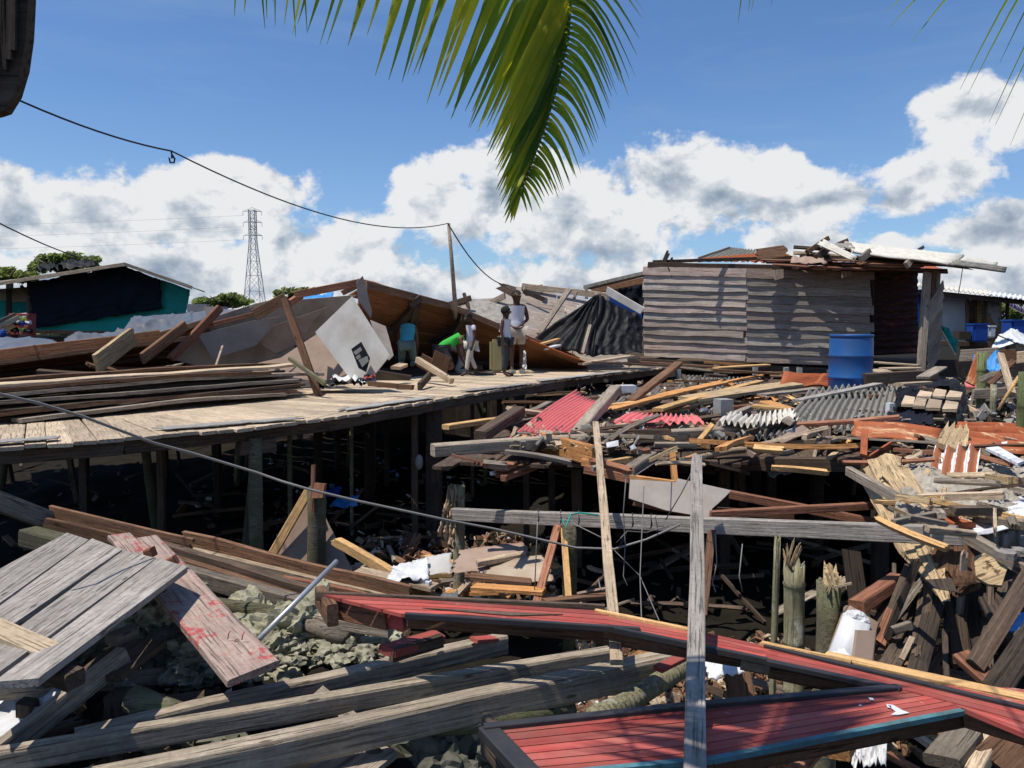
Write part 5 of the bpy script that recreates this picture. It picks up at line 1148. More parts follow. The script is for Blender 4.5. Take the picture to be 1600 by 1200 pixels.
# long timbers on top
for a, b, w, t, key, wd, label in [
    ((676, 703, 6.3), (1338, 664, 8.0), .13, .10, 'beamw', 'h', 'longest grey beam lying across the front of the debris field'),
    ((696, 667, 7.6), (1010, 628, 9.6), .09, .05, 'yellow', 'h', 'long pale yellow plank pointing at the boardwalk posts'),
    ((806, 688, 6.9), (1110, 632, 9.9), .07, .05, 'yellow', 'h', 'long yellow batten over the left pink sheet'),
    ((945, 641, 8.9), (1128, 598, 11.6), .20, .04, 'orange', 'h', 'broad orange plank crossing the middle of the debris'),
    ((1028, 640, 8.6), (1188, 596, 11.6), .12, .04, 'yellow', 'h', 'yellow plank parallel and right of the orange plank'),
    ((900, 680, 7.2), (962, 608, 8.6), .12, .10, 'grey', 'h', 'thick weathered plank standing up across the pink sheet'),
    ((985, 628, 9.5), (1060, 568, 11.2), .13, .06, 'brown', 'h', 'brown plank leaning up towards the boardwalk end'),
    ((750, 682, 7.0), (812, 642, 8.0), .13, .10, 'darkb', 'h', 'thick dark beam end lying left of the left pink sheet'),
    ((806, 656, 8.0), (858, 630, 9.4), .08, .05, 'grey', 'h', 'grey plank behind the thick dark beam end'),
    ((848, 690, 6.9), (928, 712, 6.3), .17, .04, 'orange', 'v', 'orange brown plank dropping over the front of the long beam'),
    ((1075, 624, 9.6), (1240, 600, 10.6), .42, .05, 'rot', 'h', 'broad brown door like board lying left of the rusty sheets'),
    ((1245, 626, 9.0), (1372, 600, 10.0), .12, .03, 'grey2', 'h', 'silver grey plank lying across the large cement sheet'),
    ((1190, 617, 9.4), (1275, 607, 10.0), .14, .03, 'grey', 'h', 'grey plank at the back left corner of the large cement sheet'),
    ((1196, 628, 8.8), (1232, 640, 8.4), .18, .03, 'orange', 'h', 'small orange board left of the large cement sheet'),
    ((1178, 634, 8.4), (1235, 640, 8.2), .15, .03, 'yellow', 'h', 'short yellow board in front of the broad brown board'),
    ((1140, 650, 8.2), (1172, 636, 8.8), .08, .04, 'grey', 'h', 'short grey batten pointing at the broad brown board'),
    ((1118, 575, 13), (1200, 570, 13.6), .16, .03, 'yellow', 'h', 'yellow board just before the shack wall'),
    ((1112, 578, 12.4), (1215, 584, 12.6), .1, .04, 'brown', 'h', 'brown batten just before the shack wall'),
    ((1350, 592, 10.4), (1462, 586, 10.8), .16, .10, 'darkb', 'v', 'thick dark beam right of the foot of the blue barrel'),
    ((1022, 700, 7.4), (1350, 692, 7.6), .12, .06, 'darkb', 'v', 'dark beam directly under the longest grey beam'),
    ((1176, 697, 7.2), (1318, 686, 7.4), .05, .04, 'pale', 'v', 'pale thin batten under the right half of the longest beam'),
    ((1118, 724, 6.9), (1362, 726, 6.4), .12, .10, 'darkb', 'v', 'dark horizontal beam below the longest beam, right part'),
    ((770, 722, 7.3), (1120, 732, 7.2), .10, .08, 'dark', 'v', 'dark horizontal beam in the shade left of the tall plank'),
    ((784, 730, 6.7), (860, 714, 7.0), .07, .05, 'orange', 'h', 'orange brown batten jutting left below the long beam'),
    ((768, 740, 6.5), (812, 728, 6.8), .04, .03, 'white', 'h', 'white batten jutting left below the long beam'),
    ((786, 747, 6.4), (872, 716, 7.0), .05, .05, 'redbrown', 'h', 'reddish batten lowest of the bundle left of the leaning plank'),
    ((776, 742, 6.5), (866, 712, 7.0), .05, .05, 'brown', 'h', 'brown batten in the bundle left of the leaning plank'),
    ((910, 722, 6.3), (966, 732, 6.1), .06, .04, 'orange', 'v', 'short orange batten passing behind the leaning plank'),
    ((914, 733, 6.2), (984, 748, 6.0), .07, .05, 'redbrown', 'v', 'reddish batten running behind the leaning plank to the plywood'),
    ((984, 746, 5.6), (1056, 756, 5.5), .04, .04, 'orange', 'v', 'thin orange batten along the top of the grey plywood board'),
    ((982, 738, 5.6), (1020, 712, 6.4), .09, .08, 'grey', 'h', 'short thick grey block with a nail above the grey plywood board'),
    ((1110, 804, 5.2), (1362, 790, 5.2), .05, .05, 'redbrown', 'v', 'reddish batten lying level right of the plywood board'),
    ((1140, 772, 5.7), (1375, 818, 5.3), .06, .05, 'redbrown', 'v', 'reddish batten falling right behind its level neighbour'),
    ((1050, 702, 6.6), (1056, 762, 6.4), .05, .05, 'orange', 'x', 'upright orange batten behind the grey plywood board'),
    ((1079, 712, 6.2), (1084, 722, 6.2), .10, .06, 'orange', 'x', 'small orange block end beside the top of the tall plank'),
    ((1120, 798, 5.4), (1240, 806, 5.3), .05, .04, 'brown', 'v', 'brown batten just above the grey rail'),
    ((1278, 683, 6.9), (1270, 720, 6.6), .03, .02, 'pale', 'x', 'splinter stick hanging from the longest beam'),
    ((710, 803, 6.3), (1500, 837, 3.95), .10, .055, 'grey2', 'v', 'long weathered grey rail spanning from the rag post to the right'),
    ((931, 661, 6.3), (963, 1036, 2.95), .050, .025, 'pale', 'x', 'thin leaning plank standing in front of the red panel'),
    ((1089, 712, 4.7), (1085, 1210, 1.98), .062, .022, 'grey2', 'x', 'tall weathered plank rising through the whole right foreground'),
    ((1112, 832, 4.6), (1097, 965, 3.9), .05, .04, 'brown', 'x', 'brown batten hanging behind the tall weathered plank'),
    ((872, 820, 5.6), (836, 952, 4.9), .055, .04, 'redbrown', 'x', 'reddish brace below the grey rail'),
    ((880, 820, 5.6), (890, 952, 5.0), .045, .03, 'yellow', 'x', 'yellow brace below the grey rail'),
    ((1326, 736, 5.4), (1610, 894, 3.6), .065, .05, 'grey', 'v', 'dark weathered beam falling right across the splintered log'),
    ((1388, 668, 7.2), (1480, 696, 6.2), .10, .03, 'grey', 'h', 'grey board lying under the bright rust sheet'),
    ((1455, 655, 7.8), (1508, 655, 7.8), .10, .08, 'grey', 'v', 'short grey beam right of the black plastic'),
    ((1520, 616, 9.2), (1600, 612, 9.2), .12, .05, 'grey', 'v', 'grey beam at the right edge behind the tile board'),
    ((1563, 553, 9.4), (1582, 615, 9.0), .07, .05, 'pale', 'x', 'pale plank crossing a brown one at the right edge'),
    ((1583, 565, 9.6), (1545, 602, 9.2), .07, .05, 'brown', 'x', 'brown plank crossed by the pale one at the right edge'),
    ((1535, 594, 9.6), (1556, 584, 9.4), .09, .07, 'grey', 'h', 'short grey block end left of the crossed planks'),
    ((1405, 601, 9.2), (1450, 598, 9.6), .10, .04, 'pale', 'h', 'pale batten behind the black plastic folds'),
    ((1380, 576, 12), (1432, 575, 12), .22, .03, 'pale', 'h', 'pale boards end beside the shack post'),
    ((1366, 566, 13), (1436, 571, 12.6), .14, .03, 'pale', 'h', 'pale plank on the shack floor beside the barrel'),
    ((1367, 578, 11.6), (1398, 586, 11.2), .3, .03, 'pale', 'h', 'short broad pale board right of the barrel'),
    ((1442, 590, 10), (1470, 574, 10.4), .16, .03, 'grey', 'h', 'grey split board at the foot of the shack post'),
    ((1516, 600, 9.8), (1532, 556, 10), .12, .03, 'rust', 'x', 'rusty strip curling beside the green bamboo')]:
    lp(a, b, w, t, key, 'plank' if w > .075 or t < .04 else 'batten', label, wd, bend=.01 if (V(P(*b)) - V(P(*a))).length > 2 else 0)
thing(tube('branch', [P(1096, 713, 6.3), P(1110, 711, 6.4), P(1140, 705, 6.6), P(1170, 702, 6.8), P(1195, 703, 6.9)], .03, M['pale'], None, 8, [.02, .026, .03, .03, .028]), 'smooth pale branch resting right of the top of the tall plank', 'branch')
b = poly('plywood_board', [P(986, 747, 5.5), P(1056, 756, 5.45), P(1060, 748, 5.45), P(1143, 765, 5.3), P(1134, 776, 5.3), P(1122, 790, 5.3), P(1112, 794, 5.25), P(1106, 807, 5.2), P(1040, 796, 5.3), P(984, 782, 5.45)], .012, M['plyg'])
thing(b, 'grey plywood board hanging behind the tall weathered plank', 'board')
lp((990, 785, 5.5), (1072, 800, 5.4), .05, .04, 'redbrown', 'batten', 'reddish batten along the lower edge of the plywood board', 'v')
# things at the right of the field
for k, (c, key, amp, fr, lab) in enumerate([([(1395, 648), (1452, 652), (1450, 612), (1400, 606)], 'blacktarp', .14, 3, 'crumpled black plastic right of the large cement sheet'), ([(1440, 603), (1500, 612), (1498, 592), (1446, 597)], 'blacktarp', .10, 3, 'dark plastic bulging behind the tile covered board'),
        ([(1385, 663), (1460, 666), (1452, 640), (1388, 643)], 'blacknet', .08, 3, 'dark sheet spread flat left of the bright rust sheet'), ([(1495, 668), (1512, 640), (1508, 602), (1488, 600)], 'blacktarp', .10, 4, 'black plastic hanging off the right side of the tile board'),
        ([(1405, 632), (1492, 640), (1490, 622), (1428, 620)], 'blacktarp', .04, 4, 'strip of black plastic across the middle of the tile board'), 
        ([(1520, 618), (1585, 620), (1560, 608), (1525, 606)], 'felt', .04, 3, 'grey felt sheet at the right behind the tile board')]):
    thing(cloth('plastic_sheet', [at(x, y, .12 + .02 * k) for x, y in c], 24, 16, M[key], amp * .8, fr * .8, k * 4.1, edge=.04), lab, 'plastic sheet')
tb = thing(empty('tile_board', at(1450, 640)), 'small roof piece covered with pale square tiles and black plastic', 'roof piece')
for r_, (x0, x1, y0, y1) in enumerate([(1428, 1503, 617, 610), (1413, 1497, 633, 627)]):
    pass
for r_, row in enumerate([[(1432, 621), (1455, 617)], [(1456, 620), (1477, 614)], [(1478, 622), (1502, 617)], [(1408, 633), (1428, 625)], [(1426, 636), (1446, 628)], [(1446, 639), (1470, 630)], [(1472, 641), (1496, 633)]]):
    (x0, y0), (x1, y1) = row; z = .26 if r_ < 3 else .24
    poly('tile', [at(x0, y0, z), at(x1 - 1, y0 + 1, z), at(x1 + 2, y1 - 3, z + .04), at(x0 + 6, y1 - 5, z + .04)], .03, M['pale'], tb)
plank('edge_board', at(1405, 642, .1), at(1498, 647, .1), .12, .04, M['darkb'], wdir=V((0, 0, 1)), parent=tb)
sh_([(1330, 682), (1462, 692), (1470, 672), (1335, 656)], (.1, .1, .14, .2), 3, 'rust', 'v', 'rusty orange ridge sheet right of the end of the longest beam', .03)
sh_([(1478, 690), (1600, 712), (1640, 668), (1500, 662)], (.1, .05, .12, .2), 5, 'rust', 'v', 'bright rust and yellow corrugated sheet at the right edge', .045)
thing(corrug('corrugated_sheet', [P(1450, 748, 5.6), P(1526, 748, 5.4), P(1532, 699, 5.6), P(1460, 701, 5.9)], 4, M['stripr'], .035, 'u', .006, None, .008, 8, .01), 'small upright sheet striped white and rust over the splintered slab', 'metal sheet')
thing(corrug('corrugated_sheet', [P(1517, 836, 4.0), P(1620, 818, 4.1), P(1620, 770, 5.2), P(1530, 786, 4.9)], 6, M['zinc'], .018, 'v', .004, None, .006, 8, .02), 'bright zinc corrugated sheet at the right edge', 'metal sheet')
lp((1480, 700, 5.8), (1500, 660, 6.2), .16, .04, 'rot', 'board', 'pale splintered board standing behind the striped sheet', 'x', jag=(0, .3))
lp((1502, 700, 5.8), (1507, 664, 6.2), .07, .04, 'rot', 'board', 'thin splintered board right of its broader neighbour', 'x', jag=(0, .2))
lp((1350, 723, 6.0), (1402, 688, 6.6), .06, .02, 'rustd', 'metal_strip', 'rust red metal strip folded at the end of the dark beam', 'v')
lp((1350, 712, 6.0), (1352, 672, 6.4), .05, .02, 'rustd', 'metal_strip', 'rust red strip hanging from the ridge sheet', 'x')
thing(poly('metal_sheet', [P(1540, 700, 5.7), P(1560, 699, 5.8), P(1600, 722, 5.2), P(1590, 728, 5.1)], .02, M['zinc']), 'white tapering metal sheet below the bright rust sheet', 'metal sheet')
# shabby slab at the right: a heap of sawdust-grey boards
def slabf(u, v): return .05 * mnoise.noise(V((u * 4, v * 4, 5))) - .05 * abs(mnoise.noise(V((u * 9, v * 16, 5)))) - .04 * abs(mnoise.noise(V((u * 24, v * 40, 5)))) + .015 * mnoise.noise(V((u * 70, v * 70, 5)))
M['slab'] = plain('weathered_debris_crust', (.40, .36, .30), .95, 0, 7, (.12, .10, .08), .9, .1, 0, 1.0)
thing(patch('crust_slab', [P(1400, 800, 4.5), P(1620, 850, 4.0), P(1640, 735, 5.8), P(1415, 728, 6.0)], 90, 80, M['slab'], .10, slabf, .03), 'grey crumbling slab of rotten boards at the right', 'slab')
lp((1418, 778, 4.9), (1520, 812, 4.3), .16, .03, 'yellow', 'board', 'yellow brown board sunk in the grey crumbling slab', 'h')
lp((1460, 806, 4.3), (1510, 822, 4.1), .12, .03, 'rustd', 'metal_strip', 'rust red strip on the front of the grey crumbling slab', 'h')
lp((1545, 745, 5.2), (1585, 752, 5.0), .10, .05, 'rot', 'board', 'splintered yellow board behind the grey crumbling slab', 'h', jag=(.1, .1))
lp((1562, 860, 3.7), (1600, 868, 3.6), .18, .03, 'grey2', 'board', 'grey split board below the zinc sheet', 'h', jag=(.05, .05))
lp((1532, 742, 5.3), (1552, 748, 5.2), .03, .03, 'white', 'batten', 'short white batten beside the striped sheet', 'h')
# the big splintered log, in two halves
thing(rough_log('splintered_log', P(1380, 722, 5.7), P(1478, 942, 3.7), .13, .085, M['rot'], .5, .35, 1), 'pale splintered log falling right under the dark beam', 'log')
thing(rough_log('splintered_log', P(1396, 736, 5.3), P(1452, 822, 4.55), .10, .06, M['rot'], .6, .2, 5), 'upper split half of the pale splintered log', 'log')
thing(rough_log('splinter', P(1358, 755, 5.3), P(1405, 850, 4.5), .045, .02, M['rot'], .5, .2, 9), 'long splinter peeling from the left side of the log', 'splinter')
thing(rough_log('fibre_bundle', P(1500, 850, 4.1), P(1492, 930, 3.9), .10, .12, M['brown'], .6, .15, 12), 'brown fibrous trunk hanging under the end of the grey rail', 'trunk')
thing(plank('metal_band', P(1466, 905, 3.66), P(1473, 922, 3.6), .12, .004, M['dark'], wdir=V((1, 0, .1))), 'dark patch wrapped round the log tip', 'band')
thing(poly('board', [P(1523, 868, 3.7), P(1540, 866, 3.7), P(1570, 888, 3.6), P(1560, 915, 3.55), P(1546, 917, 3.6), P(1530, 905, 3.65)], .02, M['rot']), 'torn yellow plywood corner under the falling dark beam', 'board')
# stumps
def stump(px, top, bot, wpx, d, key, label, bam, jag, lean=0):
    b = P(px, bot, d); a = P(px + lean, top, d); b.z = min(b.z, ground_z(b.x, b.y)) - .2
    return thing(post('bamboo_post' if bam else 'stump', b, a, wpx / FPX * d / 2, M[key], bam, 16, jag), label, 'bamboo post' if bam else 'stump')
stump(1238, 872, 1085, 33, 4.3, 'bamboo', 'thick bamboo post with a torn top beside the mossy broken stump', True, .10, 4)
stump(1287, 905, 1080, 37, 4.1, 'moss', 'mossy green stump broken off at the top with brown fibres', False, .05, 8)
stump(1298, 876, 960, 26, 4.12, 'rot', 'splintered brown core of the mossy broken stump', False, .14, 3)
stump(718, 757, 940, 19, 6.5, 'bamboo', 'slim bamboo post carrying the rag and the left end of the rail', True, .02)
stump(888, 818, 950, 22, 5.5, 'moss', 'mossy post under the grey rail between the two braces', False, .02)
stump(1536, 548, 700, 14, 9.7, 'greenbamboo', 'green bamboo post behind the red scrap at the right', True, .05, -2)
stump(1595, 580, 700, 16, 6.8, 'greenbamboo', 'green bamboo post standing at the right edge', True, .02, 6)
stump(1553, 600, 700, 9, 9.0, 'bamboo', 'thin pale post under the grey beam at the right', False, .02)
stump(1212, 828, 860, 10, 4.4, 'bamboo', 'broken cane tip behind the rail beside the bamboo post', False, .1, 3)
R = random.Random(14)
for k in range(7):
    p = P(1238 + R.uniform(-12, 14), 885, 4.28); q = p + V((R.uniform(-.05, .09), R.uniform(-.03, .03), R.uniform(.06, .17)))
    auto(plank('splinter', p, q, .012, .006, M['rot'], wdir=V((1, 0, 0)), jag=(0, .04)), 'rot', 'splinter', p, q, 'splinters on the bamboo stump')
for k in range(8):
    p = P(1297 + R.uniform(-12, 12), 895, 4.05); q = p + V((R.uniform(-.06, .06), R.uniform(-.05, .02), R.uniform(-.12, .08)))
    auto(plank('splinter', p, q, .014, .006, M['rot'], wdir=V((1, 0, 0)), jag=(0, .04)), 'rot', 'splinter', p, q, 'splinters on the mossy stump')
lp((1303, 918, 4.0), (1331, 912, 3.95), .012, .01, 'pale', 'splinter', 'long pale splinter sticking right out of the mossy stump', 'v')
ww = thing(empty('wrapped_post', P(1330, 1050, 3.9)), 'post wrapped in crumpled white plastic behind the red panel', 'post')
plank('core', P(1312, 1060, 3.9), P(1346, 960, 4.0), .17, .12, M['plyb'], wdir=V((1, 0, .3)), parent=ww)
q = post('wrapping', P(1308, 1075, 3.85), P(1338, 968, 3.92), .088, M['white'], False, 40, 0, ww, .72)
for v in q.data.vertices:
    n = mnoise.noise(v.co * 14) * .012 + max(0, 1 - abs(mnoise.noise(v.co * 22)) * 5) * .007; r_ = V((v.co.x, v.co.y, 0)); v.co += (r_.normalized() if r_.length > .001 else V((0, 0, 0))) * n
rockmesh('wrapped_top', P(1338, 968, 3.92), (.062, .062, .07), M['white'], 4, ww, 4, rough=.2)
plank('bare_side', P(1344, 1070, 3.76), P(1353, 985, 3.84), .10, .03, M['plyb'], wdir=V((1, 0, .2)), parent=ww)
thing(cloth('plastic_bag', [P(1330, 1200, 3.1), P(1385, 1200, 3.1), P(1386, 1150, 3.3), P(1350, 1148, 3.4)], 20, 16, M['white'], .09, 5, 12), 'crumpled white plastic lying below the lower red panel', 'bag')
# rag on its post
thing(cloth('rag', [P(685, 835, 6.35), P(712, 860, 6.3), P(713, 757, 6.4), P(702, 757, 6.45)], 16, 34, M['pale'], .09, 5, 3, lambda u, v: .03 * math.sin(u * 22), .03), 'stiff yellowish rag hanging on the slim bamboo post', 'rag')
thing(tube('cord', [P(878, 812, 5.2), P(884, 824, 5.1), P(892, 804, 5.2), P(905, 801, 5.3), P(935, 805, 5.25)], .006, M['greennet']), 'green cord tied round the grey rail', 'cord')
for k, x in enumerate((841, 876, 904, 988, 1017)):
    f = (x - 710) / 790; d = 1 / ((1 - f) / 6.3 + f / 3.95); y = 803 + 34 * f
    thing(tube('wire_tie', [P(x, y - 14, d - .03), P(x + 1, y, d - .05), P(x - 1, y + 15, d - .03)], .004, M['wire']), ['leftmost', 'second', 'middle', 'fourth', 'rightmost'][k] + ' dark wire tie round the grey rail', 'wire', 'wire ties round the grey rail')
# triangular board and its split post
thing(poly('plywood_board', [P(480, 768, 6.2), P(500, 775, 6.2), P(515, 815, 6.2), P(545, 892, 6.0), P(540, 905, 6.0), P(420, 880, 6.1)], .012, M['plyb']), 'triangular brown plywood board standing behind the split post', 'board')
lp((483, 767, 6.1), (419, 878, 6.0), .07, .04, 'yellow', 'batten', 'yellow edge batten of the triangular plywood board', 'x')
o = post('split_post', P(492, 905, 6.0), P(493, 758, 6.0), .075, M['moss'], False, 10, .12); thing(o, 'mossy split post in front of the triangular plywood board', 'post')
lp((488, 800, 5.9), (490, 726, 5.95), .03, .03, 'brown', 'stick', 'thin brown stick rising from the split post', 'x')
lp((497, 778, 5.88), (501, 755, 5.9), .09, .04, 'redbrown', 'block', 'reddish block tied to the top of the split post', 'x')
lp((521, 843, 5.9), (690, 942, 5.0), .065, .06, 'yellow', 'beam', 'yellow timber falling right behind the red panel', 'v', jag=(.06, 0))

for (o, ky, b_, t_) in EXTRA: auto(o, ky, 'post', b_, t_, 'posts under the wrecked floors')
# ================================================================ RED PANEL (two clad arms meeting at the right)
def redarm(name_, c0, c1, c2, c3, nb, mlab):
    pass
rz = 1.76
rp_ = thing(empty('gable_wall', PZ(1200, 1100, rz)), 'fallen V shaped panel of red tongue and groove boards with black edging', 'gable')
def RZ(x, y, dz=0): return PZ(x, y, rz + dz)
def board_quad(name, q, m, th=.016, dz=0, parent=None):
    return poly(name, [RZ(x, y, dz) for x, y in q], th, m, parent or rp_)
# lower arm: six boards, joints left open
def lerp2(a, b, f): return (a[0] + (b[0] - a[0]) * f, a[1] + (b[1] - a[1]) * f)
topL, topM, topR = (772, 1140), (1060, 1108), (1420, 1072)
botL, botM, botR = (832, 1215), (1110, 1190), (1505, 1110)
def rowp(f, side): return lerp2(topL, botL, f) if side == 0 else lerp2(topR, botR, f)
nb = 7
for i in range(nb):
    f0, f1 = i / nb + .010, (i + 1) / nb - .006
    # joints fan slightly, the boards run on past the corner under the other arm
    q = [rowp(f0, 0), lerp2(topM, botM, f0), rowp(f0, 1), rowp(f1, 1), lerp2(topM, botM, f1), rowp(f1, 0)]
    poly('red_board', [RZ(x, y, .002 * (i % 2)) for x, y in q], .016, M['red'], rp_)
for i in range(6):   # boards of the joint corner
    f0, f1 = i / 6 + .012, (i + 1) / 6 - .004
    A, B = (1420, 1072), (1505, 1110); C, D = (1700, 1095), (1700, 1190)
    poly('red_board', [RZ(*lerp2(A, B, f0)), RZ(*lerp2((1440, 1058), C, .55)) if i == 0 else RZ(*lerp2((1560, 1096), (1600, 1150), f0)), RZ(*lerp2(C, D, f0)), RZ(*lerp2(C, D, f1)), RZ(*lerp2((1560, 1096), (1600, 1150), f1)), RZ(*lerp2(A, B, f1))], .016, M['red'], rp_)
def arm(top, bot, n, zf, z_off):
    for i in range(n):
        f0, f1 = i / n + .02, (i + 1) / n - .01
        pts = [lerp2(t, b, f0) for t, b in zip(top, bot)] + [lerp2(t, b, f1) for t, b in zip(top, bot)][::-1]
        zs = [zf(x) for x, y in pts]; poly('red_board', [RZ(x, y, z) for (x, y), z in zip(pts, zs)], .016, M['red'], rp_)
up = [(1200, 1012), (1330, 1042), (1460, 1075), (1600, 1106), (1700, 1130)]; lo = [(1190, 1030), (1290, 1052), (1400, 1078), (1560, 1120), (1690, 1160)]
arm(up, lo, 3, lambda x: .004, 0)
up2 = [(500, 930), (700, 942), (945, 957), (1075, 985), (1205, 1014)]; lo2 = [(628, 962), (730, 963), (950, 985), (1070, 1003), (1195, 1030)]
arm(up2, lo2, 4, lambda x: .004, 0)
def edge(a, b, w, t, key, dz, name, wd='v', parent=None):
    A, B = RZ(*a, dz), RZ(*b, dz); return plank(name, A, B, w, t, M[key], wdir=V((0, 0, 1)) if wd == 'v' else None, parent=parent or rp_, wob=.002)
edge((756, 1138), (1062, 1106), .030, .022, 'black_trim', .012, 'black_edging', 'h'); edge((1060, 1106), (1405, 1076), .030, .022, 'black_trim', .012, 'black_edging', 'h')
edge((1200, 1035), (1405, 1078), .024, .02, 'black_trim', .012, 'black_edging', 'h'); edge((1195, 1010), (1620, 1112), .020, .018, 'black_trim', .014, 'black_edging', 'h')
edge((760, 1140), (836, 1222), .035, .06, 'black_trim', .0, 'black_edging', 'v'); edge((758, 1145), (830, 1232), .14, .03, 'darkb', -.08, 'frame_board', 'v')
edge((838, 1214), (1112, 1188), .018, .02, 'cyan_trim', .0, 'turquoise_edging', 'v'); edge((1112, 1188), (1504, 1112), .018, .02, 'cyan_trim', .0, 'turquoise_edging', 'v')
edge((838, 1220), (1112, 1193), .075, .03, 'brown', -.052, 'frame_board', 'v'); edge((1112, 1194), (1510, 1116), .075, .03, 'brown', -.052, 'frame_board', 'v')
edge((1506, 1114), (1700, 1170), .09, .03, 'brown', -.035, 'frame_board', 'v')
edge((1205, 1040), (1400, 1082), .09, .03, 'brown', -.05, 'frame_board', 'v'); edge((1160, 1028), (1300, 1056), .085, .035, 'pale', -.05, 'frame_board', 'v')
edge((640, 966), (945, 986), .075, .05, 'brown', -.045, 'frame_board', 'v'); edge((945, 988), (1165, 1026), .08, .05, 'brown', -.05, 'frame_board', 'v')
edge((633, 962), (1000, 985), .02, .025, 'black_trim', .012, 'black_edging', 'h'); edge((960, 984), (1200, 1034), .02, .025, 'black_trim', .012, 'black_edging', 'h')
edge((500, 930), (520, 962), .10, .05, 'brown', -.05, 'frame_board', 'v'); edge((520, 948), (605, 965), .10, .04, 'redbrown', -.05, 'frame_board', 'v'); edge((602, 962), (632, 968), .10, .03, 'red', -.05, 'frame_board', 'v')
edge((495, 931), (945, 952), .02, .04, 'darkb', .0, 'black_edging', 'h')
edge((1190, 1008), (1330, 1038), .02, .03, 'yellow', .012, 'bare_board_edge', 'h'); edge((1290, 1026), (1620, 1098), .05, .03, 'yellow', .004, 'bare_board_edge', 'h')
edge((930, 955), (1080, 985), .02, .02, 'yellow', .015, 'bare_board_edge', 'h')
for k, q in enumerate([[(1384, 1100), (1396, 1102), (1410, 1110), (1421, 1114), (1405, 1117), (1392, 1117), (1400, 1112)], [(1357, 1090), (1364, 1091), (1366, 1094), (1360, 1094)], [(1342, 1101), (1346, 1101), (1346, 1103), (1342, 1103)], [(1385, 1102), (1392, 1103), (1393, 1106), (1387, 1106)]]):
    poly('white_paint_fleck', [RZ(x, y, .013) for x, y in q], .002, M['white'], rp_)
# narrow dark triangle and torn chips on the upper arm
poly('dark_strip', [RZ(660, 950, .016), RZ(760, 955, .016), RZ(880, 960, .016), RZ(800, 962, .016)], .004, M['darkb'], rp_)
lp((605, 1018, 3.3), (687, 995, 3.5), .10, .04, 'red', 'board', 'short red board end lying below the upper arm of the red panel', 'h')
lp((612, 1024, 3.28), (690, 1001, 3.46), .06, .03, 'darkb', 'batten', 'dark batten under the short red board end', 'v')
lp((1028, 1046, 3.1), (1066, 1028, 3.2), .05, .02, 'red', 'board', 'tiny red board scrap below the upper red arm', 'h')
lp((740, 1000, 3.6), (772, 998, 3.7), .06, .02, 'red', 'board', 'red scrap right of the short red board end', 'h')
for k, (x, y) in enumerate([(790, 972), (800, 968), (808, 965), (795, 965)]):
    lp((x, y, 3.2), (x + 14 + 3 * k, y - 6 + 2 * k, 3.2), .02, .005, 'rot', 'splinter', ['lowest', 'second', 'longest', 'topmost'][k] + ' yellow splinter lying on the upper red arm', 'h', jag=(.02, .02), group='splinters on the red panel')

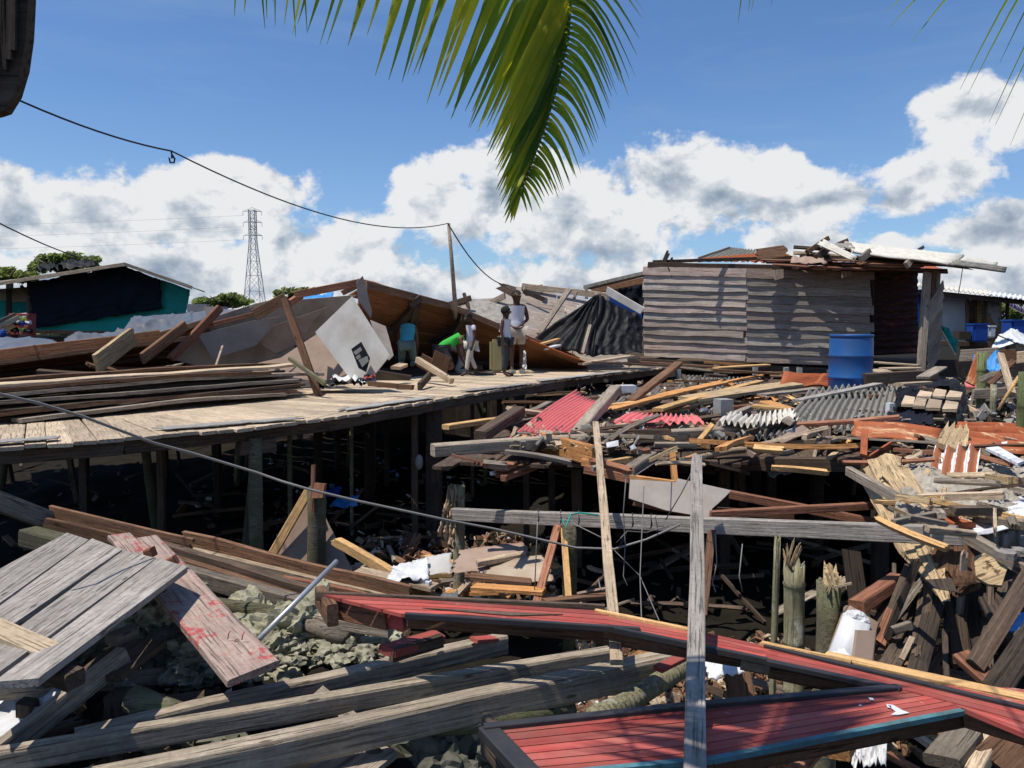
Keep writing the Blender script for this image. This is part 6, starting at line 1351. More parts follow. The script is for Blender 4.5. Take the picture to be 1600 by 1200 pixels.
# ================================================================ NEAR TIMBERS
NB = [((-80, 1083, 3.15), (615, 1030, 4.4), .085, .07, 'beamw', 'v', 'rounded weathered beam lying level across the bottom left'),
      ((120, 1158, 2.9), (790, 1002, 3.75), .07, .09, 'beamw', 'h', 'upper of the three long grey beams rising right'),
      ((-60, 1200, 2.66), (952, 1025, 3.55), .06, .085, 'beamw', 'h', 'middle of the three long grey beams rising right'),
      ((60, 1250, 2.48), (1066, 1034, 3.42), .085, .12, 'beamw', 'h', 'lowest and thickest of the three long beams rising right'),
      ((-20, 1192, 2.8), (195, 1024, 3.3), .05, .09, 'grey', 'h', 'short slanted beam under the grey plank platform'),
      ((150, 1060, 3.2), (228, 1002, 3.5), .22, .03, 'darkb', 'h', 'dark wide board in the shade under the plank platform'),
      ((172, 1000, 3.35), (208, 984, 3.45), .07, .05, 'grey', 'h', 'short grey block under the plank platform'),
      ((-60, 958, 2.95), (84, 1024, 2.72), .10, .03, 'pale', 'h', 'short brown grey board lying on top of the plank platform'),
      ((498, 1232, 2.7), (590, 1165, 3.0), .24, .03, 'grey', 'h', 'wide grey board end at the bottom below the long beams'),
      ((-60, 762, 4.6), (80, 815, 5.2), .07, .12, 'grey', 'h', 'grey beam entering at the left edge above the platform'),
      ((44, 838, 4.6), (98, 852, 4.5), .11, .11, 'moss', 'h', 'short mossy beam end left of the plank platform'),
      ((78, 808, 5.2), (300, 862, 5.0), .16, .03, 'brown', 'v', 'warped brown plank at the back left, upper one'),
      ((62, 826, 5.0), (200, 858, 4.9), .15, .03, 'brown', 'v', 'warped brown plank at the back left, lower one'),
      ((278, 846, 5.4), (640, 935, 4.9), .16, .04, 'brown', 'v', 'long warped brown plank running down to the red panel'),
      ((230, 848, 5.0), (560, 945, 4.6), .07, .06, 'darkb', 'v', 'dark batten along the foot of the warped brown plank'),
      ((300, 862, 5.3), (670, 950, 4.85), .05, .05, 'pale', 'v', 'pale thin batten along the long warped plank'),
      ((250, 868, 4.9), (520, 952, 4.6), .06, .05, 'brown', 'v', 'brown batten running above the round log'),
      ((286, 897, 4.7), (492, 950, 4.4), .10, .08, 'grey', 'v', 'sawn grey beam falling right behind the lichen rubble'),
      ((300, 900, 4.8), (420, 925, 4.7), .04, .04, 'pale', 'v', 'pale batten on the back edge of the sawn grey beam'),
      ((440, 905, 5.0), (700, 955, 4.9), .05, .04, 'redbrown', 'v', 'reddish batten behind the left end of the red panel'),
      ((470, 962, 4.1), (610, 985, 3.9), .07, .06, 'grey', 'h', 'grey block under the left end of the red panel'),
      ((526, 1020, 3.9), (620, 1022, 3.9), .08, .07, 'grey', 'v', 'short beam end with a nail on the lichen rubble'),
      ((184, 838, 4.35), (215, 868, 4.2), .12, .03, 'stain', 'h', 'red stained board end behind the grey platform'),
      ((560, 892, 5.2), (680, 918, 5.0), .12, .03, 'pale', 'h', 'pale plank in the litter left of the bamboo post'),
      ((615, 888, 5.2), (672, 912, 5.0), .04, .03, 'white', 'h', 'white batten lying in the litter left of the bamboo post'),
      ((640, 900, 5.6), (708, 898, 5.6), .06, .04, 'yellow', 'h', 'short yellow batten left of the foot of the bamboo post'),
      ((736, 868, 6.0), (800, 900, 5.6), .16, .03, 'orange', 'h', 'orange plank right of the foot of the bamboo post'),
      ((745, 880, 5.6), (820, 868, 5.8), .07, .04, 'pale', 'h', 'pale batten crossing right of the bamboo post'),
      ((735, 900, 5.4), (830, 910, 5.3), .10, .03, 'brown', 'h', 'brown plank below the crossed pale batten'),
      ((740, 918, 5.1), (850, 925, 5.0), .10, .03, 'orange', 'h', 'orange plank just above the red panel'),
      ((850, 940, 4.8), (960, 930, 5.0), .06, .03, 'brown', 'h', 'brown batten behind the upper red arm'),
      ((430, 955, 4.5), (545, 932, 4.9), .07, .05, 'darkb', 'h', 'dark batten behind the metal pipe')]
for a, b, w, t, key, wd, label in NB:
    lp(a, b, w, t, key, 'beam' if t > .06 else 'plank', label, wd, bend=0.0, wob=.012 if w > .06 else .006, jag=(.05, .04) if key == 'brown' and w > .1 else (0, 0), cham=.3 if 'rounded' in label else .12)
# grey plank platform: four boards on two hidden bearers
pf = thing(empty('plank_platform', PZ(100, 950, 1.8)), 'tilted platform of four broad silver grey planks at the left', 'platform')
for (a, b, c, d_) in [((105, 836), (139, 847), (-60, 990), (-60, 925)), ((144, 845), (191, 863), (-60, 1036), (-60, 996)), ((193, 864), (244, 876), (-20, 1070), (-60, 1052)), ((246, 876), (293, 890), (60, 1066), (-10, 1072))]:
    z = 1.80
    poly('plank', [PZ(*b, z), PZ(*c, z), PZ(*d_, z), PZ(*a, z)], .028, M['grey2'], pf)
plank('bearer', PZ(100, 880, 1.74), PZ(250, 920, 1.74), .08, .06, M['darkb'], parent=pf); plank('bearer', PZ(-60, 1000, 1.74), PZ(120, 1060, 1.74), .08, .06, M['darkb'], parent=pf)
for o in pf.children:
    if o.name.startswith('plank'):   # grain must run along the board
        pass
lp((212, 845, 4.3), (398, 1052, 3.1), .24, .035, 'stain', 'board', 'wide red stained board with bent nails running down to the beams', 'h')
for k, (x, y) in enumerate([(356, 998), (366, 1010), (394, 1032), (378, 1000)]):
    thing(tube('nail', [P(x, y, 3.3), P(x + 1, y - 8, 3.3), P(x + 4, y - 12, 3.3)], .0025, M['rustd']), ['left bent', 'middle bent', 'lowest', 'upper'][k] + ' rusty nail in the wide red stained board', 'nail', 'nails in the stained board')
lp((228, 866, 4.0), (240, 862, 4.0), .05, .05, 'redbrown', 'block', 'small reddish block on the stained board, left one', 'h')
lp((264, 880, 3.95), (276, 874, 3.95), .05, .05, 'redbrown', 'block', 'small reddish block beside the platform corner, right one', 'h')
thing(tube('metal_pipe', [P(404, 999, 3.7), P(526, 877, 4.3)], .014, M['steel'], None, 10), 'thin grey metal pipe leaning across the old timbers', 'pipe')
thing(tube('round_log', [P(330, 942, 4.3), P(400, 954, 4.25), P(470, 966, 4.2), P(525, 980, 4.1)], .04, M['moss'], None, 12, [.036, .042, .045, .04]), 'round weathered log lying above the lichen rubble', 'log')
thing(tube('round_log', [P(480, 975, 4.0), P(540, 1000, 3.9)], .04, M['grey'], None, 10), 'short round log touching the lichen rubble', 'log')
# ringed log
pts = [P(925, 1122, 2.75), P(980, 1098, 2.95), P(1030, 1066, 3.2), P(1070, 1040, 3.4)]
rl = []; rr_ = []
for i in range(90):
    f = i / 89 * 3; k = min(int(f), 2); rl.append(pts[k].lerp(pts[k + 1], f - k)); rr_.append(.036 + (.0045 if i % 4 < 2 else -.001) + .006 * i / 90)
thing(tube('ringed_log', rl, .04, M['bamboo'], None, 14, rr_), 'ringed palm log lying between the beams and the red panel', 'log')
thing(tube('mossy_log', [P(640, 1140, 3.0), P(720, 1128, 3.05), P(800, 1120, 3.1), P(895, 1108, 3.2)], .045, M['moss'], None, 12, [.03, .05, .045, .04]), 'mossy log under the lowest long beam', 'log')
thing(tube('mossy_log', [P(208, 1092, 3.15), P(250, 1110, 3.1), P(286, 1118, 3.1)], .06, M['moss'], None, 12, [.06, .058, .05]), 'short mossy log between the grey beams at the left', 'log')
post_specs = [(42, 1096, 1150, 26, 3.2, 'dark', 'dark post end under the rounded beam at the left'), (190, 1082, 1140, 42, 3.2, 'darkb', 'square dark post under the rounded beam'), (180, 1170, 1200, 30, 2.9, 'dark', 'dark post under the long beams at the bottom')]
for px, y0, y1, w, d, key, lab in post_specs:
    a = P(px, y1, d); a.z = ground_z(a.x, a.y) - .15; thing(plank('post', a, P(px, y0, d), w / FPX * d, w / FPX * d, M[key], wdir=V((1, 0, 0))), lab, 'post')
# rubble and rocks
R = random.Random(91)
RK = [(465, 1000, 4.15, (.34, .30, .26), 'rock', 'biggest mound of lichen covered rubble'), (540, 1012, 4.1, (.26, .24, .18), 'rock', 'pale lichen rubble right of the biggest mound'), (400, 975, 4.4, (.24, .22, .18), 'rock', 'lichen rock at the pipe foot'), (425, 1025, 3.9, (.22, .2, .15), 'rock', 'low lichen rock before the biggest mound'),
      (245, 960, 4.0, (.22, .2, .22), 'rock', 'mossy rock below the platform edge'), (285, 1000, 3.9, (.28, .24, .2), 'rockd', 'dark mossy rock in the shade of the stained board'), (235, 1010, 3.85, (.2, .2, .16), 'rock', 'mossy rock beside the dark board'), (310, 1030, 3.8, (.22, .2, .14), 'rock', 'lichen rock left of the stained board foot'),
      (730, 1170, 3.2, (.20, .2, .22), 'rock', 'lichen rock left of the lower red panel'), (690, 1195, 3.05, (.2, .2, .18), 'rockd', 'dark rock at the bottom below the lowest beam'), (650, 1165, 3.3, (.18, .2, .16), 'rockd', 'greenish rock under the lowest beam'), (770, 1190, 3.1, (.14, .16, .14), 'rockd', 'dark rock touching the lower red panel'),
      (300, 1160, 3.1, (.25, .2, .12), 'rockd', 'dark rock between the long beams at the left'), (120, 1040, 3.5, (.2, .2, .14), 'rockd', 'dark rock behind the rounded beam'), (580, 1100, 3.5, (.3, .2, .14), 'rockd', 'dark rock seen between the long beams'), (1268, 652, 8.6, (.18, .12, .11), 'rockd', 'dark mossy lump on the large cement sheet')]
for k, (x, y, d, r, key, lab) in enumerate(RK):
    o = rockmesh('rock', P(x, y, d), r, M[key], k * 1.7 + .3, sub=5 if key == 'rock' else 4, squash=.85, rough=.5); thing(o, lab, 'rock')
    bpy_mod = None
def rubble():
    bm = bmesh.new()
    for i in range(170):
        x, y = R.uniform(395, 605), R.uniform(965, 1038)
        if R.random() < .3: x, y = R.uniform(205, 330), R.uniform(930, 1040)
        p = P(x, y, 4.02 - (y - 1000) * .008 + R.uniform(-.1, .05)); r = R.uniform(.010, .038); q = bmesh.ops.create_icosphere(bm, subdivisions=2, radius=1); sq = R.random() * 40; ax_, ay_ = R.uniform(.7, 1.4), R.uniform(.7, 1.4)
        for v in q['verts']:
            n = v.co.normalized(); kk = 1 + mnoise.noise(n * 1.8 + V((sq, 0, 0))) * .7 + mnoise.noise(n * 5 + V((sq, 0, 0))) * .3; v.co = V((n.x * r * ax_ * kk, n.y * r * ay_ * kk, n.z * r * .7 * kk)) + p
    me = bpy.data.meshes.new('rubble_stones'); bm.to_mesh(me); bm.free(); me.materials.append(M['rock']); o = bpy.data.objects.new('rubble_stones', me); COL.objects.link(o); stuff(o, 'small stones over the lichen rubble', 'stones')
rubble()
# ---------------------------------------------------------------- hanging dark planks at the right
R = random.Random(18)
HP = [((1338, 948, 4.0), (1400, 905, 4.3), .09, .07, 'redbrown', 'reddish beam pointing at the white wrapped post'), ((1398, 965, 4.0), (1428, 890, 4.2), .10, .04, 'darkb', 'curved dark plank hanging beside the splintered log'), ((1352, 1020, 3.9), (1400, 930, 4.2), .08, .06, 'darkb', 'dark pole leaning behind the white wrapped post'),
      ((1374, 1005, 3.9), (1395, 955, 4.0), .06, .03, 'redbrown', 'reddish stick between the leaning dark planks'), ((1390, 1000, 3.9), (1440, 900, 4.3), .10, .03, 'dark', 'broad dark board hanging below the splintered log'), ((1378, 1060, 3.7), (1455, 930, 4.2), .10, .03, 'dark', 'broad blackish board hanging below the splintered log'),
      ((1430, 1060, 3.6), (1480, 880, 4.2), .09, .03, 'dark', 'blackish board hanging right of the log tip'), ((1395, 985, 3.85), (1425, 975, 3.85), .04, .03, 'grey', 'short pale stick in the shade of the hanging boards'), ((1408, 1030, 3.7), (1425, 995, 3.75), .025, .02, 'pale', 'thin pale stick lit among the hanging boards'),
      ((1523, 1040, 3.3), (1640, 850, 3.5), .07, .06, 'darkb', 'dark brown batten rising steeply to the right edge'), ((1555, 1080, 3.1), (1640, 950, 3.3), .10, .04, 'dark', 'dark plank rising to the right edge, lower one'), ((1500, 1025, 3.4), (1560, 1080, 3.2), .08, .04, 'redbrown', 'reddish plank falling right towards the red panel end'),
      ((1470, 1190, 2.75), (1510, 1140, 2.9), .12, .05, 'grey', 'grey beam below the corner of the red panel'), ((1520, 1210, 2.7), (1555, 1150, 2.9), .06, .05, 'pale', 'pale stick below the corner of the red panel'), ((1560, 1200, 2.75), (1600, 1160, 2.8), .18, .03, 'brown', 'brown board at the bottom right corner'), ((1490, 1160, 2.9), (1500, 1130, 3.0), .10, .05, 'orange', 'orange block under the right corner of the red panel'),
      ((1560, 930, 3.9), (1600, 1000, 3.6), .2, .03, 'dark', 'dark board in the shade at the right edge'), ((1480, 890, 4.1), (1500, 1040, 3.8), .10, .03, 'darkb', 'dark plank hanging straight down right of the log tip'), ((1515, 900, 4.2), (1530, 1050, 3.8), .08, .03, 'dark', 'second dark plank hanging straight down'), ((1398, 880, 4.6), (1398, 1000, 4.4), .02, .02, 'grey', 'thin upright rod left of the log tip'),
      ((1330, 860, 5.2), (1350, 1000, 5.0), .12, .03, 'dark', 'dark board deep in the shade right of the mossy stump'), ((1150, 1040, 3.4), (1160, 1100, 3.3), .12, .04, 'brown', 'brown post piece under the red corner'), ((1310, 1180, 2.9), (1325, 1150, 3.0), .08, .05, 'orange', 'orange block below the lower red panel'), ((1235, 1200, 2.8), (1262, 1170, 2.9), .1, .05, 'redbrown', 'reddish block below the lower red panel')]
for a, b, w, t, key, lab in HP: lp(a, b, w, t, key, 'plank' if w > .07 else 'stick', lab, V((1, 0, .2)), wob=.015)
lp((1572, 930, 3.9), (1600, 990, 3.6), .2, .01, 'bluetarp', 'cloth_scrap', 'blue and white scrap in the gap at the right edge', V((1, 0, .2)))
# ---------------------------------------------------------------- scattered smaller planks, boards and scraps
R = random.Random(404)
def pick(seq): return seq[int(R.random() * len(seq)) % len(seq)]
def scatter(n, x0, x1, y0, y1, zlo, zhi, keys, lmin, lmax, wmin=.04, wmax=.12, prefer=None, tilt=.08, inside=None, name='plank', gz=False, tm=.032):
    made = 0
    while made < n:
        x, y = R.uniform(x0, x1), R.uniform(y0, y1)
        if inside and not inside(x, y): continue
        z = R.uniform(zlo, zhi); p = PZ(x, y, z)
        if gz:
            for _ in range(3): z = ground_z(p.x, p.y) + R.uniform(zlo, zhi); p = PZ(x, y, z)
            if p.y > 14: continue
        an = (prefer + R.gauss(0, .5)) if prefer is not None and R.random() < .7 else R.uniform(0, math.pi); L = R.uniform(lmin, lmax)
        d = V((math.cos(an), math.sin(an), R.gauss(0, tilt))).normalized() * (L / 2); key = pick(keys); w = R.uniform(wmin, wmax); t = R.uniform(.015, .045)
        nm = name if t < .03 or w > .08 else 'batten'
        o = plank(nm, p - d, p + d, w, t, M[key], rnd=R, roll=R.gauss(0, .25), jag=(R.choice([0, 0, .05]), R.choice([0, .03, .08])), bend=R.gauss(0, .015) * L, twist=R.gauss(0, .12), wob=.012); auto(o, key, nm, p - d, p + d, 'loose wood in the wreckage'); made += 1
fieldin = lambda x, y: y > 590 + max(0, (1060 - x)) * .13 + max(0, x - 1400) * .05
scatter(64, 790, 1420, 585, 695, FZ + .02, FZ + .13, ['grey', 'brown', 'pale', 'redbrown', 'orange', 'yellow', 'darkb', 'grey', 'plyb', 'darkb'], .5, 1.9, .03, .09, prefer=.6, inside=fieldin, tm=.03)
scatter(46, 740, 1400, 600, 735, FZ - .12, FZ + .08, ['grey', 'brown', 'pale', 'redbrown', 'yellow', 'darkb', 'pale', 'grey', 'rot'], .15, .55, .02, .07, prefer=.5, inside=lambda x, y: fieldin(x, y) and y > 640, tilt=.2)
scatter(24, 560, 860, 860, 955, .05, .3, ['pale', 'orange', 'yellow', 'brown', 'white', 'plyb'], .15, .6, .03, .09, gz=True, tilt=.25)
scatter(14, 1060, 1330, 572, 600, FZ + .1, FZ + .25, ['brown', 'pale', 'orange', 'darkb', 'grey'], .5, 1.5, prefer=.1)
scatter(30, 1380, 1600, 570, 730, FZ - .02, FZ + .15, ['grey', 'brown', 'pale', 'darkb', 'redbrown'], .3, 1.1, .02, .07, tm=.025)
scatter(30, 560, 880, 860, 960, .03, .20, ['brown', 'pale', 'darkb', 'orange', 'grey', 'plyb', 'whiteboard', 'redbrown'], .3, 1.1, gz=True, tilt=.15)
scatter(26, 900, 1560, 1020, 1190, .05, .35, ['brown', 'pale', 'darkb', 'orange', 'grey', 'rot', 'redbrown'], .15, .6, .02, .07, gz=True, tilt=.3, tm=.02)
scatter(14, 0, 620, 1020, 1200, .03, .15, ['darkb', 'grey', 'brown', 'darkb'], .2, .6, gz=True, tilt=.2)
scatter(18, 300, 720, 720, 860, .02, .15, ['darkb', 'grey', 'brown', 'pale'], .3, .9, gz=True, tilt=.2)
scatter(22, 1390, 1600, 850, 1060, .1, .9, ['dark', 'darkb', 'dark', 'dark'], .3, 1.0, .02, .07, gz=True, tilt=.9)
scatter(30, 1400, 1600, 735, 835, 1.90, 2.0, ['rot', 'grey', 'pale', 'rot', 'yellow', 'darkb', 'grey'], .12, .5, .012, .045, tilt=.15, tm=.014)
scatter(16, 0, 330, 520, 590, 2.3, 2.5, ['darkb', 'brown', 'dark', 'grey'], .5, 1.6, .05, .14, prefer=.5, tilt=.15)
scatter(34, 900, 1340, 800, 960, .02, .3, ['dark', 'darkb', 'brown', 'grey', 'darkb', 'pale'], .3, 1.2, .02, .07, gz=True, tilt=.3, tm=.03)
scatter(26, 0, 720, 720, 850, .02, .35, ['dark', 'darkb', 'brown', 'darkb'], .3, 1.3, .02, .08, gz=True, tilt=.35, tm=.03)
for k in range(18):
    x = R.uniform(1360, 1590); A_ = P(x, R.uniform(960, 1070), R.uniform(3.5, 4.1)); B_ = P(x + R.uniform(0, 70), R.uniform(850, 930), R.uniform(3.9, 4.5)); ky = pick(['dark', 'darkb', 'grey', 'dark', 'redbrown', 'darkb'])
    o = plank('stick', A_, B_, R.uniform(.015, .045), R.uniform(.01, .03), M[ky], wdir=V((1, 0, .2)), rnd=R, wob=.03, jag=(.03, .06)); auto(o, ky, 'stick', A_, B_, 'sticks hanging at the right')
# ---- crumpled litter: countless scraps, one object per stuff
def litter(name, n, region, m, size, seed, zlo, zhi, label, gz=True, flat=.5):
    R = random.Random(seed); vs = []; fs = []
    for i in range(n):
        x0, x1, y0, y1 = R.choice(region); x, y = R.uniform(x0, x1), R.uniform(y0, y1)
        if gz:
            p = PZ(x, y, .5)
            for _ in range(3): p = PZ(x, y, ground_z(p.x, p.y) + .02)
            p.z += R.uniform(zlo, zhi)
        else:
            p = PZ(x, y, R.uniform(zlo, zhi))
        if p.y > 16: continue
        s = size * R.uniform(.4, 1.5); t = V((R.gauss(0, 1), R.gauss(0, 1), R.gauss(0, flat))).normalized(); b = V((R.gauss(0, 1), R.gauss(0, 1), R.gauss(0, flat))); b = (b - t * b.dot(t)).normalized() * R.uniform(.25, .9); nn = t.cross(b) * .15
        k = len(vs); q = [p - t * s - b * s, p + t * s - b * s * R.uniform(.3, 1), p + t * s * R.uniform(.5, 1) + b * s, p - t * s + b * s * R.uniform(.2, 1)]
        vs += [v + nn * s for v in q] + [v - nn * s for v in q]; vs[k] = vs[k] + nn * s * 2
        fs += [(k, k + 1, k + 2, k + 3), (k + 7, k + 6, k + 5, k + 4), (k, k + 4, k + 5, k + 1), (k + 1, k + 5, k + 6, k + 2), (k + 2, k + 6, k + 7, k + 3), (k + 3, k + 7, k + 4, k)]
    stuff(link(name, vs, fs, m), label, 'litter')
G = [(560, 880, 840, 960), (900, 1240, 1010, 1130)]; G2 = [(0, 420, 1020, 1200), (200, 640, 960, 1060)]; D = [(300, 760, 700, 830)]; Fd = [(1600, 1900, 600, 750), (900, 1420, 592, 680), (800, 1000, 640, 700), (1400, 1600, 590, 720)]
litter('white_litter', 190, G + D, M['white'], .030, 1, .01, .12, 'small white scraps of litter on the dark ground')
litter('white_litter', 60, G2, M['whiteboard'], .028, 2, .01, .06, 'pale litter between the near beams')
litter('wood_litter', 1500, G + [(900, 1560, 1020, 1190)], M['brown'], .045, 3, .0, .12, 'brown wood scraps on the dark ground')
litter('wood_litter', 900, G + [(900, 1560, 1020, 1190)], M['pale'], .035, 4, .0, .14, 'pale wood scraps on the dark ground')
litter('wood_litter', 900, G2, M['darkb'], .035, 5, .0, .06, 'dark wood crumbs between the near beams')
litter('field_litter', 900, Fd, M['darkb'], .06, 6, FZ, FZ + .07, 'dark broken bits over the collapsed floor', False)
litter('field_litter', 600, Fd, M['fibre'], .055, 7, FZ, FZ + .10, 'grey cement crumbs over the collapsed floor', False)
litter('field_litter', 900, Fd, M['pale'], .04, 8, FZ, FZ + .10, 'pale wood crumbs over the collapsed floor', False)
litter('field_litter', 90, Fd, M['white'], .04, 9, FZ, FZ + .11, 'white crumbs over the collapsed floor', False)
litter('blue_litter', 16, [(430, 560, 760, 800), (580, 640, 720, 745)], M['bluetarp'], .05, 10, .0, .1, 'blue scraps under the boardwalk')
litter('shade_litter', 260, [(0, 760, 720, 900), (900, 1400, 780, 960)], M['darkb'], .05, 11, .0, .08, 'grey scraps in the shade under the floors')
for k, (x, y, d, s, key, lab) in enumerate([(540, 790, 8.2, .15, 'bluetarp', 'blue and white plastic bag lit under the boardwalk'), (515, 775, 8.4, .13, 'bluec', 'dark blue bag left of the lit bag under the boardwalk'), (575, 985, 4.5, .0, 'white', ''), (672, 892, 5.2, .16, 'whiteboard', 'white flat panel in the litter left of the bamboo post'),
        (640, 902, 5.1, .14, 'white', 'crumpled white foam in the litter'), (25, 1130, 3.2, .2, 'white', 'white plastic at the bottom left corner'), (60, 1110, 3.3, .12, 'white', 'white scrap left of the dark square post'), (105, 1040, 3.5, .10, 'white', 'torn white paper behind the rounded beam'), (695, 950, 4.9, .10, 'silver', 'clear plastic scrap at the foot of the bamboo post'),
        (1215, 742, 7.0, .10, 'white', 'white scrap lit under the beams'), (1490, 770, 4.8, .0, 'white', ''), (1310, 1048, 3.6, .08, 'white', 'white plastic behind the red panel'), (1130, 1050, 3.3, .08, 'white', 'white cloth seen below the red corner'), (770, 880, 5.8, .3, 'plyb', 'crumpled brown plywood sheet right of the bamboo post'), (810, 900, 5.5, .25, 'cream', 'cream board scrap right of the bamboo post')]):
    if s: thing(cloth('plastic_bag' if key in ('bluetarp', 'bluec', 'white', 'silver') else 'board', [P(x, y, d) + V((-s, -s * .8, 0)), P(x, y, d) + V((s, -s * .7, .02)), P(x, y, d) + V((s * .8, s, .08)), P(x, y, d) + V((-s * .9, s * .8, .03))], 16, 14, M[key], s * .3 if key not in ('plyb', 'whiteboard', 'cream') else .01, 3, k, edge=.08), lab, 'bag' if key in ('bluetarp', 'bluec') else 'scrap')
thing(box('concrete_block', P(1130, 640, 8.6), (.16, .16, .24), M['cellblock'], .3), 'grey concrete block standing under the broad brown board', 'block')
thing(box('white_box', P(978, 608, 11.6), (.26, .2, .12), M['white'], .2), 'white box lying behind the left pink sheet', 'box')
thing(box('white_box', P(1391, 638, 8.6), (.07, .07, .12), M['white'], .2), 'small white block right of the large cement sheet', 'block')
thing(poly('red_scrap', [at(1507, 598, .1), at(1530, 600, .1), at(1528, 606, .1), at(1508, 604, .1)], .02, M['pink']), 'pink red scrap at the foot of the green bamboo', 'scrap')
thing(tube('pole', [P(1592, 588, 8.6), P(1575, 615, 8.6), P(1560, 640, 8.6)], .02, M['yellow'], None), 'yellowish pole leaning at the right edge', 'pole')
thing(rockmesh('bottle', P(1100, 642, 8.4), (.10, .05, .05), M['silver'], 2, sub=3, rough=.06), 'clear plastic bottle lying on the grey sheet right of the pink one', 'bottle')
thing(cloth('bluetarp', [P(1518, 585, 10.6), P(1566, 582, 10.6), P(1560, 556, 11), P(1520, 560, 11)], 16, 12, M['bluetarp'], .15, 3, 5), 'bright blue tarpaulin behind the green bamboo post', 'tarpaulin')
thing(rockmesh('bottle', P(655, 722, 8.7), (.045, .045, .13), M['cellblock'], 2, sub=3, rough=.04), 'pale bottle hanging on the slim brown post', 'bottle')
for k in range(3):
    thing(plank('plank', P(1500 + k * 30, 556 + k * 3, 13), P(1560 + k * 28, 552 + k * 2, 12.6), .2, .04, M[['grey', 'brown', 'pale'][k]], wdir=V((0, 0, 1))), ['grey', 'brown', 'pale'][k] + ' plank of the broken platform below the white tent', 'plank')

# ================================================================ PALM (crown out of frame above the camera, its hanging fronds in view)
pt = thing(empty('palm_frond', P(880, -200, 2.2)), 'large green and yellow palm frond hanging tip down at the top centre', 'palm frond')
rach = [(120, -330, 1.97), (280, -285, 2.02), (430, -250, 2.07), (580, -215, 2.10), (720, -165, 2.13), (820, -105, 2.15), (872, -50, 2.16), (889, 0, 2.15), (885, 60, 2.13), (870, 130, 2.11), (850, 200, 2.09), (828, 260, 2.07), (808, 305, 2.05), (798, 330, 2.04)]
rp3 = [P(*q) for q in rach]
tube('rachis', rp3, .008, M['frondg'], pt, 8, [.017, .016, .015, .014, .013, .012, .011, .0095, .008, .0065, .005, .0035, .0025, .0015])
def leaflet(a, tip, w, m, parent, sag_=.03, name='leaflet', tw=0, ref=None):
    a, tip = V(a), V(tip); ax = (tip - a); L = ax.length; n = 7; vs = []; fs = []
    side = ax.normalized().cross(ref or V((0, 1, .15))).normalized(); up = side.cross(ax.normalized())
    side = (side * math.cos(tw) + up * math.sin(tw)).normalized(); fold_ = up * math.cos(tw) - side * math.sin(tw) * 0
    for i in range(n + 1):
        f = i / n; p = a + ax * f + V((0, 0, -sag_ * math.sin(math.pi * f) * -1)) ; ww = w * (min(1, .35 + f * 4) if f < .2 else (1 - ((f - .2) / .8) ** 1.6)) * .5 + .0006
        vs += [p - side * ww + up * ww * .35, p, p + side * ww + up * ww * .35]
    for i in range(n):
        k = i * 3; fs += [(k, k + 1, k + 4, k + 3), (k + 1, k + 2, k + 5, k + 4)]
    o = link(name, [v - a for v in vs], fs, m, Matrix.Translation(a), parent, True); return o
R = random.Random(6)
def pat(t):
    t *= len(rp3) - 1; k = min(int(t), len(rp3) - 2); return rp3[k].lerp(rp3[k + 1], t - k), (rach[k][0] + (rach[k + 1][0] - rach[k][0]) * (t - k), rach[k][1] + (rach[k + 1][1] - rach[k][1]) * (t - k))
BL = [(250, -290), (430, -250), (560, -220), (640, -195), (720, -165), (790, -122), (840, -85), (870, -52), (888, -10), (888, 40), (880, 90), (868, 135), (850, 195), (830, 252), (808, 305)]
TL = [(235, -60), (414, 20), (470, 60), (560, 80), (632, 120), (690, 165), (725, 190), (752, 205), (775, 235), (781, 262), (783, 285), (786, 305), (790, 325), (794, 338), (797, 346)]
BR = [(720, -165), (820, -105), (872, -50), (886, -20), (888, 15), (882, 60), (872, 105), (862, 150), (850, 195), (838, 235), (824, 268), (808, 300)]
TR = [(1080, -120), (1060, -30), (1010, 10), (985, 140), (968, 120), (955, 170), (938, 205), (920, 240), (896, 285), (874, 308), (858, 305), (822, 340)]
def along(C, t):
    t *= len(C) - 1; k = min(int(t), len(C) - 2); f = t - k; return C[k][0] + (C[k + 1][0] - C[k][0]) * f, C[k][1] + (C[k + 1][1] - C[k][1]) * f
NL = 82
for i in range(NL):
    t = (i + .5) / NL; t = t ** .8; b_ = along(BL, t); e_ = along(TL, t); dd = 2.07 + .08 * min(1, t * 1.4) - .10 * max(0, t - .55)
    sp = (1 - t * .6); x = e_[0] + R.uniform(-16, 16) * sp; y = e_[1] + R.uniform(-34, 22) * sp
    leaflet(P(*b_, dd), P(x, y, dd - .06 + R.uniform(-.07, .07)), .024 if t < .8 else .015, M['frond'] if R.random() < .55 else M['frondg'], pt, .0, tw=R.uniform(-.6, .6))
for i in range(60):
    t = i / 60; b_ = along(BR, t); e_ = along(TR, t); x = e_[0] + R.uniform(-5, 5); y = e_[1] + R.uniform(-12, 12); dd = 2.15 - .08 * t
    leaflet(P(*b_, dd), P(x, y, dd + .1 + R.uniform(-.03, .03)), .0155 - .004 * t, M['frondg'] if R.random() < .7 else M['frond'], pt, .075 * (1 - t * .9), tw=R.uniform(.2, .9))
for i in range(26):   # pale leaflet bases along the rachis
    b_, (bx, by) = pat(.54 + .38 * i / 26); rockmesh('leaflet_base', b_ + V((.004, -.008, 0)), (.0032, .0032, .0032), M['fibre_l'], i, pt, 1)
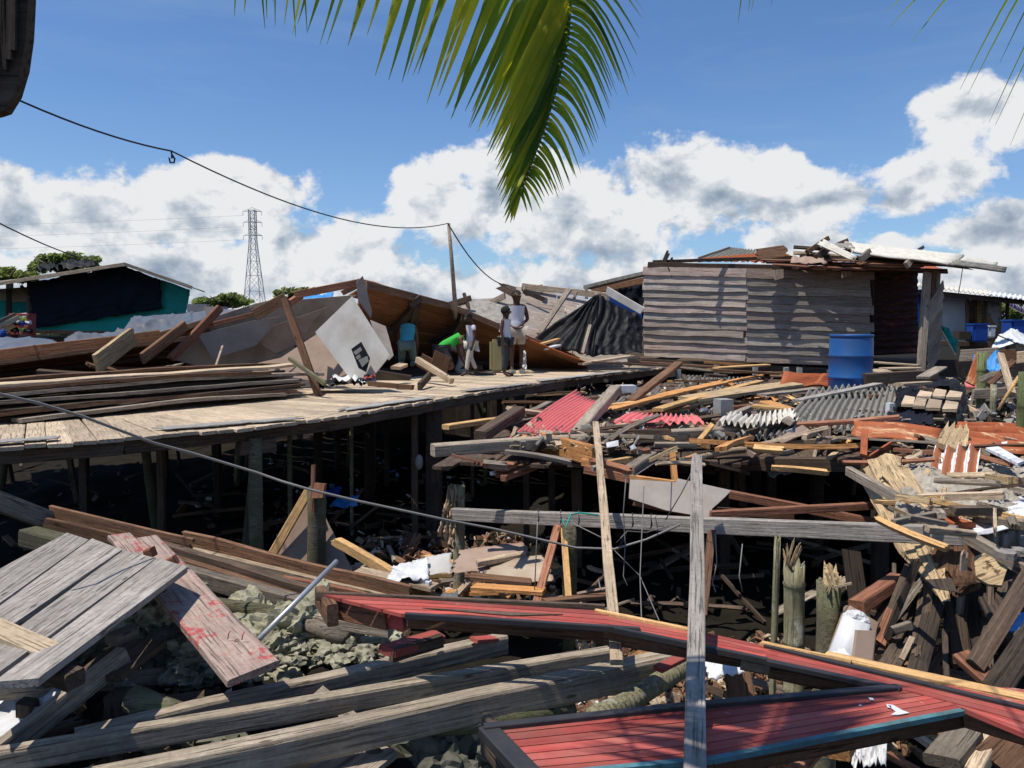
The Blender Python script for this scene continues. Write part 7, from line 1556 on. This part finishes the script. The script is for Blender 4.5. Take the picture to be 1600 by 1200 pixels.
# the next frond of the same crown, just above the picture: its leaflets stripe the red panel with shade
nf = thing(empty('palm_frond', RZ(1200, 1140) + sd * 2.8), 'next palm frond of the crown, spread flat above the camera', 'palm frond')
ra, rb, rc_ = RZ(1150, 1240), RZ(1205, 1150), RZ(1235, 1075)
def rl_(f): return (ra.lerp(rb, f * 2) if f < .5 else rb.lerp(rc_, f * 2 - 1)) + sd * (2.75 + .1 * math.sin(f * 3))
tube('rachis', [rl_(i / 8) for i in range(9)], .008, M['frondg'], nf, 8, [.012 - .001 * i for i in range(9)])
for i in range(26):
    f = (i + .5) / 26; b_ = rl_(f)
    for s_ in (-1, 1):
        if s_ < 0: e_ = RZ(900 + 120 * f + R.uniform(-25, 25), 1170 - 85 * f + R.uniform(-8, 8))
        else: e_ = RZ(1330 + 90 * f + R.uniform(-25, 25), 1150 - 70 * f + R.uniform(-8, 8))
        leaflet(b_, e_ + sd * (2.55 + R.uniform(-.1, .1)), .027, M['frondg'] if i % 3 else M['frond'], nf, .05, tw=R.uniform(-.3, .3), ref=sd)
# two more fronds cut by the frame, all of one crown on a trunk standing left behind the viewer
CROWN = V((-.7, -1.5, 5.6))
ptr = thing(empty('palm_tree', (-.9, -2.0, .3)), 'ringed palm trunk standing just behind the viewer', 'palm tree')
tube('trunk', [V((-.9, -2.0, .3)), V((-.95, -1.9, 2)), V((-.85, -1.7, 4)), CROWN], .12, M['trunk'], ptr, 14, [.15, .12, .11, .10])
tube('rachis', [P(120, -330, 1.97), P(120, -330, 1.97).lerp(CROWN, .5) + V((0, 0, .3)), CROWN], .02, M['frondg'], pt, 8)
tube('rachis', [rl_(0), rl_(0).lerp(CROWN, .5) + V((0, 0, .2)), CROWN], .014, M['frondg'], nf, 8)
def sprig(name, base_, tips, lab, key='frondg', w=.012):
    e = thing(empty(name, base_), lab, 'palm frond')
    for k, t in enumerate(tips): leaflet(base_ + V((.03 * k, 0, .02 * k)), P(*t), w, M[key], e, .05, tw=.6)
    end_ = base_ + V((.03 * len(tips), 0, .03 * len(tips))); mid_ = base_.lerp(CROWN, .5) + V((0, 0, .45))
    rr2 = [end_] + [(end_ * (1 - f) * (1 - f) + mid_ * 2 * f * (1 - f) + CROWN * f * f) for f in [i / 12 for i in range(1, 13)]]
    tube('rachis', rr2, .006, M['frondg'], e, 6, [.004 + .0012 * i for i in range(13)])
    for i in range(2, 10):
        for s_ in (-1, 1): leaflet(rr2[i], rr2[i] + V((s_ * .28, .12, -.38)), .02, M[key], e, .04)
sprig('palm_frond', P(1640, -120, 1.6), [(1385, 20, 1.55), (1390, 43, 1.55), (1424, 66, 1.55), (1500, 140, 1.55), (1512, 148, 1.55), (1562, 98, 1.6), (1545, 192, 1.5), (1555, 196, 1.5), (1578, 228, 1.5)], 'thin dark palm leaflets reaching in at the top right corner')
sprig('palm_frond', P(1180, -90, 2.2), [(1153, 38, 2.2), (1169, 20, 2.2), (1174, 18, 2.2), (1205, 8, 2.2)], 'few palm leaflet tips at the top edge right of the big frond')
sprig('palm_frond', P(380, -80, 2.2), [(366, 26, 2.2), (414, 45, 2.2), (417, 30, 2.2), (430, 40, 2.2), (462, 58, 2.2), (480, 52, 2.2)], 'few palm leaflet tips at the top edge left of the big frond')
# dark hanging sheath at the upper left corner
ds = thing(empty('dry_palm_sheath', P(0, 0, 1.2)), 'dark dry palm sheath hanging into the upper left corner', 'palm sheath')
poly('sheath', [P(-160, -80, 1.2), P(47, -80, 1.2), P(50, 0, 1.2), P(47, 60, 1.2), P(40, 110, 1.2), P(28, 150, 1.2), P(12, 176, 1.2), P(0, 180, 1.2), P(-40, 190, 1.2), P(-160, 150, 1.2)], .02, M['darkb'], ds)
for k in range(6): plank('fibre', P(-40 + k * 14, -80, 1.18), P(-30 + k * 11, 150 - k * 14, 1.18), .008, .006, M['dark'], wdir=V((1, 0, 0)), parent=ds)
